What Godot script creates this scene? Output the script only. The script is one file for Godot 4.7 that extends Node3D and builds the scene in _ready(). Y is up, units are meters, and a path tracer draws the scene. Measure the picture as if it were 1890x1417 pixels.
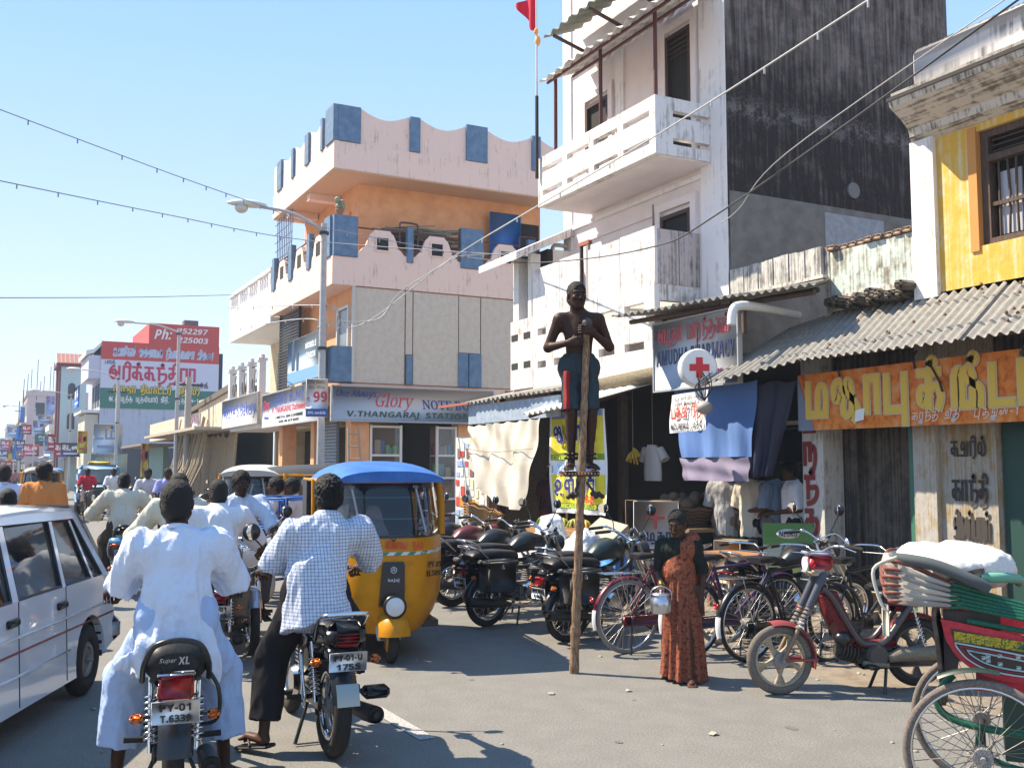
extends Node3D
var M:={}
var used:={}
var noise_normal:={}
var hd:={}
var person_nodes:={}
var rng:=RandomNumberGenerator.new()
const STREET:=Basis(Vector3(0,0,1),Vector3(0,1,0),Vector3(-1,0,0))
class G:
	var st:=SurfaceTool.new()
	var n:=0
	func _init() -> void:
		st.begin(Mesh.PRIMITIVE_TRIANGLES)
	func tri(a:Vector3,b:Vector3,c:Vector3,sm:=-1,ua:=Vector2.ZERO,ub:=Vector2.ZERO,uc:=Vector2.ZERO) -> void:
		st.set_smooth_group(sm);st.set_uv(ua);st.add_vertex(a)
		st.set_smooth_group(sm);st.set_uv(uc);st.add_vertex(c)
		st.set_smooth_group(sm);st.set_uv(ub);st.add_vertex(b)
		n += 1
	func quad(a:Vector3,b:Vector3,c:Vector3,d:Vector3,sm:=-1) -> void:
		var u0:=Vector2(0,1);var u1:=Vector2(1,1);var u2:=Vector2(1,0);var u3:=Vector2(0,0)
		tri(a,b,c,sm,u0,u1,u2);tri(a,c,d,sm,u0,u2,u3)
	func hexa(p:Array,sm:=-1) -> void:
		quad(p[3],p[2],p[1],p[0],sm);quad(p[4],p[5],p[6],p[7],sm)
		for i in 4:
			var j:=(i+1) % 4
			quad(p[i],p[j],p[j+4],p[i+4],sm)
	func box(c:Vector3,s:Vector3,t:=Transform3D()) -> void:
		var h:=s*0.5
		var p:=[]
		for y in [-1,1]:
			for q in [[-1,1],[1,1],[1,-1],[-1,-1]]:
				p.append(t*(c+Vector3(h.x*q[0],h.y*y,h.z*q[1])))
		hexa(p)
	func bb(lo:Vector3,hi:Vector3) -> void:
		box((lo+hi)*0.5,(hi-lo).abs())
	func bevel(c:Vector3,s:Vector3,r:float,t:=Transform3D()) -> void:
		var h:=s*0.5
		r=minf(r,minf(h.x,minf(h.y,h.z))*0.95)
		var f:=func(ax:int,sg:float) -> Array:
			var u:=(ax+1) % 3;var v:=(ax+2) % 3
			var out:=[]
			for q in [[-1,-1],[1,-1],[1,1],[-1,1]]:
				var p:=Vector3()
				p[ax]=h[ax]*sg;p[u]=(h[u]-r)*q[0]*sg;p[v]=(h[v]-r)*q[1]
				out.append(t*(c+p))
			return out
		for ax in 3:
			for sg in [-1.0,1.0]:
				var q:Array=f.call(ax,sg)
				quad(q[0],q[1],q[2],q[3],1)
		for ax in 3:
			var u:=(ax+1) % 3;var v:=(ax+2) % 3
			for su in [-1.0,1.0]:
				for sv in [-1.0,1.0]:
					var p:=[]
					for k in 4:
						var a:=Vector3()
						a[ax]=(h[ax]-r)*(1.0 if k in [1,2] else -1.0)
						a[u]=(h[u] if k < 2 else h[u]-r)*su
						a[v]=(h[v]-r if k < 2 else h[v])*sv
						p.append(t*(c+a))
					if su*sv > 0:quad(p[0],p[1],p[2],p[3],1)
					else:quad(p[3],p[2],p[1],p[0],1)
		for sx in [-1.0,1.0]:
			for sy in [-1.0,1.0]:
				for sz in [-1.0,1.0]:
					var a:=t*(c+Vector3(h.x*sx,(h.y-r)*sy,(h.z-r)*sz))
					var b:=t*(c+Vector3((h.x-r)*sx,h.y*sy,(h.z-r)*sz))
					var d:=t*(c+Vector3((h.x-r)*sx,(h.y-r)*sy,h.z*sz))
					if sx*sy*sz > 0:tri(a,b,d,1)
					else:tri(a,d,b,1)
	func loft(rings:Array,sm:=1,cap0:=true,cap1:=true,closed:=true) -> void:
		for i in rings.size()-1:
			var a=rings[i];var b=rings[i+1]
			var m:int=a.size()
			for k in (m if closed else m-1):
				var l:=(k+1) % m
				quad(a[k],a[l],b[l],b[k],sm)
		for e in [0,1]:
			if (e == 0 and cap0) or (e == 1 and cap1):
				var r=rings[0] if e == 0 else rings[-1]
				var c:=Vector3.ZERO
				for p in r:c += p
				c /= r.size()
				for k in r.size():
					var l:int=(k+1) % r.size()
					if e == 0:tri(c,r[l],r[k])
					else:tri(c,r[k],r[l])
	func tube(pts:Array,r,sides:=8,caps:=true,closed:=false) -> void:
		var rings:=[]
		var up:=Vector3(0.13,0.97,0.21)
		var m:=pts.size()
		var d0:Vector3=(pts[1]-pts[0]).normalized()
		if absf(d0.dot(up)) > 0.9:up=Vector3(0.95,0.1,0.3)
		var x:=d0.cross(up).normalized()
		for i in m:
			var d:Vector3
			if closed:d=(pts[(i+1) % m]-pts[(i+m-1) % m]).normalized()
			else:d=(pts[mini(i+1,m-1)]-pts[maxi(i-1,0)]).normalized()
			x=(x-d*x.dot(d)).normalized()
			var y:=d.cross(x)
			var ring:=[]
			var rr:float=r[i] if r is Array else r
			for k in sides:
				var a:=TAU*k/sides
				ring.append(pts[i]+(x*cos(a)+y*sin(a))*rr)
			rings.append(ring)
		if closed:rings.append(rings[0])
		loft(rings,1,caps and not closed,caps and not closed)
	func cyl(a:Vector3,b:Vector3,r:float,r2:=-1.0,sides:=12) -> void:
		tube([a,b],[r,r if r2 < 0 else r2],sides)
	func lathe(prof:Array,t:=Transform3D(),sides:=20,sm:=1) -> void:
		var rings:=[]
		for p in prof:
			var ring:=[]
			for k in sides:
				var a:=-TAU*k/sides
				ring.append(t*Vector3(cos(a)*p[0],p[1],sin(a)*p[0]))
			rings.append(ring)
		loft(rings,sm,prof[0][0] > 0.0005,prof[-1][0] > 0.0005)
	func ball(c:Vector3,s:Vector3,k:=10,t:=Transform3D()) -> void:
		var rings:=[]
		for i in k+1:
			var a:=PI*i/k-PI/2
			var ring:=[]
			for j in k*2:
				var w:=-PI*j/k
				ring.append(t*(c+Vector3(cos(w)*cos(a)*s.x,sin(a)*s.y,sin(w)*cos(a)*s.z)))
			rings.append(ring)
		loft(rings,1,false,false)
	func ringx(c:Vector3,R:float,r:float,rw:=-1.0,seg:=32,sides:=8) -> void:
		var w:=r if rw < 0 else rw
		var rings:=[]
		for i in seg+1:
			var a:=TAU*i/seg
			var d:=Vector3(0,sin(a),cos(a))
			var ring:=[]
			for k in sides:
				var b:=-TAU*k/sides
				ring.append(c+d*(R+cos(b)*r)+Vector3(sin(b)*w,0,0))
			rings.append(ring)
		loft(rings,1,false,false)
	func prism(poly:PackedVector2Array,t:Transform3D,d0:float,d1:float,sm:=-1) -> void:
		if Geometry2D.is_polygon_clockwise(poly):poly.reverse()
		var ix:=Geometry2D.triangulate_polygon(poly)
		for i in range(0,ix.size(),3):
			var a:=poly[ix[i]];var b:=poly[ix[i+1]];var c:=poly[ix[i+2]]
			if (b-a).cross(c-a) < 0:
				var s:=b;b=c;c=s
			tri(t*Vector3(a.x,a.y,d1),t*Vector3(b.x,b.y,d1),t*Vector3(c.x,c.y,d1))
			tri(t*Vector3(a.x,a.y,d0),t*Vector3(c.x,c.y,d0),t*Vector3(b.x,b.y,d0))
		for i in poly.size():
			var a:=poly[i];var b:=poly[(i+1) % poly.size()]
			quad(t*Vector3(a.x,a.y,d0),t*Vector3(b.x,b.y,d0),t*Vector3(b.x,b.y,d1),t*Vector3(a.x,a.y,d1),sm)
	func sheet(nx:int,ny:int,f:Callable,thick:=0.004,uvs:=true) -> void:
		var p:=[]
		for j in ny+1:
			var row:=[]
			for i in nx+1:row.append(f.call(float(i)/nx,float(j)/ny))
			p.append(row)
		var q:=[]
		for j in ny+1:
			var row:=[]
			for i in nx+1:
				var du:Vector3=p[j][mini(i+1,nx)]-p[j][maxi(i-1,0)]
				var dv:Vector3=p[mini(j+1,ny)][i]-p[maxi(j-1,0)][i]
				row.append(p[j][i]-du.cross(dv).normalized()*thick)
			q.append(row)
		for j in ny:
			for i in nx:
				var u0:=Vector2(float(i)/nx,1-float(j)/ny);var u1:=Vector2(float(i+1)/nx,u0.y);var u2:=Vector2(u1.x,1-float(j+1)/ny);var u3:=Vector2(u0.x,u2.y)
				tri(p[j][i],p[j][i+1],p[j+1][i+1],1,u0,u1,u2);tri(p[j][i],p[j+1][i+1],p[j+1][i],1,u0,u2,u3)
				tri(q[j][i],q[j+1][i+1],q[j][i+1],2,u0,u2,u1);tri(q[j][i],q[j+1][i],q[j+1][i+1],2,u0,u3,u2)
		for i in nx:
			quad(q[0][i],q[0][i+1],p[0][i+1],p[0][i]);quad(p[ny][i],p[ny][i+1],q[ny][i+1],q[ny][i])
		for j in ny:
			quad(p[j][0],p[j+1][0],q[j+1][0],q[j][0]);quad(q[j][nx],q[j+1][nx],p[j+1][nx],p[j][nx])
	func mesh() -> ArrayMesh:
		st.generate_normals()
		return st.commit()
func ob(called:String,b:G,m:Material,parent:Node3D,at:=Vector3.ZERO) -> MeshInstance3D:
	return mi(called,b.mesh(),m,parent,at)
func mi(called:String,mesh:Mesh,m:Material,parent:Node3D,at:=Vector3.ZERO) -> MeshInstance3D:
	var o:=MeshInstance3D.new()
	o.mesh=mesh
	o.material_override=m
	o.position=at
	o.name=called if parent != self else numbered(called)
	parent.add_child(o,true)
	return o
func nd(called:String,parent:Node3D,at:=Vector3.ZERO) -> Node3D:
	var o:=Node3D.new()
	o.name=called
	o.position=at
	parent.add_child(o,true)
	return o
func numbered(called:String) -> String:
	var k:int=used.get(called,0)
	used[called]=k+1
	return called if k == 0 else "%s_%03d" % [called,k]
func tag(o:Node3D,label:String,category:String,group:="") -> Node3D:
	o.set_meta("label",label);o.set_meta("category",category)
	if group:o.set_meta("group",group)
	return o
func thing(called:String,label:String,category:String,at:=Vector3.ZERO,turn:=0.0,group:="") -> Node3D:
	var o:=Node3D.new()
	o.name=numbered(called)
	add_child(o)
	o.position=at;o.rotation.y=turn
	return tag(o,label,category,group)
func setting(called:String,b:G,m:Material) -> MeshInstance3D:
	var o:=ob(called,b,m,self)
	o.set_meta("kind","structure")
	return o
func stuff(o:Node3D) -> Node3D:
	o.set_meta("kind","stuff")
	return o
func copy(o:Node3D,label:String,at:Vector3,turn:float,group:="") -> Node3D:
	var c:Node3D=o.duplicate()
	c.name=numbered(String(o.name).rstrip("0123456789").trim_suffix("_"))
	add_child(c)
	c.position=at;c.rotation=Vector3(0,turn,0)
	c.set_meta("label",label)
	if group:c.set_meta("group",group)
	return c
func dirv(bearing:float) -> Vector3:
	return Vector3(sin(deg_to_rad(bearing)),0,-cos(deg_to_rad(bearing)))
func heading(bearing:float) -> float:
	return PI-deg_to_rad(bearing)
func V(x:float,y:float,z:float) -> Vector3:
	return Vector3(x,y,z)
func curve(pts:Array,n:=6) -> Array:
	var out:=[]
	for i in pts.size()-1:
		var p0=pts[maxi(i-1,0)];var p1=pts[i];var p2=pts[i+1];var p3=pts[mini(i+2,pts.size()-1)]
		for k in n:
			var t:=float(k)/n
			out.append(p1*(2*t*t*t-3*t*t+1)+p2*(3*t*t-2*t*t*t)+(p2-p0)*0.5*(t*t*t-2*t*t+t)+(p3-p1)*0.5*(t*t*t-t*t))
	out.append(pts[-1])
	return out
func L(r:float,g:float,b:float) -> Color:
	return Color(r,g,b).linear_to_srgb()
func nm(freq:float,seed_:=1,strength:=4.0) -> NoiseTexture2D:
	var key:="%s_%d_%s" % [freq,seed_,strength]
	if not noise_normal.has(key):
		var t:=NoiseTexture2D.new()
		var f:=FastNoiseLite.new()
		f.seed=seed_;f.frequency=freq;f.fractal_octaves=5
		t.noise=f;t.width=512;t.height=512;t.seamless=true;t.as_normal_map=true;t.bump_strength=strength
		noise_normal[key]=t
	return noise_normal[key]
func pl(key:String,c:Color,rough:=0.6,metal:=0.0,spec:=0.5) -> StandardMaterial3D:
	if M.has(key):return M[key]
	var m:=StandardMaterial3D.new()
	m.resource_name=key
	m.albedo_color=c;m.roughness=rough;m.metallic=metal;m.metallic_specular=spec
	M[key]=m
	return m
func ramp_tex(stops:Array,freq:float,seed_:int,oct:=5,kind:=FastNoiseLite.TYPE_SIMPLEX_SMOOTH,size:=512) -> NoiseTexture2D:
	var t:=NoiseTexture2D.new()
	var f:=FastNoiseLite.new()
	f.seed=seed_;f.frequency=freq;f.fractal_octaves=oct;f.noise_type=kind
	f.fractal_gain=0.6
	t.noise=f;t.width=size;t.height=size;t.seamless=true
	var g:=Gradient.new()
	g.offsets=PackedFloat32Array(stops.map(func(s):return s[0]))
	g.colors=PackedColorArray(stops.map(func(s):return s[1]))
	t.color_ramp=g
	return t
func nz(key:String,stops:Array,freq:=0.01,scale:=Vector3.ONE,rough:=0.85,bump:=0.4,world:=true,seed_:=7) -> StandardMaterial3D:
	if M.has(key):return M[key]
	var m:=pl(key,Color.WHITE,rough)
	var mean:=Color(0,0,0)
	for s in stops:mean += s[1]/stops.size()
	m.metallic_specular=0.3 if not world else 0.5
	m.albedo_texture=ramp_tex(stops.map(func(s):return [s[0],s[1].lerp(mean,0.35)]) if world else stops,freq,seed_)
	m.uv1_triplanar=true;m.uv1_world_triplanar=world;m.uv1_scale=scale
	if bump > 0:
		m.normal_enabled=true;m.normal_texture=nm(0.02,3);m.normal_scale=bump
	return m
func image_tex(w:int,h:int,f:Callable) -> ImageTexture:
	var im:=Image.create(w,h,false,Image.FORMAT_RGB8)
	for y in h:
		for x in w:
			im.set_pixel(x,y,f.call(x,y))
	return ImageTexture.create_from_image(im)
func streaked(key:String,clean:Color,dirt:Color,amount:float,scale:Vector3,seed_:int,fine:=0.5) -> StandardMaterial3D:
	if M.has(key):return M[key]
	var a:=FastNoiseLite.new();a.seed=seed_;a.frequency=0.02;a.fractal_octaves=5;a.fractal_gain=0.62
	var b:=FastNoiseLite.new();b.seed=seed_+5;b.frequency=0.05;b.fractal_octaves=4
	var ia:=a.get_seamless_image(256,256,false,false,0.15)
	var ib:=b.get_seamless_image(256,64,false,false,0.15)
	ib.resize(256,256,Image.INTERPOLATE_CUBIC)
	var ic:=b.get_seamless_image(256,256,false,false,0.15)
	var m:=pl(key,Color.WHITE,0.88)
	m.albedo_texture=image_tex(256,256,func(x,y):
		var v:=ib.get_pixel((x*3) % 256,y/3).r*0.55+ia.get_pixel(x,y).r*(1.0-fine*0.55)*0.75+ic.get_pixel((x*2) % 256,(y*2) % 256).r*fine*0.4
		var k:=clampf((v-(1.03-amount))*3.0,0,1)
		return clean.lerp(dirt,k))
	m.uv1_triplanar=true;m.uv1_world_triplanar=true;m.uv1_scale=scale;m.uv1_triplanar_sharpness=6
	m.normal_enabled=true;m.normal_texture=nm(0.02,3);m.normal_scale=0.35
	return m
func glass(key:String,c:Color,a:float) -> StandardMaterial3D:
	if M.has(key):return M[key]
	var m:=pl(key,Color(c.r,c.g,c.b,a),0.03)
	m.transparency=BaseMaterial3D.TRANSPARENCY_ALPHA
	return m
var fonts:={}
func font(kind:String,w:int) -> SystemFont:
	var key:=kind+str(w)
	if not fonts.has(key):
		var f:=SystemFont.new()
		f.font_names=PackedStringArray([kind]);f.font_weight=w
		fonts[key]=f
	return fonts[key]
func text(b:G,s:String,t:Transform3D,h:float,opt:={}) -> void:
	var tm:=TextMesh.new()
	tm.text=s;tm.font=font(opt.get("font","Droid Sans"),opt.get("w",700));tm.font_size=32;tm.pixel_size=h/23.0;tm.depth=0.006;tm.curve_step=2.0
	tm.horizontal_alignment=HORIZONTAL_ALIGNMENT_CENTER
	var ar:=tm.get_mesh_arrays()
	if ar.is_empty() or ar[0] == null:return
	var v:PackedVector3Array=ar[0]
	var ix=ar[Mesh.ARRAY_INDEX]
	if v.is_empty():return
	var lo:=INF;var hi:=-INF;var ylo:=INF;var yhi:=-INF
	for p in v:lo=minf(lo,p.x);hi=maxf(hi,p.x);ylo=minf(ylo,p.y);yhi=maxf(yhi,p.y)
	var k:float=opt.get("width",hi-lo)/maxf(hi-lo,0.0001)
	var ky:float=h/maxf(yhi-ylo,0.0001) if opt.get("fit",true) else 1.0
	var sh:float=opt.get("shear",0.0)
	var x0:float=lo if opt.get("left",false) else (lo+hi)*0.5
	var q:=PackedVector3Array()
	for p in v:
		var y:=(p.y-(ylo+yhi)*0.5)*ky
		q.append(t*Vector3((p.x-x0)*k+y*sh,y,p.z+0.004))
	var num:int=ix.size() if ix != null else v.size()
	for i in range(0,num,3):
		var a:int=ix[i] if ix != null else i;var c:int=ix[i+1] if ix != null else i+1;var d:int=ix[i+2] if ix != null else i+2
		b.tri(q[a],q[d],q[c])
const TA:={
	"அ":[11,"~5,5 3,4 2,5.5 3.5,7.5 6,6 5.5,2 3,0 0,3 0,7 2.5,10 4,10|5.5,5 9,5|9,10 9,0"],
	"ஆ":[13,"~5,5 3,4 2,5.5 3.5,7.5 6,6 5.5,2 3,0 0,3 0,7 2.5,10 4,10|5.5,5 9,5|~9,10 9,2 10,-1 12,0 11.5,2 9.5,2"],
	"எ":[10,"~4,5 2,4.5 1,7 2.5,9.5 5,8 5,0|5,0 9,0|9,0 9,10 5,10"],"ஒ":[11,"~4,5 2,4.5 1.5,7 4,9.5 7.5,8 7,3.5 4,2.5 1,1.5 3,-1 9,-1"],
	"ஓ":[11,"~4,5 2,4.5 1.5,7 4,9.5 7.5,8 7,3.5 4,2.5 1,1.5 3,-1 7,-1 9,0 8,2 6,0"],"க":[10,"0,10 8,10|4,10 4,0|~4,5 1,5.5 0,3 1.5,1 4,3|~4,5 7.5,6 9,3 8,0"],
	"ச":[10,"0,10 8,10|4,10 4,0|~4,5 1,5.5 0,3 1.5,1 4,3|~4,5 7,5.5 8,3 8,0|8,0 10,0"],"த":[10,"0,10 5,10|4,10 4,3|~4,5 1,5.5 0,3 1.5,1 4,3|~4,5 8,6 9,2 6,-2 1,-3"],
	"ட":[8,"0,10 0,0|0,0 7,0"],"ந":[10,"0,10 7,10|2,10 2,0|2,5 6,5|~6,5 9,5 9,1 6,-2 2,-3"],"ண":[15,"~3,4 1,3.5 0,7 2.5,10 4.5,7 4.5,0|~4.5,7 6.5,10 8.5,7 8.5,0|8.5,10 13,10|13,10 13,0"],
	"ன":[12,"~3,4 1,3.5 0,7 2.5,10 5,7 5,0|5,10 10,10|10,10 10,0"],"ப":[9,"0,10 0,0|0,0 8,0|8,0 8,10"],"ம":[11,"0,10 0,0|0,0 9,0|~9,0 9.5,6 8,9 5.5,8 5,0"],"ய":[12,"0,10 0,0|0,0 10,0|10,0 10,10|~5,0 5,5 3.5,8"],
	"ர":[7,"0,0 0,10|0,10 6,10|6,10 6,0|6,0 3,-2"],"ா":[7,"0,0 0,10|0,10 5,10|5,10 5,0"],"ல":[11,"~4,2 2,1 0.5,4 2,8.5 5,8 5,0|~5,0 8,0 10,3 9,9 7,10"],"வ":[11,"~4,5 2,4 1,7 3,10 5.5,7 5,0|0,0 9,0|9,0 9,10"],
	"ள":[11,"0,0 0,10|0,10 5,10|5,10 5,0|~5,7 7,10 9.5,7 8,2 6,1"],"ழ":[10,"0,10 0,0|0,0 8,0|8,0 8,10|~8,0 5,-3 3,-2"],"று":[11,"0,0 0,10|0,10 4,10|4,10 4,0|~4,8 8,10 9,4 6,-2 2,-3 1,-1"],
	"ஜ":[12,"~5,6 3,5 2,8 5,10 8,8 5,4 2,1 5,-1 10,0 10,4 7,3"],"ஹ":[14,"~3,5 1,4 0,8 3,10 5,6 5,0 9,0 9,8 7,10 6,7 10,4 12,1 10,-2"],"ஸ":[14,"~2,0 2,8 4,10 5,7 5,0|5,0 9,0|~9,0 9,8 7,10 6,8 9,6 12,4 12,0"],
	"மு":[13,"0,10 0,0|0,0 9,0|~9,0 9.5,6 8,9 5.5,8 5,0|~9,0 12,-1 11,-4 6,-4"],"ரு":[12,"0,0 0,10|0,10 5,10|5,10 5,2|~5,5 8,9 10,5 9,-1 6,-3"],"து":[12,"0,10 5,10|4,10 4,3|~4,5 1,5.5 0,3 1.5,1 4,3|~4,5 8,6 9,2 6,-2 2,-3|9,2 11,2"],
	"பு":[12,"0,10 0,0|0,0 8,0|8,10 8,-4"],"கு":[12,"0,10 8,10|4,10 4,0|~4,5 1,5.5 0,3 1.5,1 4,3|~4,5 8,7 10,3 8,-3 3,-3"],"ரூ":[13,"0,0 0,10|0,10 5,10|5,10 5,2|~5,5 8,9 10,5 9,-1 6,-3 9,-4 12,-2"],"லி":[12,"~4,2 2,1 0.5,4 2,8.5 5,8 5,0|~5,0 8,0 10,4 9,10 6,13 4,11"],
	"ெ":[8,"~3,4 1,3 0,6 2,10 5,8 6,0 7,-1"],"ே":[8,"~2,0 0,2 1,5 4,4 5,8 3,11 1,9 3,7 6,8 6,0"],"ை":[14,"~3,1 1,2 1,6 3,7 4,3 6,2 7,7 9,8 10,3 12,2 12,8"],"1":[6,"1,8 3,10|3,10 3,0"],"-":[7,"1,5 5,5"],".":[4,"1,0 2,0"],"(":[5,"~4,12 1,8 1,2 4,-2"],")":[5,"~1,12 4,8 4,2 1,-2"],"!":[5,"2,10 3,3|3,0.5 3,0"]," ":[6,""],
}
const SIGNS:={"ி":"~-1,9 -1,12 -4,14 -6,12","ீ":"~-1,9 -1,12 -4,14 -5,12 -3,11","்":"~-6,12.5 -5,13.6 -4,12.5 -5,11.4 -6,12.5"}
func tamil(b:G,s:String,t:Transform3D,h:float,width:float,pen:=0.13,shear:=0.0) -> void:
	var x:=0.0
	var strokes:=[]
	var i:=0
	while i < s.length():
		var two:=s.substr(i,2);var one:=s.substr(i,1)
		if TA.has(two) and two.length() == 2:
			_tamil_glyph(strokes,TA[two][1],x);x += TA[two][0]+2.5;i += 2
		elif SIGNS.has(one):
			_tamil_glyph(strokes,SIGNS[one],x-2.0);i += 1
		elif TA.has(one):
			_tamil_glyph(strokes,TA[one][1],x);x += TA[one][0]+2.5;i += 1
		else:i += 1
	var k:=width/maxf(x,1.0);var ky:=h/10.0
	var r:=h*pen*0.5
	var lift:=0.006
	for st in strokes:
		lift += 0.0004
		var p:=[]
		for q in st:p.append(Vector2((q.x-x*0.5)*k+(q.y-5)*ky*shear,(q.y-5)*ky))
		for e in [0,p.size()-1]:
			var f:int=1 if e == 0 else e-1
			p[e]=p[e]+(p[e]-p[f]).normalized()*r*0.8
		var side:=[]
		for j in p.size():
			var d:Vector2=(p[mini(j+1,p.size()-1)]-p[maxi(j-1,0)]).normalized()
			side.append(Vector2(-d.y,d.x)*r)
		for j in p.size()-1:
			var a0:Vector2=p[j]+side[j];var a1:Vector2=p[j]-side[j];var b0:Vector2=p[j+1]+side[j+1];var b1:Vector2=p[j+1]-side[j+1]
			b.quad(t*Vector3(a1.x,a1.y,lift),t*Vector3(b1.x,b1.y,lift),t*Vector3(b0.x,b0.y,lift),t*Vector3(a0.x,a0.y,lift))
func _tamil_glyph(strokes:Array,spec:String,x:float) -> void:
	for part in spec.split("|",false):
		var curved:=part.begins_with("~")
		var p:=[]
		for xy in part.trim_prefix("~").split(" ",false):
			var c:=xy.split(",")
			p.append(Vector2(float(c[0])+x,float(c[1])))
		strokes.append(curve(p,3) if curved and p.size() > 2 else p)
class Field:
	var o:Vector3;var c:float;var nx:int;var ny:int;var nz:int
	var f:=PackedFloat32Array()
	var flag:=PackedByteArray()
	var cand:=PackedInt32Array()
	func _init(lo:Vector3,hi:Vector3,cell:float) -> void:
		c=cell;o=lo
		nx=int((hi.x-lo.x)/c)+2;ny=int((hi.y-lo.y)/c)+2;nz=int((hi.z-lo.z)/c)+2
		f.resize(nx*ny*nz);f.fill(9.0);flag.resize(nx*ny*nz)
	func cap(a:Vector3,b:Vector3,ra:float,rb:float,k:=0.03,ax:=Vector3.ZERO,sq:=1.0,flat:=false,cut:=false) -> void:
		var rm:=maxf(ra,rb)+k+c*2.2
		var lo:=a.min(b)-Vector3.ONE*rm;var hi:=a.max(b)+Vector3.ONE*rm
		var x0:=clampi(int((lo.x-o.x)/c),0,nx-1);var x1:=clampi(int((hi.x-o.x)/c)+1,0,nx-1)
		var y0:=clampi(int((lo.y-o.y)/c),0,ny-1);var y1:=clampi(int((hi.y-o.y)/c)+1,0,ny-1)
		var z0:=clampi(int((lo.z-o.z)/c),0,nz-1);var z1:=clampi(int((hi.z-o.z)/c)+1,0,nz-1)
		var ba:=b-a
		var e:=1.0/sq-1.0
		var squash:=sq < 0.999
		if squash:ba += ax*(ba.dot(ax)*e)
		var bl:=ba.length()
		var ib:=1.0/maxf(ba.length_squared(),1e-8)
		var lim:=c*1.9
		for z in range(z0,z1+1):
			for y in range(y0,y1+1):
				var i:=(z*ny+y)*nx+x0
				var q:=Vector3(o.x+x0*c,o.y+y*c,o.z+z*c)-a
				for x in range(x0,x1+1):
					var p:=q
					if squash:p += ax*(q.dot(ax)*e)
					var t:=p.dot(ba)*ib
					var h:=clampf(t,0.0,1.0)
					var d:=((p-ba*h).length()-(ra+(rb-ra)*h))
					if squash:d *= 0.5+0.5*sq
					if flat and t > 1.0-(ra+rb)*0.5/maxf(bl,0.001):d=maxf(d,(t-1.0)*bl)
					var old:=f[i]
					if cut:
						d=maxf(old,-d)
					else:
						var df:=absf(old-d)
						var m:=minf(old,d)
						if df < k:
							var hh:=(k-df)/k
							m -= hh*hh*k*0.25
						d=m
					f[i]=d
					if flag[i] == 0 and d < lim and d > -lim:
						flag[i]=1
						cand.append(i)
					i += 1
					q.x += c
	func ell(p:Vector3,r:Vector3,k:=0.01,cut:=false) -> void:
		var rm:=maxf(r.x,maxf(r.y,r.z))+k+c*2.2
		var rmin:=minf(r.x,minf(r.y,r.z))
		var x0:=clampi(int((p.x-rm-o.x)/c),0,nx-1);var x1:=clampi(int((p.x+rm-o.x)/c)+1,0,nx-1)
		var y0:=clampi(int((p.y-rm-o.y)/c),0,ny-1);var y1:=clampi(int((p.y+rm-o.y)/c)+1,0,ny-1)
		var z0:=clampi(int((p.z-rm-o.z)/c),0,nz-1);var z1:=clampi(int((p.z+rm-o.z)/c)+1,0,nz-1)
		var lim:=c*1.9
		for z in range(z0,z1+1):
			for y in range(y0,y1+1):
				for x in range(x0,x1+1):
					var i:=(z*ny+y)*nx+x
					var q:=(Vector3(o.x+x*c,o.y+y*c,o.z+z*c)-p)/r
					var l:=q.length()
					var d:=(l-1.0)*l/maxf((q/r).length(),0.001) if l > 0.2 else -rmin*(1.0-l)
					var old:=f[i]
					if cut:d=maxf(old,-d)
					else:
						var df:=absf(old-d)
						var m:=minf(old,d)
						if df < k:
							var hh:=(k-df)/k
							m -= hh*hh*k*0.25
						d=m
					f[i]=d
					if flag[i] == 0 and d < lim and d > -lim:
						flag[i]=1;cand.append(i)
	func plane_cut(n:Vector3,d:float) -> void:
		for z in nz:
			for y in ny:
				var i:=(z*ny+y)*nx
				for x in nx:
					if f[i] < 0.2:
						f[i]=maxf(f[i],n.dot(Vector3(o.x+x*c,o.y+y*c,o.z+z*c))-d)
						if flag[i] == 0 and absf(f[i]) < c*1.9:
							flag[i]=1;cand.append(i)
					i += 1
	func folds(noise:FastNoiseLite,amp:float,sc:=Vector3.ONE) -> void:
		var s:=nx*ny
		for i in cand:
			var z:=i/s;var y:=(i/nx) % ny;var x:=i % nx
			f[i] += noise.get_noise_3d((o.x+x*c)*sc.x,(o.y+y*c)*sc.y,(o.z+z*c)*sc.z)*amp
	func arrays() -> Array:
		var vs:=PackedVector3Array();var ns:=PackedVector3Array();var ix:=PackedInt32Array()
		var at:={}
		var s:=nx*ny
		var off:=PackedInt32Array([0,1,nx,nx+1,s,s+1,s+nx,s+nx+1])
		var edges:=[[0,1],[2,3],[4,5],[6,7],[0,2],[1,3],[4,6],[5,7],[0,4],[1,5],[2,6],[3,7]]
		var seen:=PackedByteArray();seen.resize(f.size())
		var cells:=PackedInt32Array()
		for i in cand:
			for k in 8:
				var j:=i-off[k]
				if j >= 0 and seen[j] == 0:
					seen[j]=1;cells.append(j)
		var total:=f.size()
		for i in cells:
			var x:=i % nx;var y:=(i/nx) % ny;var z:=i/s
			if x >= nx-1 or y >= ny-1 or z >= nz-1:continue
			if i+s+nx+1 >= total:continue
			var v0:=f[i];var v1:=f[i+1];var v2:=f[i+nx];var v3:=f[i+nx+1];var v4:=f[i+s];var v5:=f[i+s+1];var v6:=f[i+s+nx];var v7:=f[i+s+nx+1]
			var neg:=int(v0 < 0)+int(v1 < 0)+int(v2 < 0)+int(v3 < 0)+int(v4 < 0)+int(v5 < 0)+int(v6 < 0)+int(v7 < 0)
			if neg == 0 or neg == 8:continue
			var v:=[v0,v1,v2,v3,v4,v5,v6,v7]
			var sum:=Vector3.ZERO;var m:=0
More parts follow.
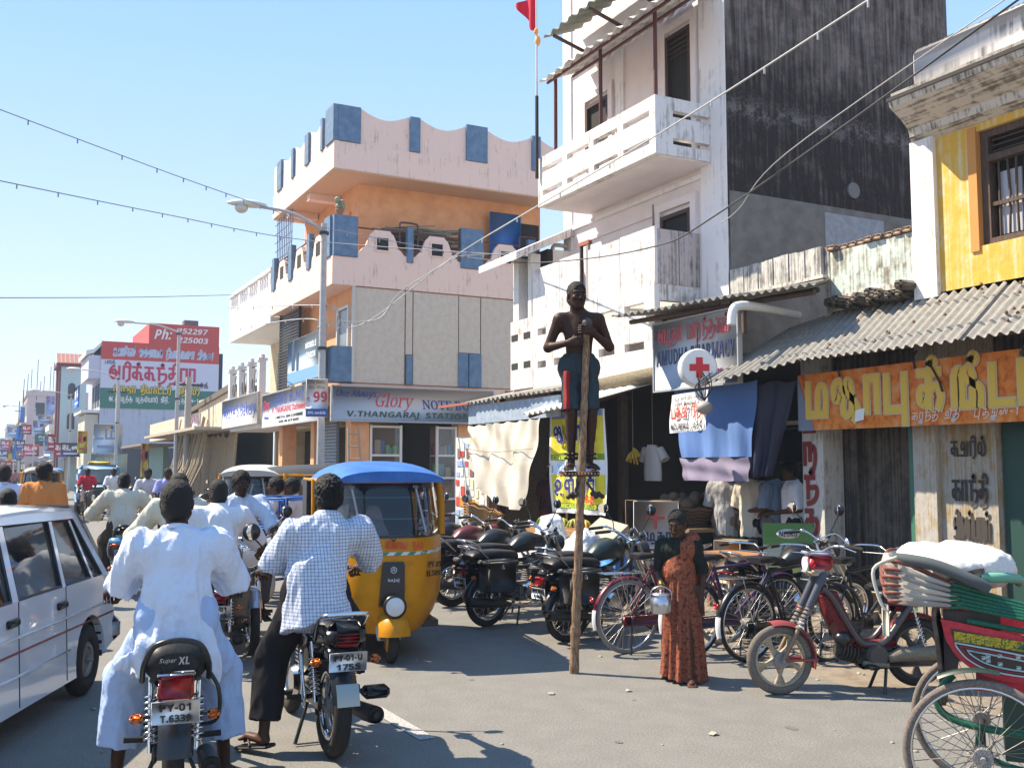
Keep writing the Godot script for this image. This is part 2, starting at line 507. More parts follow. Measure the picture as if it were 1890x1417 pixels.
			for e in edges:
				var a:float=v[e[0]];var b:float=v[e[1]]
				if (a < 0) != (b < 0):
					var t:=a/(a-b)
					var pa:=Vector3(e[0] & 1,(e[0] >> 1) & 1,e[0] >> 2);var pb:=Vector3(e[1] & 1,(e[1] >> 1) & 1,e[1] >> 2)
					sum += pa.lerp(pb,t);m += 1
			at[i]=vs.size()
			vs.append(o+(Vector3(x,y,z)+sum/m)*c)
			ns.append(Vector3(v1+v3+v5+v7-v0-v2-v4-v6,v2+v3+v6+v7-v0-v1-v4-v5,v4+v5+v6+v7-v0-v1-v2-v3).normalized())
		for i in at:
			for e in [[1,nx,s],[nx,s,1],[s,1,nx]]:
				var a:=f[i];var b:=f[i+e[0]]
				if (a < 0) == (b < 0):continue
				var i1:int=i-e[1];var i2:int=i-e[1]-e[2];var i3:int=i-e[2]
				if not (at.has(i1) and at.has(i2) and at.has(i3)):continue
				var q:=[at[i],at[i1],at[i2],at[i3]]
				if a < 0:ix.append_array(PackedInt32Array([q[0],q[2],q[1],q[0],q[3],q[2]]))
				else:ix.append_array(PackedInt32Array([q[0],q[1],q[2],q[0],q[2],q[3]]))
		return [vs,ns,ix]
func net_mesh(parts:Array) -> ArrayMesh:
	var vs:=PackedVector3Array();var ns:=PackedVector3Array();var ix:=PackedInt32Array()
	for p in parts:
		var a=p[0];var t:Transform3D=p[1]
		var base:=vs.size()
		var flip:=t.basis.determinant() < 0
		for v in a[0]:vs.append(t*v)
		for v in a[1]:ns.append((t.basis*v).normalized())
		var ii:PackedInt32Array=a[2]
		for k in range(0,ii.size(),3):
			ix.append(ii[k]+base);ix.append(ii[k+(2 if flip else 1)]+base);ix.append(ii[k+(1 if flip else 2)]+base)
	var arr:=[]
	arr.resize(Mesh.ARRAY_MAX)
	arr[Mesh.ARRAY_VERTEX]=vs;arr[Mesh.ARRAY_NORMAL]=ns;arr[Mesh.ARRAY_INDEX]=ix
	var m:=ArrayMesh.new()
	if vs.size():m.add_surface_from_arrays(Mesh.PRIMITIVE_TRIANGLES,arr)
	return m
func wave_sheet(b:G,p00:Vector3,p10:Vector3,p01:Vector3,p11:Vector3,pitch:=0.15,amp:=0.025,thick:=0.006) -> void:
	var w:=(p10-p00).length()
	var nw:=int(w/pitch*6.0)
	var nrm:=(p10-p00).cross(p01-p00).normalized()
	if nrm.y < 0:nrm=-nrm
	b.sheet(nw,2,func(u,v):return p00.lerp(p10,u).lerp(p01.lerp(p11,u),v)+nrm*(sin(u*w/pitch*TAU)*amp),thick)
func corrugated(parent:Node3D,called:String,p00:Vector3,p10:Vector3,p01:Vector3,p11:Vector3,sheets:int,m:Material,pitch:=0.15,amp:=0.025) -> void:
	for i in sheets:
		var a:=float(i)/sheets;var c:=float(i+1)/sheets+(0.012 if i < sheets-1 else 0.0)
		var b:=G.new()
		var lift:=Vector3(0,0.012*(i % 2)+rng.randf_range(0,0.006),0)
		var dz:=(p00-p01).normalized()*rng.randf_range(-0.04,0.05)
		wave_sheet(b,p00.lerp(p10,a)+lift+dz,p00.lerp(p10,c)+lift+dz,p01.lerp(p11,a)+lift,p01.lerp(p11,c)+lift,pitch,amp)
		ob(called,b,m,parent)
func board(parent:Node3D,called:String,w:float,h:float,t:float,m:Material,tr:=Transform3D(),edge:=0.0) -> MeshInstance3D:
	var b:=G.new()
	m.set("roughness",0.85);m.set("metallic_specular",0.25)
	b.bevel(Vector3(0,0,-t*0.5),Vector3(w,h,t),0.006,tr)
	var o:=ob(called,b,m,parent)
	if edge > 0:
		var f:=G.new()
		for s in [-1,1]:
			f.box(Vector3(s*(w*0.5+edge*0.5),0,-t*0.4),Vector3(edge,h+edge*2,t+0.02),tr)
			f.box(Vector3(0,s*(h*0.5+edge*0.5),-t*0.4),Vector3(w,edge,t+0.02),tr)
		ob("frame",f,pl("sign_frame",L(0.35,0.35,0.36),0.5),parent)
	return o
func letters(parent:Node3D,f:Callable,m:Material,called:="lettering") -> void:
	var b:=G.new()
	f.call(b)
	if b.n:ob(called,b,m,parent)
func T(x:float,y:float,z:=0.0) -> Transform3D:
	return Transform3D(Basis(),Vector3(x,y,z))
func sign_at(label:String,at:Vector3,basis:=Basis()) -> Node3D:
	var s:=thing("shop_sign",label,"sign",at)
	s.basis=basis
	return s
func window_hole(parent:Node3D,lo:Vector3,hi:Vector3,ax:int,fm:Material,dark:Material,bars:=0,called:="window") -> Node3D:
	var w:=nd(called,parent)
	var c:=(lo+hi)*0.5;var s:=hi-lo
	var out:=Vector3(-1,0,0) if ax == 0 else Vector3(0,0,1)
	var b:=G.new()
	var e:=0.06
	if ax == 0:
		for z in [lo.z+e*0.5,hi.z-e*0.5]:b.box(Vector3(lo.x-0.015,c.y,z),Vector3(0.1,s.y,e))
		for y in [lo.y+e*0.5,hi.y-e*0.5]:b.box(Vector3(lo.x-0.015,y,c.z),Vector3(0.1,e,s.z-2*e))
	else:
		for x in [lo.x+e*0.5,hi.x-e*0.5]:b.box(Vector3(x,c.y,hi.z+0.015),Vector3(e,s.y,0.1))
		for y in [lo.y+e*0.5,hi.y-e*0.5]:b.box(Vector3(c.x,y,hi.z+0.015),Vector3(s.x-2*e,e,0.1))
	ob("frame",b,fm,w)
	var p:=G.new()
	if ax == 0:p.box(Vector3(lo.x-0.004,c.y,c.z),Vector3(0.012,s.y-2*e,s.z-2*e))
	else:p.box(Vector3(c.x,c.y,hi.z+0.004),Vector3(s.x-2*e,s.y-2*e,0.012))
	ob("pane",p,dark,w)
	for i in bars:
		var k:=(i+1.0)/(bars+1)
		var r:=G.new()
		var q:=Vector3(lerpf(lo.x,hi.x,k),0,hi.z+0.03) if ax == 2 else Vector3(lo.x-0.03,0,lerpf(lo.z,hi.z,k))
		r.cyl(q+Vector3(0,lo.y+e,0),q+Vector3(0,hi.y-e,0),0.012,-1,6)
		ob("bar",r,fm,w)
	return w
func wave_parapet(b:G,length:float,lo:float,hi:float,dip:float,peaks:Array,t:Transform3D,th:=0.1) -> void:
	var n:=int(length/0.1)
	var p:=PackedVector2Array()
	p.append(Vector2(0,lo));p.append(Vector2(length,lo))
	for i in n+1:
		var x:=length*(1.0-float(i)/n)
		var d:=0.0
		for k in peaks.size()-1:
			var a:float=peaks[k][1];var c:float=peaks[k+1][0]
			if x > a and x < c:d=sin((x-a)/(c-a)*PI)
		p.append(Vector2(x,hi-dip*d))
	b.prism(p,t,-th,0)
func stepped(b:G,length:float,y:float,t:Transform3D,th:=0.1,k:=1.0) -> void:
	var p:=PackedVector2Array()
	var h:=[0.0,0.28,0.40,0.56,0.62]
	var hw:=0.18
	p.append(Vector2(0,y));p.append(Vector2(length,y))
	var right:=[Vector2(length,y+0.16*k)]
	for i in 5:right.append(Vector2(length-0.06-0.05*i,y+0.16*k+0.16*k*sin(i/4.0*PI/2)))
	right.append(Vector2(length*0.5+0.42,y+0.34*k))
	for i in 5:right.append(Vector2(length*0.5+0.40-0.04*i,y+0.38*k+0.3*k*sin(i/4.0*PI/2)))
	right.append(Vector2(length*0.5+0.2,y+0.74*k))
	for q in right:p.append(q)
	for i in right.size():p.append(Vector2(length-right[right.size()-1-i].x,right[right.size()-1-i].y))
	b.prism(p,t,-th,0)
func build_setting() -> void:
	var g:=G.new()
	g.quad(V(-400,-0.02,60),V(400,-0.02,60),V(400,-0.02,-900),V(-400,-0.02,-900))
	setting("ground",g,nz("earth",[[0.25,L(0.22,0.165,0.115)],[0.5,L(0.30,0.235,0.17)],[0.75,L(0.37,0.30,0.225)]],0.012,Vector3.ONE*0.25,0.95,0.2))
	var r:=G.new()
	r.sheet(6,240,func(u,v):
		var z:=lerpf(24.0,-420.0,v)
		var edge:=6.35+0.16*sin(z*1.7)+0.1*sin(z*4.3+1.0)+(0.5 if z > -9 else 0.0)*smoothstep(-9.0,-6.0,z)
		return V(lerpf(-9.0,edge,u),0.004,z),0.02)
	var road:=setting("road",r,asphalt())
	var lm:=G.new()
	for q in [[2.58,-7.1,-6.1],[2.45,-10.6,-9.2],[2.4,-15.5,-13.6],[2.3,-22,-19],[2.3,-30,-27]]:
		lm.quad(V(q[0]-0.05,0.009,q[2]),V(q[0]+0.06,0.009,q[2]),V(q[0]+0.05,0.009,q[1]),V(q[0]-0.06,0.009,q[1]))
	setting("road_marking",lm,nz("old_paint",[[0.3,L(0.2,0.19,0.18)],[0.5,L(0.26,0.25,0.23)],[0.62,L(0.5,0.49,0.46)]],0.05,Vector3.ONE*2,0.8,0.0))
	var d:=G.new()
	var fn:=FastNoiseLite.new();fn.frequency=0.5;fn.seed=4
	d.sheet(22,160,func(u,v):
		var z:=lerpf(6.0,-70.0,v)
		var x:=lerpf(6.0+0.12*sin(z*1.3),9.6,u)
		return V(x,-0.004+smoothstep(0.0,0.25,u)*(0.035+0.02*fn.get_noise_2d(x*3,z*3)),z),0.02)
	setting("dust_verge",d,nz("dust",[[0.2,L(0.13,0.1,0.075)],[0.45,L(0.19,0.15,0.112)],[0.7,L(0.23,0.19,0.145)],[0.9,L(0.16,0.14,0.115)]],0.015,Vector3.ONE*0.5,0.95,0.25))
	var pt:=G.new()
	for i in 70:
		var c:=V(rng.randf_range(-1.5,6.0),0.0065+0.0004*(i % 5),-rng.randf_range(3.6,26.0));var r0:=rng.randf_range(0.01,0.045);var poly:=[]
		for k in 16:poly.append(c+V(cos(-TAU*k/16)*r0*rng.randf_range(0.6,1.1),0,sin(-TAU*k/16)*r0*rng.randf_range(0.7,1.9)))
		for k in 16:pt.tri(c,poly[k],poly[(k+1) % 16])
	stuff(tag(ob("tar_patches",pt,nz("tar",[[0.3,L(0.1,0.095,0.086)],[0.7,L(0.13,0.122,0.11)]],0.1,Vector3.ONE,0.8,0.0),self),"darker tar patches and oil stains worn into the road","stains"))
	var li:=G.new()
	for i in 120:
		var c:=V(rng.randf_range(6.1,8.7) if i % 4 else rng.randf_range(-1.0,6.0),0.0,rng.randf_range(-22,-3.6));c.y=0.05 if c.x > 6.6 else 0.012
		var a:=rng.randf()*TAU;var s:=rng.randf_range(0.015,0.045);var dx:=V(cos(a),0,sin(a))*s;var e:=V(-sin(a),0,cos(a))*s*rng.randf_range(0.5,1.0)
		li.quad(c-dx-e,c-dx+e,c+dx*0.2+e+V(0,s*0.4,0),c+dx*0.2-e+V(0,s*0.4,0));li.quad(c+dx*0.2-e+V(0,s*0.4,0),c+dx*0.2+e+V(0,s*0.4,0),c+dx+e*0.7,c+dx-e)
	stuff(tag(ob("litter",li,nz("gritty",[[0.2,L(0.2,0.17,0.13)],[0.8,L(0.45,0.4,0.33)]],0.3,Vector3.ONE*3,0.9,0.0),self),"small scraps of paper and dry leaf lying along the verge","litter"))
	var lt:=G.new()
	for i in 420:
		var z:=rng.randf_range(-24,-3.5)
		var x:=rng.randf_range(6.0,8.8) if rng.randf() < 0.8 else rng.randf_range(1.0,6.2)
		var s:=rng.randf_range(0.006,0.022)
		lt.ball(V(x,0.03 if x > 6.5 else 0.006,z),V(s,s*0.6,s*rng.randf_range(0.7,1.4)),3)
	stuff(tag(ob("grit",lt,nz("gritty",[[0.2,L(0.2,0.17,0.13)],[0.8,L(0.45,0.4,0.33)]],0.3,Vector3.ONE*3,0.9,0.0),self),"loose grit and pebbles strewn along the dusty road edge","grit"))
func asphalt() -> StandardMaterial3D:
	var m:=pl("asphalt",Color.WHITE,0.85)
	var a:=FastNoiseLite.new();a.seed=21;a.frequency=0.012;a.fractal_octaves=4
	var f:=FastNoiseLite.new();f.seed=22;f.frequency=0.22;f.fractal_octaves=3
	var ia:=a.get_seamless_image(512,512,false,false,0.15)
	var jf:=f.get_seamless_image(512,512,false,false,0.15)
	m.albedo_texture=image_tex(512,512,func(x,y):
		var v:=0.22*ia.get_pixel(x,y).r+0.78*jf.get_pixel(x,y).r
		return L(0.125,0.118,0.107).lerp(L(0.185,0.176,0.16),clampf((v-0.3)*2.2,0,1)))
	m.uv1_triplanar=true;m.uv1_world_triplanar=true;m.uv1_scale=Vector3.ONE*0.42
	m.normal_enabled=true;m.normal_texture=nm(0.3,9,5.0);m.normal_scale=0.15
	return m
func corner_building() -> void:
	var pink:=streaked("pink_plaster",L(0.77,0.575,0.49),L(0.5,0.36,0.29),0.27,Vector3(0.4,0.3,0.4),33,0.3)
	var peach:=nz("peach_plaster",[[0.2,L(0.62,0.29,0.13)],[0.5,L(0.70,0.35,0.17)],[0.8,L(0.75,0.40,0.21)]],0.01,Vector3.ONE*0.3,0.9,0.25)
	var blue:=nz("slate_blue",[[0.2,L(0.075,0.14,0.23)],[0.5,L(0.105,0.18,0.29)],[0.85,L(0.16,0.24,0.34)]],0.012,Vector3.ONE*0.5,0.7,0.1)
	var brown:=pl("brown_rail",L(0.11,0.035,0.03),0.5)
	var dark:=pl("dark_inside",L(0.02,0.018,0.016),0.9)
	var grey:=nz("grey_boards",[[0.2,L(0.5,0.43,0.35)],[0.5,L(0.56,0.485,0.4)],[0.85,L(0.6,0.53,0.45)]],0.02,Vector3.ONE*0.5,0.9,0.3)
	var b:=thing("corner_building","peach three storey corner building with slate blue panels and wavy roof parapet","building",V(7.21,0,-23))
	var A:=func(called,lo,hi,m):
		var q:=G.new();q.bb(lo,hi);return ob(called,q,m,b)
	var W:=6.2;var D:=5.75
	A.call("roof_slab",V(0,8.93,-D),V(W,9.6,0),pink)
	A.call("balcony_slab",V(0,6.11,-D),V(W,6.79,0),pink)
	A.call("wall",V(0.95,6.79,-D),V(W,8.93,-0.95),peach)
	A.call("wall",V(0.58,3.75,-D),V(W,6.11,-0.09),peach)
	A.call("ceiling",V(0.02,8.9,-D+0.02),V(W,8.928,-0.02),nz("soffit",[[0.2,L(0.55,0.36,0.25)],[0.8,L(0.62,0.43,0.31)]],0.02,Vector3.ONE,0.9,0.0))
	A.call("beam",V(0.1,8.72,-2.6),V(0.93,8.897,-2.35),pink)
	A.call("beam",V(0.1,8.72,-4.6),V(0.93,8.897,-4.35),pink)
	A.call("floor_slab",V(0.3,3.55,-D),V(W,3.75,-0.05),pink)
	A.call("wall",V(4.6,0,-D),V(W,3.55,-0.1),peach)
	A.call("pillar",V(0.55,0,-0.5),V(1.0,3.55,-0.08),peach)
	A.call("pillar",V(3.35,0,-0.5),V(3.75,3.55,-0.08),peach)
	A.call("pillar",V(0.3,0,-D),V(0.7,3.55,-D+0.4),peach)
	A.call("pillar",V(0.35,0,-2.75),V(0.65,3.55,-2.45),peach)
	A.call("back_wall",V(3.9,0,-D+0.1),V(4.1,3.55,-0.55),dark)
	A.call("plinth",V(0.3,0,-D),V(4.6,0.3,-0.05),nz("plinth_grey",[[0.2,L(0.2,0.18,0.15)],[0.8,L(0.3,0.27,0.23)]],0.03,Vector3.ONE,0.9,0.3))
	var q:=G.new()
	wave_parapet(q,W,9.6,10.5,0.2,[[0.1,0.66],[1.95,2.22],[3.5,4.1],[5.42,5.68],[6.9,7.2]],T(0,0,-0.03))
	ob("parapet",q,pink,b)
	q=G.new()
	wave_parapet(q,D,9.6,10.44,0.17,[[0,0.95],[2.0,2.2],[3.3,3.65],[4.7,4.87],[5.13,5.75]],Transform3D(STREET,V(0.03,0,-D)))
	ob("parapet",q,pink,b)
	for x in [[0.1,0.66,10.5],[1.95,2.22,10.5],[3.5,4.1,10.55],[5.42,5.68,10.55]]:
		A.call("blue_panel",V(x[0],9.61,-0.1),V(x[1],x[2],0.03),blue)
	for z in [[-0.62,0.02,10.5],[-1.05,-0.88,10.42],[-2.45,-2.1,10.42],[-3.75,-3.55,10.42],[-5.25,-4.8,10.45]]:
		A.call("blue_panel",V(-0.035,9.61,z[0]),V(0.1,z[2],z[1]),blue)
	for s in [[0.62,1.28],[2.06,1.3],[3.98,1.34]]:
		q=G.new()
		stepped(q,s[1],6.79,T(s[0],0,-0.02),0.1)
		var o:=ob("balcony_panel",q,pink,b)
		var hole:=G.new()
		hole.bb(V(s[0]+s[1]*0.5-0.17,7.02,-0.06),V(s[0]+s[1]*0.5+0.17,7.36,-0.012))
		ob("square_opening",hole,dark,o)
		var fr:=G.new()
		for e in [-1,1]:
			fr.box(V(s[0]+s[1]*0.5+e*0.17,7.19,-0.01),V(0.035,0.375,0.04))
			fr.box(V(s[0]+s[1]*0.5,7.19+e*0.17,-0.01),V(0.305,0.035,0.04))
		ob("opening_frame",fr,pink,o)
	for s in [[-1.9,1.28],[-3.6,1.28],[-5.35,1.28]]:
		q=G.new()
		var t:=Transform3D(STREET,V(0.02,0,s[0]))
		stepped(q,s[1],6.79,t,0.1)
		var o:=ob("balcony_panel",q,pink,b)
		var hole:=G.new()
		hole.bb(V(0.012,7.02,s[0]+s[1]*0.5-0.17),V(0.06,7.36,s[0]+s[1]*0.5+0.17))
		ob("square_opening",hole,dark,o)
	for x in [[0.02,0.62,7.79,-0.1],[1.9,2.06,7.68,-0.08],[3.36,3.98,7.83,-0.1],[5.3,5.5,7.73,-0.08]]:
		A.call("blue_panel",V(x[0],6.8,x[3]-0.03),V(x[1],x[2],0.03),blue)
	for z in [[-0.62,-0.132,7.79],[-2.1,-1.86,7.7],[-3.85,-3.55,7.75],[-5.6,-5.35,7.72]]:
		A.call("blue_panel",V(-0.035,6.8,z[0]),V(0.1,z[2],z[1]),blue)
	for k in [[0.62,1.75],[2.2,3.36],[3.98,5.1]]:
		q=G.new()
		q.cyl(V(k[0],7.55,-0.07),V(k[1],7.55,-0.07),0.025,-1,6)
		q.tube(curve([V(k[1]-0.02,7.25,-0.07),V(k[1]-0.02,7.72,-0.07),V(k[1]+0.05,7.8,-0.07),V(k[1]+0.38,7.8,-0.07),V(k[1]+0.46,7.72,-0.07),V(k[1]+0.46,7.2,-0.07)],3),0.025,6)
		ob("rail",q,brown,b)
	q=G.new()
	for y in [7.35,7.58]:q.cyl(V(0.07,y,-0.62),V(0.07,y,-5.4),0.022,-1,6)
	ob("rail",q,brown,b)
	var door:=nd("door",b)
	q=G.new();q.bb(V(4.55,6.79,-0.94),V(5.5,8.55,-0.5));
	var leaf:=G.new();leaf.bevel(V(4.95,7.66,-0.62),V(0.92,1.74,0.05),0.01)
	ob("leaf",leaf,nz("bright_blue",[[0.2,L(0.01,0.10,0.36)],[0.8,L(0.02,0.15,0.48)]],0.02,Vector3.ONE,0.45,0.1),door)
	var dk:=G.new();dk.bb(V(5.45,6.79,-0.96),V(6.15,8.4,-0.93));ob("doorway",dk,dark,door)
	window_hole(b,V(0.95,7.3,-2.2),V(0.97,8.3,-1.5),0,peach,dark)
	window_hole(b,V(0.58,4.2,-1.25),V(0.6,5.7,-0.35),0,pl("white_wood",L(0.6,0.6,0.58),0.5),pl("grey_pane",L(0.2,0.22,0.24),0.2))
	window_hole(b,V(0.58,4.2,-2.9),V(0.6,5.5,-2.3),0,pl("white_wood",L(0.6,0.6,0.58),0.5),dark)
	var grille:=nd("grille",b)
	for i in 26:
		q=G.new();q.box(V(0.25,3.95+i*0.083,-4.65),V(0.05,0.05,1.9));ob("slat",q,pl("dark_steel",L(0.035,0.035,0.04),0.5,0.3),grille)
	q=G.new()
	for z in [-5.62,-3.68]:q.box(V(0.27,5.02,z),V(0.08,2.18,0.06))
	ob("frame",q,pl("dark_steel",L(0.05,0.05,0.055),0.5,0.3),grille)
	var cage:=nd("bar_screen",b)
	for i in 9:
		q=G.new();q.cyl(V(0.12,6.8,-5.72+i*0.19+0.1),V(0.12,8.9,-5.72+i*0.19+0.1),0.014,-1,6);ob("bar",q,pl("steel_blue",L(0.12,0.16,0.22),0.5),cage)
	for i in 8:
		q=G.new();q.cyl(V(0.12,6.95+i*0.26,-5.9),V(0.12,6.95+i*0.26,-4.05),0.012,-1,6);ob("bar",q,pl("steel_blue",L(0.12,0.16,0.22),0.5),cage)
	for x in [[0.57,1.86,3.78],[1.89,2.06,4.52],[2.09,3.3,3.78],[3.33,3.92,4.64],[3.95,5.08,3.78],[5.11,6.2,3.78]]:
		A.call("board",V(x[0],x[2],-0.085),V(x[1],6.08,-0.02+rng.randf_range(-0.01,0.012)),grey)
	for x in [[0.02,0.57,4.63,-0.5],[1.9,2.06,4.5,-0.08],[3.3,3.57,4.62,-0.08],[3.6,3.94,4.62,-0.08]]:
		A.call("blue_panel",V(x[0],3.78,x[3]),V(x[1],x[2],0.025),blue)
	A.call("downpipe",V(0.5,3.78,-0.02),V(0.57,6.1,0.04),pl("pipe_grey",L(0.5,0.48,0.45),0.6))
	for s in [[-1.9,1.1],[-3.5,1.1]]:
		q=G.new()
		stepped(q,s[1],3.78,Transform3D(STREET,V(0.1,0,s[0])),0.1)
		ob("balcony_panel",q,pink,b)
	var cabm:=pl("white_frame",L(0.62,0.6,0.56),0.5)
	var glassm:=glass("shop_glass",Color(0.3,0.35,0.38),0.06)
	for cx in [[1.02,1.85],[2.75,3.32]]:
		var cab:=nd("display_cabinet",b)
		q=G.new();q.bb(V(cx[0],0.3,-0.5),V(cx[1],2.78,-0.46));ob("back",q,pl("cabinet_back",L(0.12,0.09,0.07),0.8),cab)
		q=G.new();q.bb(V(cx[0],0.3,-0.46),V(cx[1],0.95,-0.12));ob("base",q,pl("cabinet_brown",L(0.09,0.055,0.04),0.6),cab)
		q=G.new()
		for x in [cx[0]+0.03,cx[1]-0.03]:q.bb(V(x-0.03,0.95,-0.14),V(x+0.03,2.78,-0.08))
		for y in [0.98,1.5,2.05,2.74]:q.bb(V(cx[0]+0.06,y-0.025,-0.138),V(cx[1]-0.06,y+0.025,-0.085))
		ob("frame",q,cabm,cab)
		for y in [1.5,2.05]:
			q=G.new();q.bb(V(cx[0],y-0.012,-0.45),V(cx[1],y+0.012,-0.15));ob("shelf",q,cabm,cab)
		for y in [1.0,1.52,2.07]:
			var x:float=cx[0]+0.06
			while x < cx[1]-0.12:
				var w:=rng.randf_range(0.06,0.16);var h:=rng.randf_range(0.12,0.36)
				q=G.new();q.bb(V(x,y,-0.44),V(x+w,y+h,-0.2-rng.randf()*0.1))
				ob("packet",q,pl("goods_%d" % rng.randi_range(0,7),Color.from_hsv([0.0,0.1,0.55,0.3,0.97,0.15,0.6,0.0][rng.randi_range(0,7)],rng.randf_range(0.2,0.7),0.6),0.6),cab)
				x += w+0.015
		q=G.new();q.bb(V(cx[0]+0.06,0.97,-0.112),V(cx[1]-0.06,2.72,-0.106));ob("pane",q,glassm,cab)
	var shut:=nd("roller_shutter",b)
	for i in 33:
		q=G.new();q.cyl(V(0.5,0.34+i*0.08,-2.42),V(0.5,0.34+i*0.08,-0.95),0.045,-1,6);ob("slat",q,pl("shutter_grey",L(0.2,0.23,0.27),0.5,0.3),shut)
	var counter:=thing("shop_counter","dark wooden counter with shelves in the open shop left of the shutter","counter",V(8.0,0.3,-27.2))
	q=G.new();q.bb(V(0,0,-1.1),V(0.6,0.95,1.1));ob("base",q,pl("counter_wood",L(0.1,0.05,0.03),0.6),counter)
	q=G.new();q.bb(V(-0.05,0.952,-1.15),V(0.65,1.0,1.15));ob("top",q,pl("counter_top",L(0.22,0.15,0.1),0.5),counter)
	for i in 7:
		var jar:=thing("glass_jar",["tall glass jar with pale sweets, far left on the shop counter","glass jar with orange lid, second from left on the shop counter","short jar of brown biscuits on the shop counter","tin with red label in the middle of the shop counter","jar with white lid, right of the red tin on the counter","small dark jar beside the white lidded one on the counter","yellow box at the right end of the shop counter"][i],"jar",V(8.1+0.1*(i % 2),1.3,-28.15+i*0.3),0,"jars on the shop counter")
		q=G.new();q.lathe([[0.07,0.0],[0.08,0.02],[0.08,0.17+0.03*(i % 3)],[0.06,0.2+0.03*(i % 3)]],Transform3D(),10);ob("jar_body",q,pl("jar_%d" % i,[L(0.5,0.48,0.4),L(0.45,0.3,0.15),L(0.2,0.1,0.05),L(0.4,0.05,0.04),L(0.5,0.45,0.4),L(0.1,0.08,0.07),L(0.6,0.45,0.08)][i],0.3),jar)
		q=G.new();q.lathe([[0.065,0.2+0.03*(i % 3)],[0.065,0.24+0.03*(i % 3)],[0.0,0.245+0.03*(i % 3)]],Transform3D(),10);ob("lid",q,pl("lid_%d" % i,[L(0.5,0.1,0.08),L(0.7,0.3,0.05),L(0.1,0.2,0.1),L(0.5,0.45,0.2),L(0.8,0.8,0.78),L(0.1,0.1,0.1),L(0.7,0.6,0.1)][i],0.4),jar)
	var brush:=thing("brushwood_pile","heap of dry brushwood and palm leaves lying on the upper balcony","brushwood",V(9.55,6.8,-23.4))
	for layer in 3:
		q=G.new()
		for i in 26:
			var x:=rng.randf_range(-0.5,0.5);var a:=rng.randf_range(-0.3,0.3)
			var y:=0.45+layer*0.16+rng.randf_range(0,0.18)
			q.tube([V(x-rng.randf_range(0.4,0.9),y+a*0.3,rng.randf_range(-0.2,0.2)),V(x,y+0.04,rng.randf_range(-0.2,0.2)),V(x+rng.randf_range(0.4,0.8),y-a*0.4,rng.randf_range(-0.2,0.35))],rng.randf_range(0.008,0.03),5)
		ob("stick_bundle",q,pl("stick_%d" % layer,[L(0.07,0.05,0.04),L(0.16,0.13,0.09),L(0.22,0.2,0.14)][layer],0.9),brush)
	var pot:=thing("potted_cactus","small knobbly pale cactus in a pot on the corner pier","plant",V(7.45,7.8,-23.25))
	q=G.new();q.lathe([[0.06,0],[0.1,0.16],[0.11,0.18],[0.09,0.18]],Transform3D(),12);ob("pot",q,pl("clay",L(0.3,0.13,0.07),0.8),pot)
	q=G.new()
	for i in 14:q.ball(V(rng.randf_range(-0.09,0.09),0.2+rng.randf_range(0,0.22),rng.randf_range(-0.09,0.09)),Vector3.ONE*rng.randf_range(0.04,0.08),5)
	ob("cactus",q,nz("cactus_green",[[0.3,L(0.16,0.18,0.1)],[0.7,L(0.35,0.36,0.28)]],0.1,Vector3.ONE*4,0.8,0.6),pot)
	var white:=nz("white_plaster",[[0.2,L(0.66,0.66,0.68)],[0.5,L(0.74,0.74,0.75)],[0.8,L(0.78,0.78,0.79)]],0.012,Vector3.ONE*0.4,0.85,0.2)
	var cream:=nz("cream_plaster",[[0.2,L(0.45,0.36,0.24)],[0.5,L(0.55,0.46,0.32)],[0.8,L(0.62,0.53,0.39)]],0.012,Vector3.ONE*0.4,0.9,0.3)
	var k:=thing("bakery_building","white two storey bakery building with pierced balcony wall, left of the corner building","building",V(7.21,0,-28.8))
	var B:=func(called,lo,hi,m):
		var q2:=G.new();q2.bb(lo,hi);return ob(called,q2,m,k)
	B.call("balcony_wall",V(0,5.94,-5.5),V(0.12,7.0,-0.02),white)
	B.call("balcony_wall",V(0.12,5.94,-5.5),V(1.4,6.1,-0.02),white)
	B.call("balcony_wall",V(0.12,6.1,-5.5),V(1.4,7.5,-5.38),white)
	B.call("balcony_rail",V(-0.03,7.44,-5.53),V(0.15,7.54,0.0),white)
	for i in 5:B.call("pier",V(0,7.0,-5.5+i*1.3),V(0.12,7.44,-5.3+i*1.3),white)
	for i in 4:
		for j in 4:
			var q3:=G.new();q3.lathe([[0.03,7.0],[0.05,7.08],[0.02,7.22],[0.05,7.36],[0.03,7.44]],T(0.06,0,-5.15+i*1.3+j*0.29),8)
			ob("baluster",q3,white,k)
	B.call("wall",V(1.4,3.0,-5.5),V(5,7.4,-0.02),cream)
	B.call("wall",V(1.6,0,-5.5),V(5,3.0,-5.3),cream)
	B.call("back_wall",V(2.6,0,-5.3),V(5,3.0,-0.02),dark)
	B.call("floor_slab",V(0.1,2.95,-5.5),V(1.4,3.15,-0.02),white)
	for i in 4:
		var z:=-5.35+i*1.35
		var post:=nd("balcony_post",k)
		var q4:=G.new();q4.bb(V(0.0,3.95,z-0.11),V(0.2,4.95,z+0.11));q4.bb(V(-0.04,4.95,z-0.15),V(0.24,5.02,z+0.15));ob("shaft",q4,white,post)
		q4=G.new();q4.ball(V(0.1,5.08,z),Vector3.ONE*0.09,6);ob("knob",q4,white,post)
		if i < 3:
			var gr:=G.new()
			for j in 3:
				var c:=V(0.1,4.3+0.25*(j % 2),z+0.3+j*0.35)
				var ring:=[]
				for a in 10:ring.append(c+V(0,sin(TAU*a/10)*0.2,cos(TAU*a/10)*0.15))
				gr.tube(ring,0.014,5,false,true)
			for y in [4.0,4.85]:gr.cyl(V(0.1,y,z+0.11),V(0.1,y,z+1.24),0.018,-1,5)
			ob("scroll_grille",gr,pl("dark_steel2",L(0.08,0.06,0.055),0.5,0.3),k)
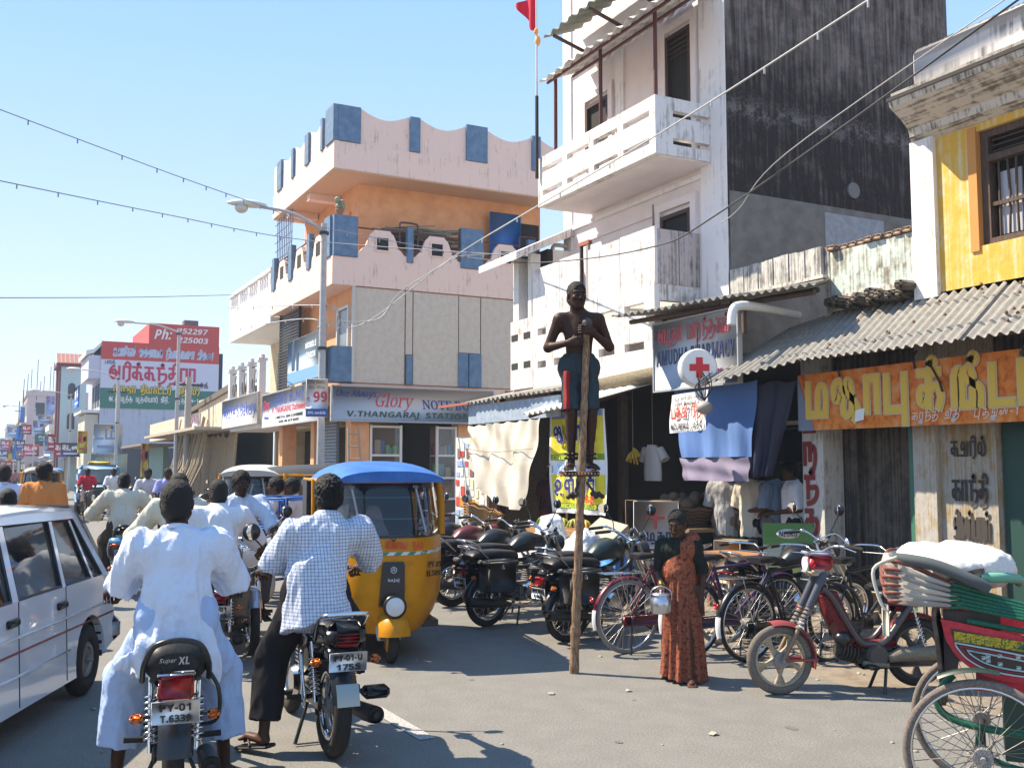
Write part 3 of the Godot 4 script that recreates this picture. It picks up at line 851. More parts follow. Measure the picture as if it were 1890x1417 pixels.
	window_hole(k,V(1.4,4.0,-1.9),V(1.42,5.6,-0.8),0,cream,dark)
	window_hole(k,V(1.4,4.0,-4.3),V(1.42,5.6,-3.0),0,cream,dark)
	var sg:=pl("sign_grey",L(0.5,0.49,0.50),0.5)
	var navy:=pl("navy",L(0.02,0.045,0.21),0.5);var red:=pl("sign_red",L(0.5,0.025,0.05),0.5);var green:=pl("dark_green",L(0.03,0.07,0.055),0.5)
	var s:=sign_at("long grey stationery sign with red and blue lettering on the corner building's side",V(9.33,3.27,-22.9))
	s.rotation.y=0.0
	board(s,"panel",4.2,0.79,0.06,sg,T(0,0),0.035)
	letters(s,func(b2):
		text(b2,"Use Always",T(-1.5,0.22,0.0),0.15,{"w":400,"shear":0.3,"width":0.98,"fit":false})
		text(b2,"NOTE BOOKS",T(1.1,0.02),0.22,{"font":"Droid Serif","shear":-0.15,"width":1.85}),navy)
	letters(s,func(b2):text(b2,"Glory",T(-0.55,0.05),0.42,{"font":"Droid Serif","w":400,"shear":0.25,"width":0.95}),red)
	letters(s,func(b2):text(b2,"V.THANGARAJ  STATIONERY",T(0.1,-0.26),0.17,{"shear":0.15,"width":3.7}),green)
	var wsign:=pl("sign_white",L(0.74,0.75,0.78),0.5)
	s=sign_at("white and blue bakery sign under the pierced white balcony",V(7.1,3.52,-32.1),STREET)
	board(s,"panel",4.9,0.88,0.06,wsign,T(0,0),0.03)
	letters(s,func(b2):text(b2,"ARIYA'S Bakery",T(0,-0.02),0.52,{"w":400,"width":4.4}),pl("deep_blue",L(0.015,0.05,0.42),0.5))
	s=sign_at("white stationery sign with red and blue writing, right of the bakery sign",V(7.1,3.36,-26.35),STREET)
	board(s,"panel",5.4,0.9,0.06,pl("sign_pale",L(0.62,0.68,0.76),0.5),T(0,0),0.03)
	letters(s,func(b2):
		tamil(b2,"தங்கராஜ் ஸ்டேஷனரி",T(0.1,0.24),0.2,2.9)
		text(b2,"Pens",T(-2.2,-0.2),0.1,{"width":0.5})
		text(b2,"SWEETS",T(2.2,-0.1),0.1,{"width":0.6}),pl("deep_blue",L(0.015,0.05,0.42),0.5))
	letters(s,func(b2):
		text(b2,"Glory",T(-2.25,0.12),0.36,{"font":"Droid Serif","shear":0.25,"width":0.7})
		text(b2,"Glory",T(2.25,0.2),0.36,{"font":"Droid Serif","shear":0.25,"width":0.7})
		text(b2,"V. THANGARAJ Stationery",T(0.1,-0.06),0.24,{"width":3.4}),red)
	letters(s,func(b2):
		text(b2,"A HOUSE OF ALL BOOKS & STATIONERIES",T(0.1,-0.24),0.08,{"width":2.7})
		text(b2,"PAPER AND NOTE BOOKS",T(0.1,-0.36),0.07,{"width":2.0}),pl("sign_black",L(0.02,0.02,0.025),0.5))
	s=sign_at("pale blue picture hoarding above the stationery sign, behind the lamp post",V(7.0,4.45,-24.6),STREET)
	board(s,"panel",2.9,1.15,0.05,pl("ad_blue",L(0.5,0.62,0.72),0.5))
	letters(s,func(b2):
		b2.box(V(0,-0.4,0.004),V(2.86,0.3,0.008)),pl("ad_mid",L(0.16,0.33,0.55),0.5),"band")
	letters(s,func(b2):
		b2.box(V(-0.9,0.1,0.006),V(0.28,0.62,0.01));b2.ball(V(-0.9,0.42,0.005),V(0.1,0.12,0.012),6)
		b2.box(V(-0.5,-0.02,0.006),V(0.2,0.45,0.01)),pl("ad_dark",L(0.03,0.06,0.12),0.6),"print")
	letters(s,func(b2):
		text(b2,"MOBILE",T(0.65,0.3),0.14,{"width":0.9});text(b2,"CARDS",T(0.65,0.05),0.14,{"width":0.8}),pl("ad_white",L(0.75,0.78,0.8),0.5))
	s=sign_at("white price board reading 99 on the lamp post",V(5.72,3.1,-19.1))
	s.rotation.y=deg_to_rad(-12)
	board(s,"panel",0.42,0.74,0.03,pl("sign_white",L(0.74,0.75,0.78),0.5))
	letters(s,func(b2):text(b2,"99",T(0.06,0.02),0.2,{"width":0.25});tamil(b2,"ரூ.",T(-0.14,-0.02),0.06,0.09),red)
	letters(s,func(b2):tamil(b2,"புதிய இணைப்பு",T(0,0.3),0.04,0.34);tamil(b2,"சிறப்பு விலை",T(0,0.2),0.035,0.3),pl("sign_black",L(0.02,0.02,0.025),0.5))
	letters(s,func(b2):b2.box(V(0,-0.29,0.004),V(0.415,0.15,0.008)),pl("band_blue",L(0.02,0.07,0.3),0.5),"band")
	letters(s,func(b2):text(b2,"BPL mobile",T(0,-0.29,0.006),0.06,{"shear":0.2,"width":0.34}),wsign)
func white_building() -> void:
	var white:=streaked("white_wall",L(0.8,0.765,0.75),L(0.5,0.46,0.44),0.32,Vector3(0.25,0.25,0.25),31)
	var lilac:=nz("lilac_wall",[[0.2,L(0.72,0.64,0.63)],[0.5,L(0.78,0.7,0.69)],[0.85,L(0.8,0.73,0.72)]],0.01,Vector3.ONE*0.3,0.9,0.2)
	var stained:=stained_wall()
	var weath:=streaked("weathered",L(0.72,0.68,0.66),L(0.30,0.27,0.25),0.36,Vector3(0.45,0.3,0.45),37)
	var dark:=pl("dark_inside",L(0.02,0.018,0.016),0.9)
	var maroon:=pl("maroon",L(0.10,0.02,0.015),0.5)
	var wood:=pl("dark_wood",L(0.05,0.022,0.015),0.6)
	var b:=thing("white_building","tall white building with corrugated awnings, pierced balconies and black stained side wall","building",V(9,0,-10.75))
	var A:=func(called,lo,hi,m):
		var q:=G.new();q.bb(lo,hi);return ob(called,q,m,b)
	A.call("front_wall",V(0,3.2,-4.4),V(0.3,10.6,-0.01),lilac)
	A.call("side_wall",V(-0.025,3.2,-0.3),V(4.55,10.6,0.02),stained)
	A.call("end_wall",V(0.302,3.2,-4.4),V(4.55,10.6,-4.1),white)
	A.call("roof",V(0.302,10.4,-4.1),V(4.55,10.6,-0.3),white)
	A.call("corner_strip",V(-0.04,3.2,-0.55),V(-0.001,10.6,0.018),white)
	A.call("corner_strip",V(-0.03,3.2,-4.42),V(0.28,10.6,-4.15),white)
	A.call("string_course",V(-0.05,5.86,-4.15),V(-0.001,5.93,-0.55),white)
	A.call("string_course",V(-0.04,8.62,-4.15),V(-0.001,8.68,-0.55),white)
	A.call("pilaster",V(-0.035,6.0,-2.75),V(-0.001,8.6,-2.5),white)
	A.call("grey_render",V(0.0,3.3,0.018),V(4.5,5.55,0.04),nz("grey_render",[[0.2,L(0.13,0.118,0.105)],[0.5,L(0.175,0.16,0.142)],[0.8,L(0.22,0.205,0.18)]],0.01,Vector3.ONE*0.5,0.92,0.5))
	A.call("pale_patch",V(1.75,3.6,0.038),V(2.95,5.45,0.048),nz("pale_patch",[[0.2,L(0.24,0.25,0.28)],[0.8,L(0.36,0.37,0.4)]],0.02,Vector3.ONE*0.6,0.9,0.4))
	var disc:=G.new();disc.cyl(V(2.35,5.85,0.01),V(2.35,5.85,0.05),0.12,-1,16);ob("vent_disc",disc,pl("vent_grey",L(0.17,0.16,0.15),0.8),b)
	var Wn:=func(lo,hi):
		var w:=window_hole(b,lo,hi,0,wood,dark)
		var f:=G.new()
		for z in [lo.z-0.07,hi.z+0.07]:f.box(V(-0.035,(lo.y+hi.y)*0.5+0.06,z),V(0.07,hi.y-lo.y+0.28,0.12))
		f.box(V(-0.035,hi.y+0.14,(lo.z+hi.z)*0.5),V(0.07,0.12,hi.z-lo.z+0.02))
		ob("surround",f,lilac,w)
		return w
	Wn.call(V(-0.001,6.2,-1.32),V(0.02,8.22,-0.72))
	Wn.call(V(-0.001,6.95,-3.62),V(0.02,7.9,-2.92))
	Wn.call(V(-0.001,4.6,-1.5),V(0.02,5.5,-0.78))
	var gl:=G.new()
	for j in 4:gl.cyl(V(-0.04,7.86+j*0.08,-1.28),V(-0.04,7.86+j*0.08,-0.76),0.012,-1,6)
	ob("transom_bars",gl,wood,b)
	for r in [[-3.7,-1.72,5.15]]:
		var f:=G.new()
		f.box(V(-0.02,r[2]+0.45,(r[0]+r[1])*0.5),V(0.04,0.05,r[1]-r[0]));f.box(V(-0.02,r[2],r[0]),V(0.04,0.85,0.05));f.box(V(-0.02,r[2],r[1]),V(0.04,0.85,0.05))
		ob("plaster_frame",f,lilac,b)
	var bal:=nd("upper_balcony",b)
	var x0:=-1.0;var y0:=6.03
	var C:=func(called,lo,hi,m,p):
		var q:=G.new();q.bb(lo,hi);return ob(called,q,m,p)
	C.call("floor",V(x0+0.1,y0-0.02,-3.55),V(-0.001,y0+0.08,-0.33),lilac,bal)
	for seg in [[-3.6,-0.3,true]]:
		var q:=G.new()
		q.bb(V(x0,y0,seg[0]),V(x0+0.1,y0+0.16,seg[1]))
		q.bb(V(x0,y0+0.25,seg[0]),V(x0+0.1,y0+0.55,seg[1]))
		q.bb(V(x0,y0+0.64,seg[0]),V(x0+0.1,y0+0.82,seg[1]))
		var n:=4
		for i in n+1:
			var z:float=lerpf(seg[0]+0.07,seg[1]-0.07,float(i)/n)
			for y in [[0.16,0.25],[0.55,0.64]]:q.bb(V(x0+0.001,y0+y[0],z-0.07),V(x0+0.099,y0+y[1],z+0.07))
		ob("pierced_front",q,weath,bal)
	var q:=G.new()
	for y in [[0.0,0.16],[0.25,0.55],[0.64,0.82]]:q.bb(V(x0+0.101,y0+y[0],-0.4),V(-0.001,y0+y[1],-0.301))
	for y in [[0.16,0.25],[0.55,0.64]]:q.bb(V(x0+0.101,y0+y[0],-0.399),V(x0+0.3,y0+y[1],-0.302))
	ob("pierced_end",q,weath,bal)
	for z in [-0.35,-1.75,-3.1]:
		q=G.new();q.cyl(V(x0+0.05,y0+0.82,z),V(x0+0.05,8.15,z),0.03,-1,8);ob("post",q,maroon,b)
	var metal:=streaked("awning_metal",L(0.62,0.60,0.57),L(0.3,0.28,0.25),0.4,Vector3.ONE*0.6,41)
	metal.roughness=0.6
	var aw:=nd("lower_awning",b)
	corrugated(aw,"sheet",V(-1.3,7.9,-3.0),V(-1.3,7.9,0.3),V(-0.05,8.55,-3.6),V(-0.05,8.55,-0.2),4,metal,0.26,0.028)
	q=G.new();q.cyl(V(-1.1,7.96,-3.1),V(-1.1,7.96,0.2),0.025,-1,6);q.cyl(V(-0.5,8.25,-3.3),V(-0.5,8.25,0.0),0.025,-1,6);ob("purlin",q,maroon,aw)
	aw=nd("upper_awning",b)
	corrugated(aw,"sheet",V(-1.05,8.8,-3.3),V(-1.05,8.8,-0.9),V(-0.1,9.35,-3.9),V(-0.1,9.35,-1.2),3,nz("green_grey_sheet",[[0.2,L(0.14,0.15,0.12)],[0.8,L(0.26,0.27,0.22)]],0.03,Vector3.ONE,0.8,0.3),0.26,0.028)
	q=G.new()
	for z in [-3.1,-2.0,-1.1]:q.cyl(V(-0.98,8.78,z),V(-0.05,8.6,z-0.1),0.03,-1,6)
	ob("bracket",q,wood,aw)
	q=G.new()
	q.tube(curve([V(-0.08,5.6,-4.25),V(-0.3,5.6,-4.25),V(-0.36,5.5,-4.25),V(-0.36,5.2,-4.25)],4),0.035,8)
	q.tube([V(-0.12,5.35,-4.3),V(-0.12,4.3,-4.3)],0.07,10)
	q.lathe([[0.03,5.3],[0.1,5.33],[0.11,5.45],[0.06,5.52]],T(-0.12,0,-4.3),10)
	ob("drain_pipe",q,pl("pipe_clay",L(0.42,0.36,0.3),0.7),b)
	q=G.new();q.cyl(V(-0.05,5.75,-1.7),V(-0.05,5.35,-1.7),0.015,-1,6);q.ball(V(-0.08,5.33,-1.7),V(0.06,0.04,0.06),6);ob("wall_lamp",q,pl("lamp_grey",L(0.3,0.29,0.28),0.6),b)
	var lb:=thing("pierced_balcony","weathered lower balcony of pale panels above slotted concrete, behind the stilt walker","balcony",V(8.2,0,-11.4))
	var P:=func(called,lo,hi,m):
		var qq:=G.new();qq.bb(lo,hi);return ob(called,qq,m,lb)
	P.call("floor",V(0.1,3.05,-3.5),V(0.79,3.2,-0.02),weath)
	q=G.new()
	for y in [[3.05,3.4],[3.52,3.95],[4.07,4.3]]:q.bb(V(0,y[0],-3.5),V(0.1,y[1],0))
	for z in [-3.45,-2.9,-2.25,-1.55,-0.85,-0.1]:
		for y in [[3.4,3.52],[3.95,4.07]]:q.bb(V(0.001,y[0],z-0.16),V(0.099,y[1],z+0.1))
	ob("slotted_front",q,weath,lb)
	q=G.new()
	for y in [[3.05,3.4],[3.52,3.95],[4.07,4.3]]:q.bb(V(0.101,y[0],-0.1),V(0.79,y[1],-0.001))
	ob("slotted_end",q,weath,lb)
	for z in [[-3.5,-2.62],[-2.6,-1.98],[-1.72,-0.86],[-0.84,0.02]]:
		P.call("panel",V(0.0,4.3,z[0]),V(0.05,5.1+rng.randf_range(-0.02,0.02),z[1]),weath)
	for x in [[0.06,0.42],[0.44,0.79]]:
		P.call("panel",V(x[0],4.3,-0.04),V(x[1],5.08,0.01),streaked("weathered_pink",L(0.5,0.43,0.41),L(0.17,0.15,0.14),0.42,Vector3(0.45,0.3,0.45),57))
	P.call("gate_post",V(0.0,4.3,-1.97),V(0.05,5.2,-1.94),wood)
	P.call("gate_post",V(0.0,4.3,-1.8),V(0.05,5.2,-1.73),pl("gate_grey",L(0.3,0.27,0.26),0.8))
	P.call("gate_lintel",V(-0.01,5.2,-2.0),V(0.06,5.26,-1.7),pl("red_lintel",L(0.33,0.1,0.06),0.7))
	P.call("red_sill",V(0.11,3.52,-3.4),V(0.14,3.6,-0.2),pl("red_lintel",L(0.33,0.1,0.06),0.7))
	P.call("back_shadow_wall",V(0.7,3.2,-3.45),V(0.75,4.3,-0.12),nz("plain_white",[[0.2,L(0.6,0.59,0.57)],[0.8,L(0.7,0.69,0.67)]],0.02,Vector3.ONE,0.9,0.2))
	var le:=thing("low_white_house","low white end house with sloped concrete canopy and slotted wall, left of the pierced balcony","building",V(8.2,0,-15.0))
	var E2:=func(called,lo,hi,m):
		var qq:=G.new();qq.bb(lo,hi);return ob(called,qq,m,le)
	var wp:=nz("plain_white",[],0.02)
	E2.call("slotted_wall",V(0.0,3.1,-0.72),V(0.14,4.3,0.08),weath)
	for y in [3.45,3.95]:
		for z in [-0.55,-0.1]:E2.call("slot",V(-0.008,y,z-0.13),V(0.02,y+0.11,z+0.1),dark)
	E2.call("column",V(0.0,4.3,-0.6),V(0.18,5.4,-0.42),wp)
	E2.call("column",V(0.0,4.3,-0.08),V(0.18,5.4,0.04),wp)
	E2.call("window_wall",V(0.3,4.3,-0.9),V(0.4,5.5,0.08),dark)
	E2.call("wall",V(0.41,3.1,-1.4),V(0.8,5.5,0.08),wp)
	q=G.new()
	q.hexa([V(-0.35,5.25,0.15),V(0.85,5.8,0.15),V(0.85,5.8,-1.3),V(-0.35,5.25,-1.3),V(-0.35,5.37,0.15),V(0.85,5.95,0.15),V(0.85,5.95,-1.3),V(-0.35,5.37,-1.3)])
	ob("canopy",q,weath,le)
	E2.call("crumbling_base",V(0.05,2.9,-0.7),V(0.4,3.1,0.05),nz("crumble",[[0.3,L(0.28,0.18,0.12)],[0.7,L(0.6,0.55,0.5)]],0.03,Vector3.ONE,0.95,0.8))
	var fp:=thing("flag_pole","thin pole with a red flag rising beside the upper balcony","flag pole",V(7.95,0,-14.3))
	q=G.new();q.tube([V(0,6.5,0),V(0,7.9,0)],0.03,8);ob("dark_pole",q,pl("pole_dark",L(0.03,0.02,0.02),0.6),fp)
	q=G.new();q.tube([V(0,7.9,0),V(0,10.1,0)],0.018,8);ob("white_pole",q,pl("pole_white",L(0.6,0.6,0.62),0.5),fp)
	q=G.new()
	q.sheet(14,14,func(u,v):
		var w:float=u*(1.0-v*0.85)
		return V(-0.05*sin(w*9.0)-w*0.16,9.72-v*0.7-w*0.18+u*0.06,-0.02-w*0.4),0.004)
	var fl:=ob("flag",q,pl("flag_red",L(0.62,0.008,0.04),0.8),fp)
	fl.material_override.backlight_enabled=true;fl.material_override.backlight=Color(0.5,0.02,0.05)
	q=G.new();q.ball(V(0.02,8.85,0),V(0.05,0.09,0.05),6);q.ball(V(-0.02,9.0,0.02),V(0.04,0.06,0.04),6);ob("garland",q,pl("marigold",L(0.7,0.35,0.08),0.8),fp)
func stained_wall() -> StandardMaterial3D:
	var m:=pl("stained_wall",Color.WHITE,0.92)
	var a:=FastNoiseLite.new();a.seed=61;a.frequency=0.02;a.fractal_octaves=5;a.fractal_gain=0.65
	var b:=FastNoiseLite.new();b.seed=62;b.frequency=0.06;b.fractal_octaves=4
	var ia:=a.get_seamless_image(512,512,false,false,0.15)
	var ib:=b.get_seamless_image(512,512,false,false,0.15)
	m.albedo_texture=image_tex(512,512,func(x,y):
		var n:=ia.get_pixel(x,y).r
		var s:=ib.get_pixel((x*2) % 512,y/9).r
		var f:=ib.get_pixel((x*3) % 512,(y*3) % 512).r
		var band:=smoothstep(150.0,265.0,float(y))*(1.0-smoothstep(455.0,480.0,float(y)))
		var c:=L(0.19,0.155,0.135).lerp(L(0.022,0.014,0.011),clampf(s*1.1+n*0.9-0.62+band*0.6,0,1))
		var ledge:=maxf(1.0-absf(y-268.0-26.0*(n-0.5))/34.0,1.0-absf(y-466.0)/20.0)
		c=c.lerp(L(0.34,0.32,0.30),smoothstep(0.5,0.72,n*0.55+f*0.3+maxf(ledge,0.0)*0.24)*(0.18+0.36*maxf(ledge,0.0)))
		var sw:=smoothstep(0.62,0.75,ib.get_pixel((x*2+90) % 512,3).r)*smoothstep(0.35,0.6,n)
		return c.lerp(L(0.2,0.195,0.19),sw*0.55*(1.0-band)))
	m.uv1_triplanar=true;m.uv1_world_triplanar=true;m.uv1_scale=V(0.2,0.2,0.2);m.uv1_offset=V(0.1,0.12,0);m.uv1_triplanar_sharpness=8
	m.normal_enabled=true;m.normal_texture=nm(0.02,3);m.normal_scale=0.7
	return m
func hang_cloth(parent:Node3D,called:String,a:Vector3,b:Vector3,c:Vector3,d:Vector3,m:Material,fold:=0.04,waves:=5.0,n:=28) -> MeshInstance3D:
	var g:=G.new()
	var nrm:=(b-a).cross(a-d).normalized()
	var ph:=rng.randf()*6.0
	g.sheet(n,n,func(u,v):
		var p:Vector3=d.lerp(c,u).lerp(a.lerp(b,u),v)
		return p+nrm*fold*((1.1-v)*sin(u*waves*TAU+ph+v*1.5)+0.35*sin(u*waves*2.7*TAU+v*6.0)*(1.0-v*0.6)+0.3*sin(v*9.0+u*5.0))-Vector3(0,0.02*sin(u*PI*3.0)*v,0),0.004)
	return ob(called,g,m,parent)
func yellow_building() -> void:
	var yel:=streaked("ochre_wall",L(0.62,0.36,0.05),L(0.6,0.48,0.28),0.46,Vector3(0.5,0.35,0.5),71)
	var weath:=streaked("parapet_grey",L(0.52,0.49,0.48),L(0.05,0.045,0.042),0.5,Vector3(0.5,0.4,0.5),73)
	var whit:=streaked("pilaster_white",L(0.72,0.70,0.68),L(0.4,0.37,0.33),0.35,Vector3(0.6,0.4,0.6),75)
	var cor:=streaked("cornice",L(0.55,0.5,0.44),L(0.14,0.12,0.1),0.42,Vector3(0.6,0.6,0.6),77)
	var dark:=pl("dark_inside",L(0.02,0.018,0.016),0.9)
	var wood:=nz("old_wood",[[0.2,L(0.05,0.03,0.02)],[0.8,L(0.12,0.075,0.05)]],0.03,V(2,0.3,2),0.8,0.4)
	var b:=thing("ochre_building","ochre yellow upper storey with barred window, grey cornice and stained parapet","building",V(9,0,-7.62))
	var A:=func(called,lo,hi,m):
		var q:=G.new();q.bb(lo,hi);return ob(called,q,m,b)
	A.call("wall",V(0.0,3.55,0.3),V(0.3,5.4,0.78),yel)
	A.call("wall",V(0.0,3.55,0.78),V(0.3,4.0,4.4),yel)
	A.call("wall",V(0.0,5.2,0.78),V(0.3,5.4,4.4),yel)
	A.call("wall",V(0.0,4.0,1.75),V(0.3,5.2,4.4),yel)
	A.call("side_wall",V(0.31,3.55,0.0),V(4,6.2,0.2),whit)
	A.call("pilaster",V(-0.06,3.55,0.0),V(0.3,5.3,0.3),whit)
	A.call("reveal",V(-0.02,3.95,0.7),V(0.28,5.25,0.8),pl("orange_reveal",L(0.55,0.24,0.06),0.8))
	var q:=G.new()
	var prof:=[V(0,5.28,0),V(-0.12,5.34,0),V(-0.14,5.42,0),V(-0.3,5.5,0),V(-0.46,5.6,0),V(-0.48,5.66,0),V(-0.42,5.68,0),V(-0.44,5.76,0),V(-0.3,5.79,0),V(0.3,5.8,0),V(0.3,5.28,0)]
	q.loft([prof.map(func(p):return p+V(0,0,4.4)),prof.map(func(p):return p+V(0,0,0.1 if p.x < -0.2 else (0.06 if p.x < -0.1 else 0.0)))],-1)
	ob("cornice",q,cor,b)
	A.call("drip_edge",V(-0.5,5.66,0.09),V(-0.43,5.7,4.4),pl("black_edge",L(0.04,0.035,0.033),0.9))
	q=G.new()
	q.bevel(V(0.12,6.08,2.2),V(0.26,0.58,4.4),0.06)
	ob("parapet",q,weath,b)
	A.call("parapet_side",V(0.26,5.8,0.0),V(4,6.3,0.2),weath)
	var w:=nd("window",b)
	q=G.new();q.bb(V(0.2,4.0,0.8),V(0.26,5.2,1.75));ob("pane",q,dark,w)
	q=G.new()
	for z in [0.85,1.7]:q.bb(V(0.05,4.0,z-0.045),V(0.16,5.2,z+0.045))
	q.bb(V(0.051,4.0,0.895),V(0.159,4.07,1.655));q.bb(V(0.051,5.12,0.895),V(0.159,5.2,1.655));q.bb(V(0.03,4.86,0.895),V(0.14,4.93,1.655))
	ob("frame",q,wood,w)
	for i in 7:
		q=G.new();var z:=0.97+i*0.1
		q.tube([V(0.1,4.07,z),V(0.1+0.01*sin(i*2.0),4.5,z+0.012*sin(i*1.7)),V(0.1,4.86,z)],0.013,6);ob("bar",q,wood,w)
	q=G.new();q.bb(V(0.07,4.4,0.9),V(0.1,4.44,1.65));ob("cross_bar",q,wood,w)
	for i in 3:
		q=G.new();q.cyl(V(0.1,4.97+i*0.06,0.9),V(0.1,4.97+i*0.06,1.65),0.01,-1,6);ob("bar",q,wood,w)
	for k in [[0.95,1.2,0.0],[1.32,1.62,0.02]]:
		q=G.new();q.bb(V(0.13,4.1,k[0]),V(0.15,4.75,k[1]));ob("curtain",q,pl("curtain_grey",L(0.42,0.42,0.46),0.9),w)
	var aq:=thing("aqua_parapet","faded aqua parapet wall with crumbling brick coping between the ochre and dark walls","wall",V(9,0,-7.62))
	q=G.new();q.bb(V(-0.02,3.78,-1.25),V(0.2,4.32,-0.01));ob("wall",q,streaked("aqua_wall",L(0.50,0.57,0.52),L(0.2,0.17,0.13),0.42,Vector3(0.5,0.5,0.5),79),aq)
	q=G.new();q.bb(V(-0.05,3.72,-1.27),V(0.2,3.78,0.0));ob("ledge",q,cor,aq)
	for i in 9:
		q=G.new();q.bevel(V(0.08+rng.randf_range(-0.01,0.01),4.36,-1.18+i*0.137),V(0.26,0.065,0.125),0.012,Transform3D(Basis(Vector3.UP,rng.randf_range(-0.05,0.05)),Vector3.ZERO));ob("brick",q,nz("coping_brick",[[0.2,L(0.2,0.12,0.08)],[0.8,L(0.36,0.27,0.2)]],0.05,Vector3.ONE*2,0.95,0.6),aq)
	q=G.new()
	for i in 14:q.bevel(V(-0.1+rng.randf_range(-0.1,0.1),3.66+rng.randf_range(-0.06,0.06),-1.2+i*0.09),V(0.3,0.1,0.12),0.03,Transform3D(Basis(Vector3(0.3,1,0.2).normalized(),rng.randf()),Vector3.ZERO) if false else Transform3D())
	ob("broken_masonry",q,nz("rubble",[[0.2,L(0.06,0.05,0.04)],[0.8,L(0.2,0.17,0.13)]],0.05,Vector3.ONE*2,0.95,0.9),aq)
	var rs:=thing("ribbed_slab","weathered ribbed concrete slab edge below the grey render, left of the aqua parapet","wall",V(9,0,-7.62))
	for i in 12:
		q=G.new();q.bb(V(-0.06-0.012*(i % 2),4.06,-3.05+i*0.142),V(0.2,4.42+rng.randf_range(-0.012,0.012),-2.915+i*0.142));ob("rib",q,streaked("slab_grey",L(0.5,0.48,0.45),L(0.14,0.13,0.12),0.45,Vector3(0.8,0.4,0.8),81),rs)
	q=G.new();q.bb(V(-0.1,4.02,-3.05),V(0.25,4.06,-1.3));ob("edge",q,cor,rs)
	q=G.new();q.bb(V(-0.02,3.5,-1.34),V(0.3,4.4,-1.27));ob("end",q,cor,rs)
	var asb:=nz("asbestos",[[0.2,L(0.15,0.14,0.125)],[0.45,L(0.25,0.235,0.21)],[0.8,L(0.32,0.305,0.28)]],0.03,Vector3.ONE*0.7,0.9,0.15)
	var rf:=thing("corrugated_roof","grey corrugated asbestos roof sloping over the orange sign","roof",V(0,0,0))
	corrugated(rf,"sheet",V(8.12,2.94,-8.55),V(8.12,2.9,-3.4),V(9.08,3.62,-8.75),V(9.08,3.6,-3.4),5,asb,0.115,0.021)
	corrugated(rf,"sheet",V(7.62,2.72,-9.75),V(8.1,2.93,-8.52),V(9.02,3.5,-9.6),V(9.02,3.6,-8.7),1,asb,0.115,0.021)
	q=G.new()
	for p in [[8.3,2.98],[8.9,3.4]]:q.cyl(V(p[0],p[1],-9.3),V(p[0],p[1],-3.5),0.035,-1,6)
	ob("purlin",q,wood,rf)
	for i in 26:
		q=G.new();var u:=rng.randf();var z:=rng.randf_range(-8.4,-5.6)
		q.lathe([[0.018,0],[0.018,0.012],[0.005,0.03],[0.0,0.031]],T(lerpf(8.2,9.0,u),lerpf(2.985,3.58,u)+0.02,z),6);ob("roof_bolt",q,pl("rust",L(0.12,0.06,0.035),0.8),rf)
	var r2:=thing("corrugated_roof","thin corrugated roof edge over the pharmacy sign","roof",V(0,0,0))
	corrugated(r2,"sheet",V(7.5,3.78,-11.4),V(8.25,3.8,-8.35),V(9.0,4.02,-11.9),V(9.0,4.0,-8.9),3,asb,0.115,0.021)
	q=G.new()
	for p in [[V(7.8,3.72,-11.4),V(8.45,3.76,-8.6)],[V(8.4,3.83,-11.6),V(8.8,3.86,-8.9)]]:q.cyl(p[0],p[1],0.035,-1,6)
	ob("purlin",q,wood,r2)
	for z in [-11.0,-10.2,-9.4]:
		q=G.new();q.bb(V(8.05,3.35,z-0.02),V(8.1,3.78,z+0.02));ob("hanger",q,wood,r2)
	var s:=sign_at("rusty orange sign with big yellow Tamil letters hanging under the asbestos roof",V(8.6,2.5,-6.95),STREET)
	var om:=nz("orange_sign",[[0.15,L(0.58,0.30,0.17)],[0.35,L(0.66,0.22,0.04)],[0.6,L(0.62,0.165,0.02)],[0.85,L(0.36,0.09,0.02)]],0.012,Vector3.ONE*0.9,0.5,0.15,false)
	var bo:=G.new()
	bo.prism(PackedVector2Array([Vector2(-2.12,0.33),Vector2(3.4,0.36),Vector2(3.4,-0.34),Vector2(-1.86,-0.33)]),Transform3D(),-0.05,0.0)
	ob("panel",bo,om,s)
	bo=G.new();bo.prism(PackedVector2Array([Vector2(-2.13,0.32),Vector2(-1.87,-0.33),Vector2(-2.13,-0.33)]),Transform3D(),-0.05,-0.004)
	ob("corner_plate",bo,pl("slate_plate",L(0.16,0.19,0.27),0.5),s)
	letters(s,func(b2):tamil(b2,"மஹாபுக்ஸ்டோர்",T(-0.42,0.03,0.0),0.36,3.05,0.3),pl("letter_edge",L(0.55,0.42,0.22),0.6),"lettering_edge")
	letters(s,func(b2):tamil(b2,"மஹாபுக்ஸ்டோர்",T(-0.42,0.03,0.004),0.36,3.05,0.2),pl("letter_yellow",L(0.66,0.42,0.05),0.6))
	letters(s,func(b2):tamil(b2,"காந்தி வீதி",T(-0.15,-0.235),0.07,0.6,0.14,0.2);tamil(b2,"புதுவை-1",T(0.55,-0.235),0.07,0.5,0.14,0.2),pl("letter_pale",L(0.7,0.55,0.45),0.6))
	for i in 4:
		var hk:=G.new();var x:=[-1.45,-0.4,0.85,1.5][i] as float
		hk.tube(curve([V(x,0.45,-0.03),V(x,0.38,0.03),V(x+0.02,0.3,0.035),V(x,0.27,0.01)],3),0.014,6);ob("hook",hk,pl("dark_steel",L(0.035,0.035,0.04),0.5,0.3),s)
	for x in [-0.35,0.05,0.5,1.5]:
		var hk:=G.new();hk.cyl(V(x,-0.29,0.0),V(x,-0.29,0.008),0.03,-1,8);ob("washer",hk,pl("washer_grey",L(0.45,0.42,0.4),0.6),s)
	var pa:=G.new();pa.sheet(3,3,func(u,v):return V(-1.22+u*0.13,-0.26+v*0.13+u*0.02,0.012+0.02*(1-v)),0.003);ob("torn_paper",pa,pl("paper_white",L(0.75,0.74,0.72),0.8),s)
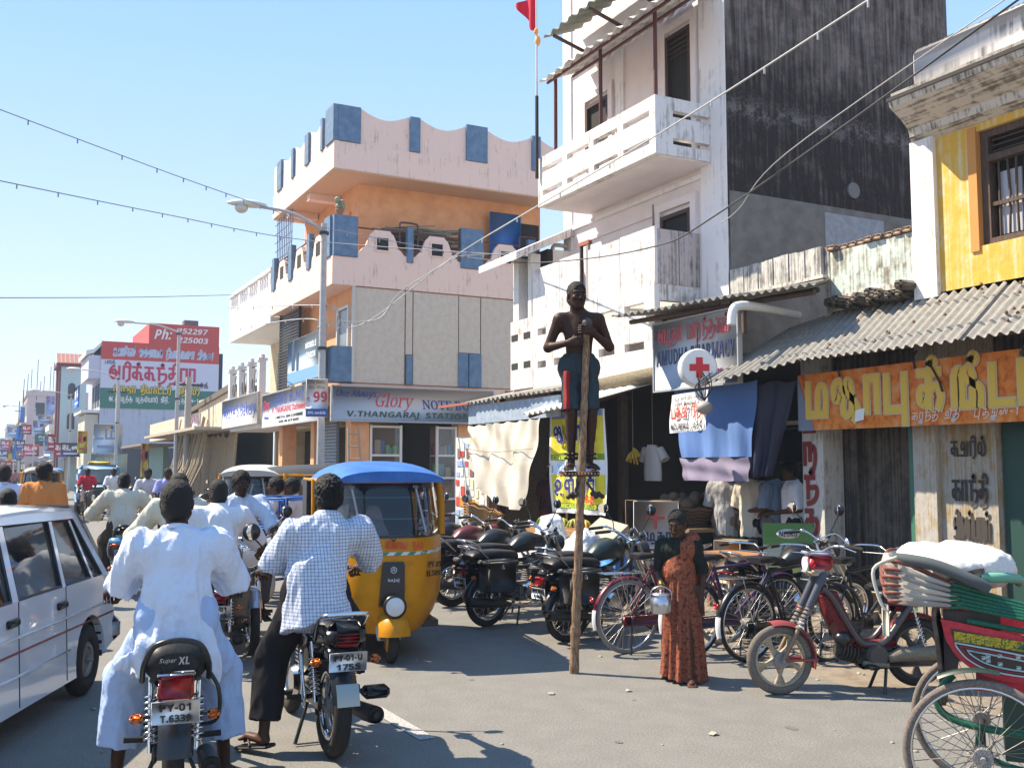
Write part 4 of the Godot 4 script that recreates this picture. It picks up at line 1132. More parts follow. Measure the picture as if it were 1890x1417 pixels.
	for x in [-0.2,0.95]:
		var hk:=G.new();hk.tube([V(x,0.3,0.02),V(x+0.12,0.1,0.03),V(x+0.15,0.0,0.03)],0.012,6);ob("hanging_strap",hk,pl("dark_strap",L(0.04,0.02,0.015),0.7),s)
	var gs:=thing("shop_row","dim weathered shop fronts with pillars below the corrugated roofs","building",V(9,0,0))
	var C:=func(called,lo,hi,m):
		var qq:=G.new();qq.bb(lo,hi);return ob(called,qq,m,gs)
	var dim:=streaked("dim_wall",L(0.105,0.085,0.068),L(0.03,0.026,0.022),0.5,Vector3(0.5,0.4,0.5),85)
	var peel:=streaked("peeling",L(0.34,0.32,0.30),L(0.28,0.19,0.075),0.5,Vector3(0.8,0.5,0.8),87)
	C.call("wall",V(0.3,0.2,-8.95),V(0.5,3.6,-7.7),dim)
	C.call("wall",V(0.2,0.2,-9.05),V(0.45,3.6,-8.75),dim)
	var pil:=C.call("pillar",V(-0.02,0.2,-7.68),V(0.4,3.4,-6.72),peel)
	C.call("pillar",V(-0.08,0.2,-7.69),V(-0.022,2.6,-7.4),streaked("peeling_pale",L(0.40,0.37,0.34),L(0.3,0.22,0.1),0.45,Vector3(0.8,0.5,0.8),89))
	var tb:=G.new()
	for r in [["எதிரில்",2.3,0.1],["சுவரில்",1.93,0.14],["காந்தி",1.5,0.19],["விளம்பரம்",1.12,0.2],["செய்யாதீர்",0.72,0.17]]:
		tamil(tb,r[0],Transform3D(STREET,V(-0.024,r[1],-7.02)),r[2],0.44,0.16)
	ob("lettering",tb,pl("faded_black",L(0.05,0.04,0.035),0.9),pil)
	C.call("green_frame",V(-0.04,0.2,-7.78),V(0.1,2.7,-7.7),pl("frame_green",L(0.04,0.15,0.10),0.6))
	var sh:=nd("green_shutter",gs)
	for i in 12:
		q=G.new();q.bb(V(0.05+0.02*(i % 2),0.2,-6.7+i*0.28),V(0.12,2.7,-6.43+i*0.28));ob("slat",q,pl("shutter_green",L(0.012,0.05,0.04),0.6),sh)
	C.call("plinth",V(-0.1,0.0,-9.2),V(2,0.2,-3.4),nz("plinth_earth",[[0.2,L(0.18,0.14,0.1)],[0.8,L(0.32,0.26,0.19)]],0.03,Vector3.ONE,0.95,0.5))
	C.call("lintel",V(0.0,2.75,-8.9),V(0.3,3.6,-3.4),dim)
	C.call("plinth",V(-0.4,0.0,-16.9),V(4,0.22,-9.21),nz("plinth_earth",[],0.03))
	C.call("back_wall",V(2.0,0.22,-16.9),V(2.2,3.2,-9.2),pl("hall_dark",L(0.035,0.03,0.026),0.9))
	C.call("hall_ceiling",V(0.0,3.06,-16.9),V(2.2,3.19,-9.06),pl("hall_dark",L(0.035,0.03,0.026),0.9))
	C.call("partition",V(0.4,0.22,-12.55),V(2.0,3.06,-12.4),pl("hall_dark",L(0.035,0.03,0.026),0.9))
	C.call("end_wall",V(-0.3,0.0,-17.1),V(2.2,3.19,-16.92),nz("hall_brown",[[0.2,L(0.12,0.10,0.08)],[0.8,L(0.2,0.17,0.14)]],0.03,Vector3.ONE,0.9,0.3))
	for z in [-16.4,-14.0,-12.45]:
		C.call("post",V(-0.7,0.0,z-0.05),V(-0.58,3.05,z+0.05),wood)
	for i in 4:
		var sf:=G.new();sf.bb(V(1.55,0.8+i*0.5,-12.3),V(1.98,0.83+i*0.5,-9.3));ob("shelf",sf,pl("shelf_brown",L(0.08,0.06,0.05),0.7),gs)
	var lp:=G.new();lp.bb(V(0.1,2.28,-10.5),V(0.16,2.33,-9.35));ob("tube_light",lp,pl("tube_pale",L(0.55,0.52,0.38),0.4),gs)
	var steps:=thing("stone_steps","worn stone steps in front of the dim doorway","steps",V(8.55,0,-8.5))
	q=G.new();q.bevel(V(0.1,0.09,0),V(0.42,0.18,0.75),0.02);ob("lower_step",q,nz("step_stone",[[0.2,L(0.24,0.2,0.16)],[0.8,L(0.4,0.35,0.29)]],0.03,Vector3.ONE,0.95,0.5),steps)
	q=G.new();q.bevel(V(0.4,0.19,0.1),V(0.32,0.38,0.7),0.02);ob("upper_step",q,nz("step_stone",[],0.03),steps)
	var vp:=thing("painted_pillar","white pillar with red vertical Tamil letters beside the pharmacy","pillar",V(9.0,0.2,-9.1))
	q=G.new();q.bb(V(-0.16,0,-0.17),V(0.16,2.85,0.17));ob("shaft",q,streaked("pillar_white",L(0.5,0.48,0.45),L(0.25,0.22,0.19),0.38,Vector3(0.8,0.6,0.8),91),vp)
	for i in 5:letters(vp,func(b2):tamil(b2,["ம","ரு","ந்","த","க"][i],Transform3D(STREET,V(-0.162,2.1-i*0.4,0)),0.24,0.25,0.26),pl("pillar_red",L(0.2,0.02,0.02),0.7),"letter")
	s=sign_at("grey pharmacy sign with red Tamil and blue English lettering",V(8.05,3.22,-10.35),STREET)
	board(s,"panel",1.72,0.9,0.05,pl("pharm_grey",L(0.42,0.46,0.52),0.5),T(0,0),0.02)
	letters(s,func(b2):tamil(b2,"அமுதா மருந்தகம்",T(0.0,0.27),0.17,1.5,0.16),pl("pharm_red",L(0.38,0.03,0.04),0.5))
	letters(s,func(b2):text(b2,"AMUDHA PHARMACY",T(0,-0.02),0.2,{"width":1.6}),pl("pharm_navy",L(0.015,0.025,0.09),0.5))
	letters(s,func(b2):text(b2,"DRUGGISTS",T(0.35,-0.3),0.09,{"width":0.75}),pl("pharm_maroon",L(0.3,0.03,0.12),0.5))
	var rc:=thing("round_sign","round white lamp sign with a red cross in front of the pharmacy sign","sign",V(7.72,2.95,-9.85),deg_to_rad(-22))
	q=G.new();q.lathe([[0.0,-0.09],[0.215,-0.085],[0.235,-0.06],[0.235,0.05],[0.22,0.07]],Transform3D(Basis(Vector3.RIGHT,PI/2),Vector3.ZERO),32);ob("rim",q,pl("rim_white",L(0.6,0.6,0.6),0.4),rc)
	q=G.new();q.cyl(V(0,0,0.07),V(0,0,0.078),0.212,-1,32);ob("face",q,pl("face_white",L(0.78,0.78,0.77),0.35),rc)
	q=G.new();q.box(V(0,0,0.081),V(0.085,0.25,0.006));q.box(V(-0.084,0,0.081),V(0.08,0.085,0.006));q.box(V(0.084,0,0.081),V(0.08,0.085,0.006));ob("red_cross",q,pl("cross_red",L(0.62,0.012,0.025),0.4),rc)
	q=G.new();q.cyl(V(0,0.23,0),V(0,0.5,0.0),0.012,-1,6);ob("hanger",q,wood,rc)
	var pv:=thing("pvc_pipe","white plastic drain pipe with a bent end above the pharmacy sign","pipe",V(8.3,3.6,-9.3))
	q=G.new();q.tube(curve([V(0.6,0.02,-0.05),V(0.0,0.06,0),V(-0.35,0.06,0.0),V(-0.47,0.0,0.0),V(-0.5,-0.18,0.0)],6),0.055,12);ob("pipe",q,pl("pvc",L(0.68,0.68,0.66),0.35),pv)
	var cl:=thing("blue_cloth","blue cloth with lilac hem hung under the pharmacy sign","cloth",V(0,0,0))
	var bm:=pl("cloth_blue",L(0.10,0.20,0.46),0.9)
	bm.backlight_enabled=true;bm.backlight=Color(0.12,0.22,0.4)
	hang_cloth(cl,"upper_cloth",V(8.3,2.8,-11.1),V(8.32,2.8,-9.45),V(8.3,1.87,-9.62),V(8.28,1.87,-10.98),bm,0.035,3.0)
	hang_cloth(cl,"hem",V(8.28,1.87,-10.98),V(8.3,1.87,-9.62),V(8.28,1.57,-9.64),V(8.26,1.57,-10.9),pl("cloth_lilac",L(0.2,0.17,0.25),0.9),0.035,3.0)
	var po:=thing("paper_poster","white paper poster with red and black Tamil print hanging before the blue cloth","poster",V(7.7,2.42,-10.02))
	po.basis=STREET*Basis(Vector3(0,0,1),0.02)*Basis(Vector3.UP,-0.1)
	q=G.new();q.sheet(8,6,func(u,v):return V((u-0.5)*0.85+(v-0.5)*0.06,(v-0.5)*0.48,0.012*sin(u*7.0)+0.012*sin(v*5.0)),0.004);ob("paper",q,pl("paper_warm",L(0.72,0.70,0.68),0.8),po)
	letters(po,func(b2):tamil(b2,"பதவி ரிநு",T(0.0,-0.0,0.02),0.11,0.72,0.2),pl("print_red",L(0.5,0.06,0.03),0.7))
	letters(po,func(b2):tamil(b2,"எழுது கருவி மற்றும் நகல்",T(0.03,0.17,0.02),0.035,0.6,0.2);tamil(b2,"தரமான விலையில் கிடை",T(0.03,0.1,0.02),0.035,0.6,0.2);tamil(b2,"அட்டகாசம்  முதல்",T(0.0,-0.17,0.02),0.055,0.76,0.24),pl("print_black",L(0.02,0.025,0.05),0.7))
	var tar:=thing("dark_tarpaulin","dark blue tarpaulin flap hanging at the right of the blue cloth","tarpaulin",V(0,0,0))
	hang_cloth(tar,"sheet",V(8.34,2.76,-9.62),V(8.62,2.78,-9.1),V(8.5,1.64,-9.45),V(8.34,1.62,-9.66),pl("tarp_navy",L(0.012,0.016,0.045),0.6),0.05,2.0,16)
	var lampb:=thing("old_lamp","tangle of wires with a dusty round lamp hanging before the poster","lamp",V(7.62,2.45,-9.6))
	q=G.new()
	for i in 6:q.tube(curve([V(rng.randf_range(-0.1,0.1),0.42,rng.randf_range(-0.1,0.1)),V(rng.randf_range(-0.12,0.12),0.25,rng.randf_range(-0.12,0.12)),V(0,0.08,0)],4),0.008,5)
	ob("wires",q,pl("dark_strap",L(0.04,0.02,0.015),0.7),lampb)
	q=G.new();q.ball(V(0,0,0),V(0.1,0.08,0.1),8);ob("shade",q,pl("lamp_dusty",L(0.3,0.27,0.24),0.6),lampb)
func stalls() -> void:
	var wood:=nz("old_wood",[],0.03)
	var asb:=nz("asbestos",[],0.02)
	var whitem:=streaked("awning_white",L(0.66,0.65,0.63),L(0.45,0.43,0.4),0.36,Vector3.ONE*0.6,93)
	var q:G
	var a:=thing("corrugated_awning","bright corrugated awning sheet sloping above the yellow banner","awning",V(0,0,0))
	corrugated(a,"sheet",V(7.15,2.53,-13.3),V(7.15,2.58,-12.05),V(9.0,3.12,-13.8),V(9.0,3.13,-11.4),2,whitem,0.16,0.026)
	for z in [-13.2,-12.2]:
		q=G.new();q.cyl(V(7.2,2.5,z),V(9.0,3.07,z-0.1),0.03,-1,6);ob("rafter",q,wood,a)
	a=thing("corrugated_awning","older grey corrugated awning with pale blue fascia board, left of the beige cloth","awning",V(0,0,0))
	corrugated(a,"sheet",V(7.5,2.86,-16.3),V(7.5,2.9,-12.75),V(9.0,3.2,-16.4),V(9.0,3.22,-12.8),3,asb,0.16,0.026)
	q=G.new();q.bb(V(7.56,2.5,-16.1),V(7.6,2.82,-12.95));ob("fascia",q,nz("fascia_blue",[[0.2,L(0.22,0.28,0.36)],[0.8,L(0.36,0.42,0.5)]],0.02,Vector3.ONE*0.6,0.8,0.2),a)
	q=G.new();q.bb(V(7.45,2.84,-17.2),V(7.5,2.88,-15.9));ob("red_batten",q,pl("red_lintel",L(0.33,0.1,0.06),0.7),a)
	var gt:=thing("rain_gutter","dark wooden gutter beam under the slotted wall above the bright awning","beam",V(8.15,2.95,-12.4))
	q=G.new();q.cyl(V(0,0,-0.8),V(0.05,0.1,1.6),0.11,-1,8);ob("beam",q,nz("brown_beam",[[0.2,L(0.1,0.08,0.05)],[0.8,L(0.24,0.2,0.13)]],0.04,Vector3.ONE,0.9,0.4),gt)
	var bc:=thing("beige_cloth","beige cotton cloth slung from the blue fascia as a sun screen","cloth",V(0,0,0))
	var bm:=nz("cloth_beige",[[0.2,L(0.58,0.51,0.41)],[0.8,L(0.68,0.62,0.52)]],0.02,Vector3.ONE*0.5,0.95,0.2)
	bm.backlight_enabled=true;bm.backlight=Color(0.35,0.3,0.24)
	q=G.new()
	q.sheet(36,30,func(u,v):
		var top:=V(7.48,2.47,-15.9).lerp(V(7.5,2.5,-13.35),u)
		var bot:=V(7.46,1.75,-15.9).lerp(V(7.44,1.22,-13.95),u)
		bot.y -= 0.42*sin(u*PI*0.75)*(1.0-u*0.55)
		var p:Vector3=bot.lerp(top,v)
		p.x += 0.05*sin(u*19.0+v*3.0)*(1.05-v)+0.03*sin((u+v)*12.0)+0.02*sin(u*41.0)*v
		p.y -= 0.03*absf(sin(u*22.0))*v
		return p,0.004)
	ob("sheet",q,bm,bc)
	q=G.new();q.tube(curve([V(7.43,2.08,-15.95),V(7.42,2.0,-14.9),V(7.42,2.03,-13.5)],5),0.007,5);ob("cord",q,pl("cord_grey",L(0.25,0.22,0.18),0.8),bc)
	var bn:=thing("yellow_banner","yellow and white banner with big blue Tamil letters behind the stilt walker","banner",V(7.75,1.82,-12.75))
	bn.basis=STREET
	var rows:=[[0.66,0.74,L(0.16,0.27,0.5)],[0.28,0.66,L(0.62,0.54,0.03)],[0.12,0.28,L(0.64,0.56,0.03)],[0.03,0.12,L(0.16,0.3,0.03)],[-0.03,0.03,L(0.74,0.75,0.74)],[-0.18,-0.03,L(0.70,0.73,0.76)],[-0.5,-0.18,L(0.62,0.54,0.03)],[-0.6,-0.5,L(0.62,0.54,0.03)],[-0.68,-0.6,L(0.15,0.28,0.03)]]
	var wav:=func(x,y):return V(x,y,0.03*sin(x*7.0+y*1.5)+0.02*sin(x*15.0-y*3.0)*(0.8-y))
	q=G.new();q.sheet(24,24,func(u,v):return wav.call((u-0.5)*1.5,(v-0.5)*1.5),0.003);ob("cloth",q,pl("banner_white",L(0.72,0.73,0.73),0.8),bn)
	for i in rows.size():
		q=G.new();q.sheet(24,3,func(u,v):return wav.call((u-0.5)*1.38,lerpf(rows[i][0],rows[i][1],v))+V(0,0,0.004),0.0015);ob("stripe",q,pl("banner_%d" % i,rows[i][2],0.8),bn)
	letters(bn,func(b2):tamil(b2,"ஹேண்டி",T(-0.02,0.43,0.03),0.2,1.15,0.34);tamil(b2,"ஒன்மோர்",T(0.0,-0.36,0.03),0.2,1.2,0.34),pl("banner_pale",L(0.72,0.73,0.7),0.8),"lettering_edge")
	letters(bn,func(b2):tamil(b2,"ஹேண்டி",T(-0.02,0.43,0.036),0.2,1.15,0.22);tamil(b2,"ஒன்மோர்",T(0.0,-0.36,0.036),0.2,1.2,0.22),pl("banner_navy",L(0.01,0.02,0.13),0.8))
	letters(bn,func(b2):tamil(b2,"யூரியா",T(0.4,0.18,0.05),0.09,0.42,0.2);tamil(b2,"சக்தி",T(0.38,-0.54,0.05),0.08,0.36,0.24),pl("banner_red",L(0.55,0.06,0.02),0.8))
	letters(bn,func(b2):tamil(b2,"இமயம் கெமிக்கல்ஸ் லிட்",T(0,0.7,0.04),0.05,1.2,0.2);tamil(b2,"உற்பத்தி யாளர்கள்",T(0,-0.1,0.04),0.09,1.3,0.2),pl("banner_blue2",L(0.1,0.22,0.5),0.8))
	letters(bn,func(b2):text(b2,"CHEMICALS LIMITED",T(0,0.075,0.04),0.07,{"width":1.25});text(b2,"CHEMICAL INDIA LTD",T(0,-0.64,0.045),0.06,{"width":1.2}),pl("banner_lime",L(0.5,0.55,0.05),0.8))
	var pb:=thing("poster_board","white board crowded with small coloured prints standing left of the beige cloth","poster board",V(7.75,0.35,-16.5))
	pb.basis=STREET
	q=G.new();q.bb(V(-0.55,0,-0.04),V(0.75,1.95,0.0));ob("panel",q,pl("board_cream",L(0.62,0.6,0.55),0.8),pb)
	for j in 11:
		for i in 6:
			q=G.new();var w:=rng.randf_range(0.1,0.2);var x:=-0.43+i*0.2+rng.randf_range(-0.03,0.03)
			q.box(V(x,0.1+j*0.17+rng.randf_range(-0.03,0.03),0.004+0.0015*((i*7+j*3) % 5)),V(w,rng.randf_range(0.08,0.18),0.006));var k:int=[3,0,6,1,3,2,4,3,5][rng.randi_range(0,8)]
			ob("print",q,pl("print_col_%d" % k,[L(0.6,0.25,0.02),L(0.65,0.5,0.06),L(0.5,0.05,0.04),L(0.65,0.64,0.6),L(0.2,0.1,0.08),L(0.3,0.4,0.6),L(0.7,0.6,0.4)][k],0.6),pb)
	var wick:=nz("wicker",[[0.2,L(0.2,0.11,0.05)],[0.8,L(0.36,0.22,0.11)]],0.1,V(4,12,4),0.9,0.6,false)
	var bk:=thing("wicker_basket","tilted brown wicker basket below the beige cloth","basket",V(7.2,0.85,-14.9))
	bk.rotation=Vector3(0.25,0.3,-0.2)
	for j in 7:
		q=G.new();var ring:=[]
		var rr:=0.24+j*0.018
		for i in 24:ring.append(V(cos(TAU*i/24)*rr,j*0.04+0.012*(1 if i % 2 else -1),sin(TAU*i/24)*rr))
		q.tube(ring,0.022,5,false,true);ob("weave",q,wick,bk)
	q=G.new();q.cyl(V(0,-0.02,0),V(0,0.0,0),0.24,-1,20);ob("base",q,wick,bk)
	bk=thing("wicker_basket","dark wicker basket heaped with brown goods in front of the pharmacy","basket",V(8.72,0.95,-11.4))
	for j in 6:
		q=G.new();var ring:=[]
		var rr:=0.3+j*0.03
		for i in 24:ring.append(V(cos(TAU*i/24)*rr,j*0.045+0.012*(1 if i % 2 else -1),sin(TAU*i/24)*rr))
		q.tube(ring,0.025,5,false,true);ob("weave",q,nz("wicker_dark",[[0.2,L(0.08,0.045,0.03)],[0.8,L(0.17,0.1,0.065)]],0.1,V(4,12,4),0.9,0.6,false),bk)
	q=G.new()
	for i in 24:q.ball(V(rng.randf_range(-0.3,0.3),0.27+rng.randf_range(0,0.12),rng.randf_range(-0.3,0.3)),Vector3.ONE*rng.randf_range(0.05,0.09),5)
	stuff(ob("goods",q,nz("brown_goods",[[0.3,L(0.08,0.05,0.035)],[0.7,L(0.2,0.13,0.08)]],0.2,Vector3.ONE*3,0.9,0.4),bk))
	var tb:=thing("wooden_table","rough wooden table holding the dark basket before the pharmacy","table",V(8.75,0.0,-11.42))
	q=G.new();q.bb(V(-0.45,0.88,-0.6),V(0.45,0.93,0.6));ob("tabletop",q,pl("table_wood",L(0.22,0.14,0.07),0.8),tb)
	for x in [-0.4,0.4]:
		for z in [-0.54,0.54]:
			q=G.new();q.bb(V(x-0.03,0.2,z-0.03),V(x+0.03,0.88,z+0.03));ob("leg",q,pl("table_wood",L(0.22,0.14,0.07),0.8),tb)
	tb=thing("fruit_table","wooden fruit table with green bunches under the yellow banner","table",V(7.75,0.0,-12.9))
	q=G.new();q.bb(V(-0.4,0.8,-0.8),V(0.4,0.85,0.8));q.bb(V(-0.42,0.7,-0.8),V(-0.4,0.86,0.8));ob("tabletop",q,pl("table_orange",L(0.3,0.16,0.06),0.8),tb)
	for x in [-0.36,0.36]:
		for z in [-0.74,0.74]:
			q=G.new();q.bb(V(x-0.03,0.0,z-0.03),V(x+0.03,0.8,z+0.03));ob("leg",q,pl("table_orange",L(0.3,0.16,0.06),0.8),tb)
	for i in 5:
		var bu:=thing("banana_bunch",["green banana bunch at the far left of the fruit table","green banana bunch second from left on the fruit table","yellowing banana bunch in the middle of the fruit table","small green bunch right of the middle of the fruit table","yellow bananas at the right end of the fruit table"][i],"bananas",V(7.6,0.86,-13.5+i*0.3),0,"bunches on the fruit table")
		for k in 7:
			q=G.new();q.tube(curve([V(0,0.13,0),V(cos(k*0.9)*0.06,0.1,sin(k*0.9)*0.06),V(cos(k*0.9)*0.09,0.03,sin(k*0.9)*0.09)],3),0.02,6);ob("banana",q,pl("banana_%d" % (i/2),[L(0.12,0.2,0.03),L(0.3,0.3,0.04),L(0.6,0.42,0.05)][i/2],0.5),bu)
	var hb:=thing("banana_bunch","yellow banana bunch hanging in the dark stall left of the hanging white shirt","bananas",V(8.4,1.9,-12.25))
	for k in 12:
		q=G.new();var an:=k*0.55
		q.tube(curve([V(0,0.12-0.01*k,0),V(cos(an)*0.06,0.09-0.01*k,sin(an)*0.06),V(cos(an)*0.1,0.02-0.012*k,sin(an)*0.1)],3),0.018,6);ob("banana",q,pl("banana_2",L(0.6,0.42,0.05),0.5),hb)
	q=G.new();q.cyl(V(0,0.1,0),V(0,1.1,0),0.006,-1,5);ob("string",q,pl("cord_grey",L(0.25,0.22,0.18),0.8),hb)
	var hs:=thing("hanging_shirt","pale child's shirt on a hanger in the dark stall","shirt",V(8.6,1.55,-12.04))
	q=G.new()
	var rings:=[]
	for i in 9:
		var v:=i/8.0;var ring:=[]
		for k in 16:
			var an:=TAU*k/16
			ring.append(V(sin(an)*(0.06+0.02*sin(k*3.0)),v*0.52,-cos(an)*(0.19-0.13*smoothstep(0.82,1.0,v))*(1.0+0.05*sin(v*7.0))))
		rings.append(ring)
	q.loft(rings,1);q.tube([V(0,0.46,-0.17),V(0.02,0.3,-0.28)],[0.06,0.07],8);q.tube([V(0,0.46,0.17),V(0.02,0.3,0.28)],[0.06,0.07],8)
	ob("cloth",q,pl("shirt_pale",L(0.5,0.47,0.45),0.9),hs)
	q=G.new();q.cyl(V(0,0.5,0),V(0,1.7,0),0.006,-1,5);ob("string",q,pl("cord_grey",L(0.25,0.22,0.18),0.8),hs)
	var plm:=nz("white_plastic",[[0.2,L(0.62,0.63,0.66)],[0.8,L(0.74,0.75,0.77)]],0.03,Vector3.ONE*2,0.35,1.2,false)
	for i in 3:
		var sp:=[[V(6.95,0.35,-12.2),0.45,0.8],[V(7.05,0.4,-11.5),0.4,0.6],[V(7.1,0.3,-13.0),0.4,0.6]][i] as Array
		var sk:=thing("plastic_bundle",["tall white plastic bundle behind the second black moped","round white plastic bundle beside the bamboo pole","white plastic bundle left of the bamboo pole, behind the first moped"][i],"bundle",sp[0],0,"white plastic bundles")
		var f:=Field.new(V(-0.8,-0.4,-0.8),V(0.8,1.1,0.8),0.035)
		f.cap(V(0,0.1,0),V(0.05,sp[2]-0.25,0.02),sp[1]*0.9,sp[1]*0.4,0.1)
		f.ell(V(0.1,0.1,-0.15),V(sp[1],sp[1]*0.7,sp[1]*0.8),0.1)
		var fnz:=FastNoiseLite.new();fnz.seed=50+i;fnz.frequency=3.0;fnz.fractal_type=FastNoiseLite.FRACTAL_RIDGED
		f.folds(fnz,-0.07)
		mi("sack",net_mesh([[f.arrays(),Transform3D()]]),plm,sk)
	for i in 4:
		var spc:=[[V(7.3,0.38,-11.0),V(0.38,0.4,0.45),"blue",L(0.05,0.22,0.55)],[V(7.35,0.3,-11.75),V(0.5,0.5,0.55),"brown",L(0.48,0.33,0.2)],[V(8.6,0.22,-10.72),V(0.4,0.42,0.4),"carton",L(0.36,0.31,0.24)],[V(8.6,0.22,-10.25),V(0.42,0.6,0.4),"carton",L(0.36,0.31,0.24)]][i] as Array
		var cr:=thing("carton",["bright blue box left of the folding board","brown paper covered box left of the bright blue box","lower brown carton beside the pharmacy table","taller brown carton stack end beside the pharmacy table"][i],"box",spc[0],0.1*i)
		q=G.new();q.bevel(V(0,spc[1].y*0.5,0),spc[1],0.01);ob("box",q,pl("box_%s" % spc[2],spc[3],0.8),cr)
		q=G.new();q.bb(V(-0.03,spc[1].y,-spc[1].z*0.49),V(0.03,spc[1].y+0.003,spc[1].z*0.49));ob("tape",q,pl("tape",L(0.4,0.33,0.2),0.4),cr)
	var ns:=thing("paper_stack","slanted stack of old newspapers left of the folding board","papers",V(7.5,0.72,-11.6))
	ns.rotation=Vector3(0.2,0.4,0.5)
	for i in 6:
		q=G.new();q.bb(V(-0.2,i*0.04,-0.25+0.02*(i % 3)),V(0.22,i*0.04+0.032,0.25));ob("bundle",q,pl("newsprint_%d" % (i % 2),[L(0.5,0.46,0.38),L(0.42,0.37,0.3)][i % 2],0.9),ns)
	var ab:=thing("folding_board","white folding board with a faded red cross before the pharmacy","sign board",V(7.9,0.08,-11.15))
	ab.basis=Basis(Vector3.UP,deg_to_rad(-38))
	q=G.new();q.bevel(V(0.08,0.62,0),V(0.6,1.2,0.03),0.006,Transform3D(Basis(Vector3.RIGHT,-0.12),Vector3.ZERO));ob("panel",q,pl("board_white",L(0.52,0.52,0.54),0.7),ab)
	q=G.new();q.bevel(V(-0.02,0.6,-0.3),V(0.62,1.2,0.025),0.006,Transform3D(Basis(Vector3.RIGHT,0.12),Vector3.ZERO));ob("back_leaf",q,pl("table_wood",L(0.22,0.14,0.07),0.8),ab)
	var tr:=Transform3D(Basis(Vector3.RIGHT,-0.12),V(0.08,0.62,0.02))
	letters(ab,func(b2):b2.box(V(0,0.36,0.004),V(0.04,0.26,0.006),tr);b2.box(V(-0.07,0.38,0.004),V(0.1,0.035,0.006),tr);b2.box(V(0.07,0.38,0.004),V(0.1,0.035,0.006),tr),pl("faded_red",L(0.45,0.08,0.06),0.8),"cross")
	letters(ab,func(b2):tamil(b2,"அமுதா",tr*T(0,0.13),0.1,0.46,0.22),pl("print_black",L(0.02,0.025,0.05),0.7))
	letters(ab,func(b2):tamil(b2,"மருந்",tr*T(0,-0.1),0.11,0.44,0.3);tamil(b2,"தகம்",tr*T(0,-0.32),0.11,0.44,0.3),pl("faded_brown",L(0.16,0.09,0.03),0.8))
	var nb:=thing("advert_board","green and yellow advert board marked NEURO leaning at the pharmacy pillar","sign board",V(8.4,0.04,-9.06))
	nb.basis=(Basis(Vector3.UP,deg_to_rad(-36))*Basis(Vector3.RIGHT,-0.1)).scaled_local(Vector3.ONE*0.84)
	for i in 12:
		var k:=i/11.0
		var c:=L(0.46,0.45,0.08).lerp(L(0.42,0.45,0.36),smoothstep(0.35,0.6,k)).lerp(L(0.07,0.19,0.025),smoothstep(0.7,0.85,k))
		q=G.new();q.bb(V(-0.34,0.05+i*0.1,-0.02),V(0.34,0.15+i*0.1,0.0));ob("printed_band",q,pl("neuro_%d" % i,c,0.45),nb)
	q=G.new();q.lathe([[0.0,0.0],[0.16,0.0],[0.16,0.006],[0.0,0.006]],Transform3D(Basis(Vector3.RIGHT,PI/2).scaled_local(V(1,1,0.42)),V(0.0,1.1,0.001)),24);ob("oval",q,pl("neuro_oval",L(0.7,0.7,0.68),0.5),nb)
	letters(nb,func(b2):text(b2,"NEURO",T(0,1.1,0.006),0.075,{"width":0.24}),pl("sign_black",L(0.02,0.02,0.025),0.5))
	q=G.new()
	var ov:=[]
	for i in 24:ov.append(V(cos(TAU*i/24)*0.1,0.8+sin(TAU*i/24)*0.16,0.006))
	q.tube(ov,0.008,4,false,true);q.box(V(0,0.8,0.004),V(0.05,0.12,0.006));q.box(V(0,0.7,0.004),V(0.035,0.12,0.006));q.ball(V(0,0.89,0.004),V(0.022,0.026,0.005),6)
	ob("figure_print",q,pl("neuro_dark",L(0.05,0.045,0.02),0.6),nb)
	for i in 6:
		q=G.new();q.box(V(-0.02,0.44-i*0.055,0.004),V(0.5-0.1*(i % 3),0.018,0.006));ob("print_line",q,pl("neuro_line",L(0.22,0.2,0.04),0.6),nb)
	var rp:=thing("small_panel","small red and pale blue panel beside the green advert board","sign board",V(8.62,0.62,-8.9))
	rp.basis=Basis(Vector3.UP,deg_to_rad(-40))
	board(rp,"panel",0.3,0.42,0.02,pl("panel_blue",L(0.36,0.46,0.55),0.5),T(0,0))
	letters(rp,func(b2):b2.box(V(0,0.09,0.003),V(0.28,0.12,0.006)),pl("panel_red",L(0.45,0.02,0.03),0.5),"band")
	letters(rp,func(b2):text(b2,"R",T(-0.08,0.09,0.004),0.08,{"shear":0.2});text(b2,"evital",T(0.04,0.09,0.004),0.035,{}),pl("panel_white",L(0.75,0.75,0.75),0.5))
	var st:=thing("wooden_stool","low wooden bench behind the bicycles at the pharmacy","bench",V(8.25,0.0,-9.75))
	q=G.new();q.bb(V(-0.2,0.66,-0.45),V(0.2,0.7,0.45));ob("seat",q,pl("stool_wood",L(0.3,0.14,0.06),0.7),st)
	for x in [-0.16,0.16]:
		for z in [-0.4,0.4]:
			q=G.new();q.bb(V(x-0.025,0.0,z-0.025),V(x+0.025,0.66,z+0.025));ob("leg",q,pl("stool_wood",L(0.3,0.14,0.06),0.7),st)
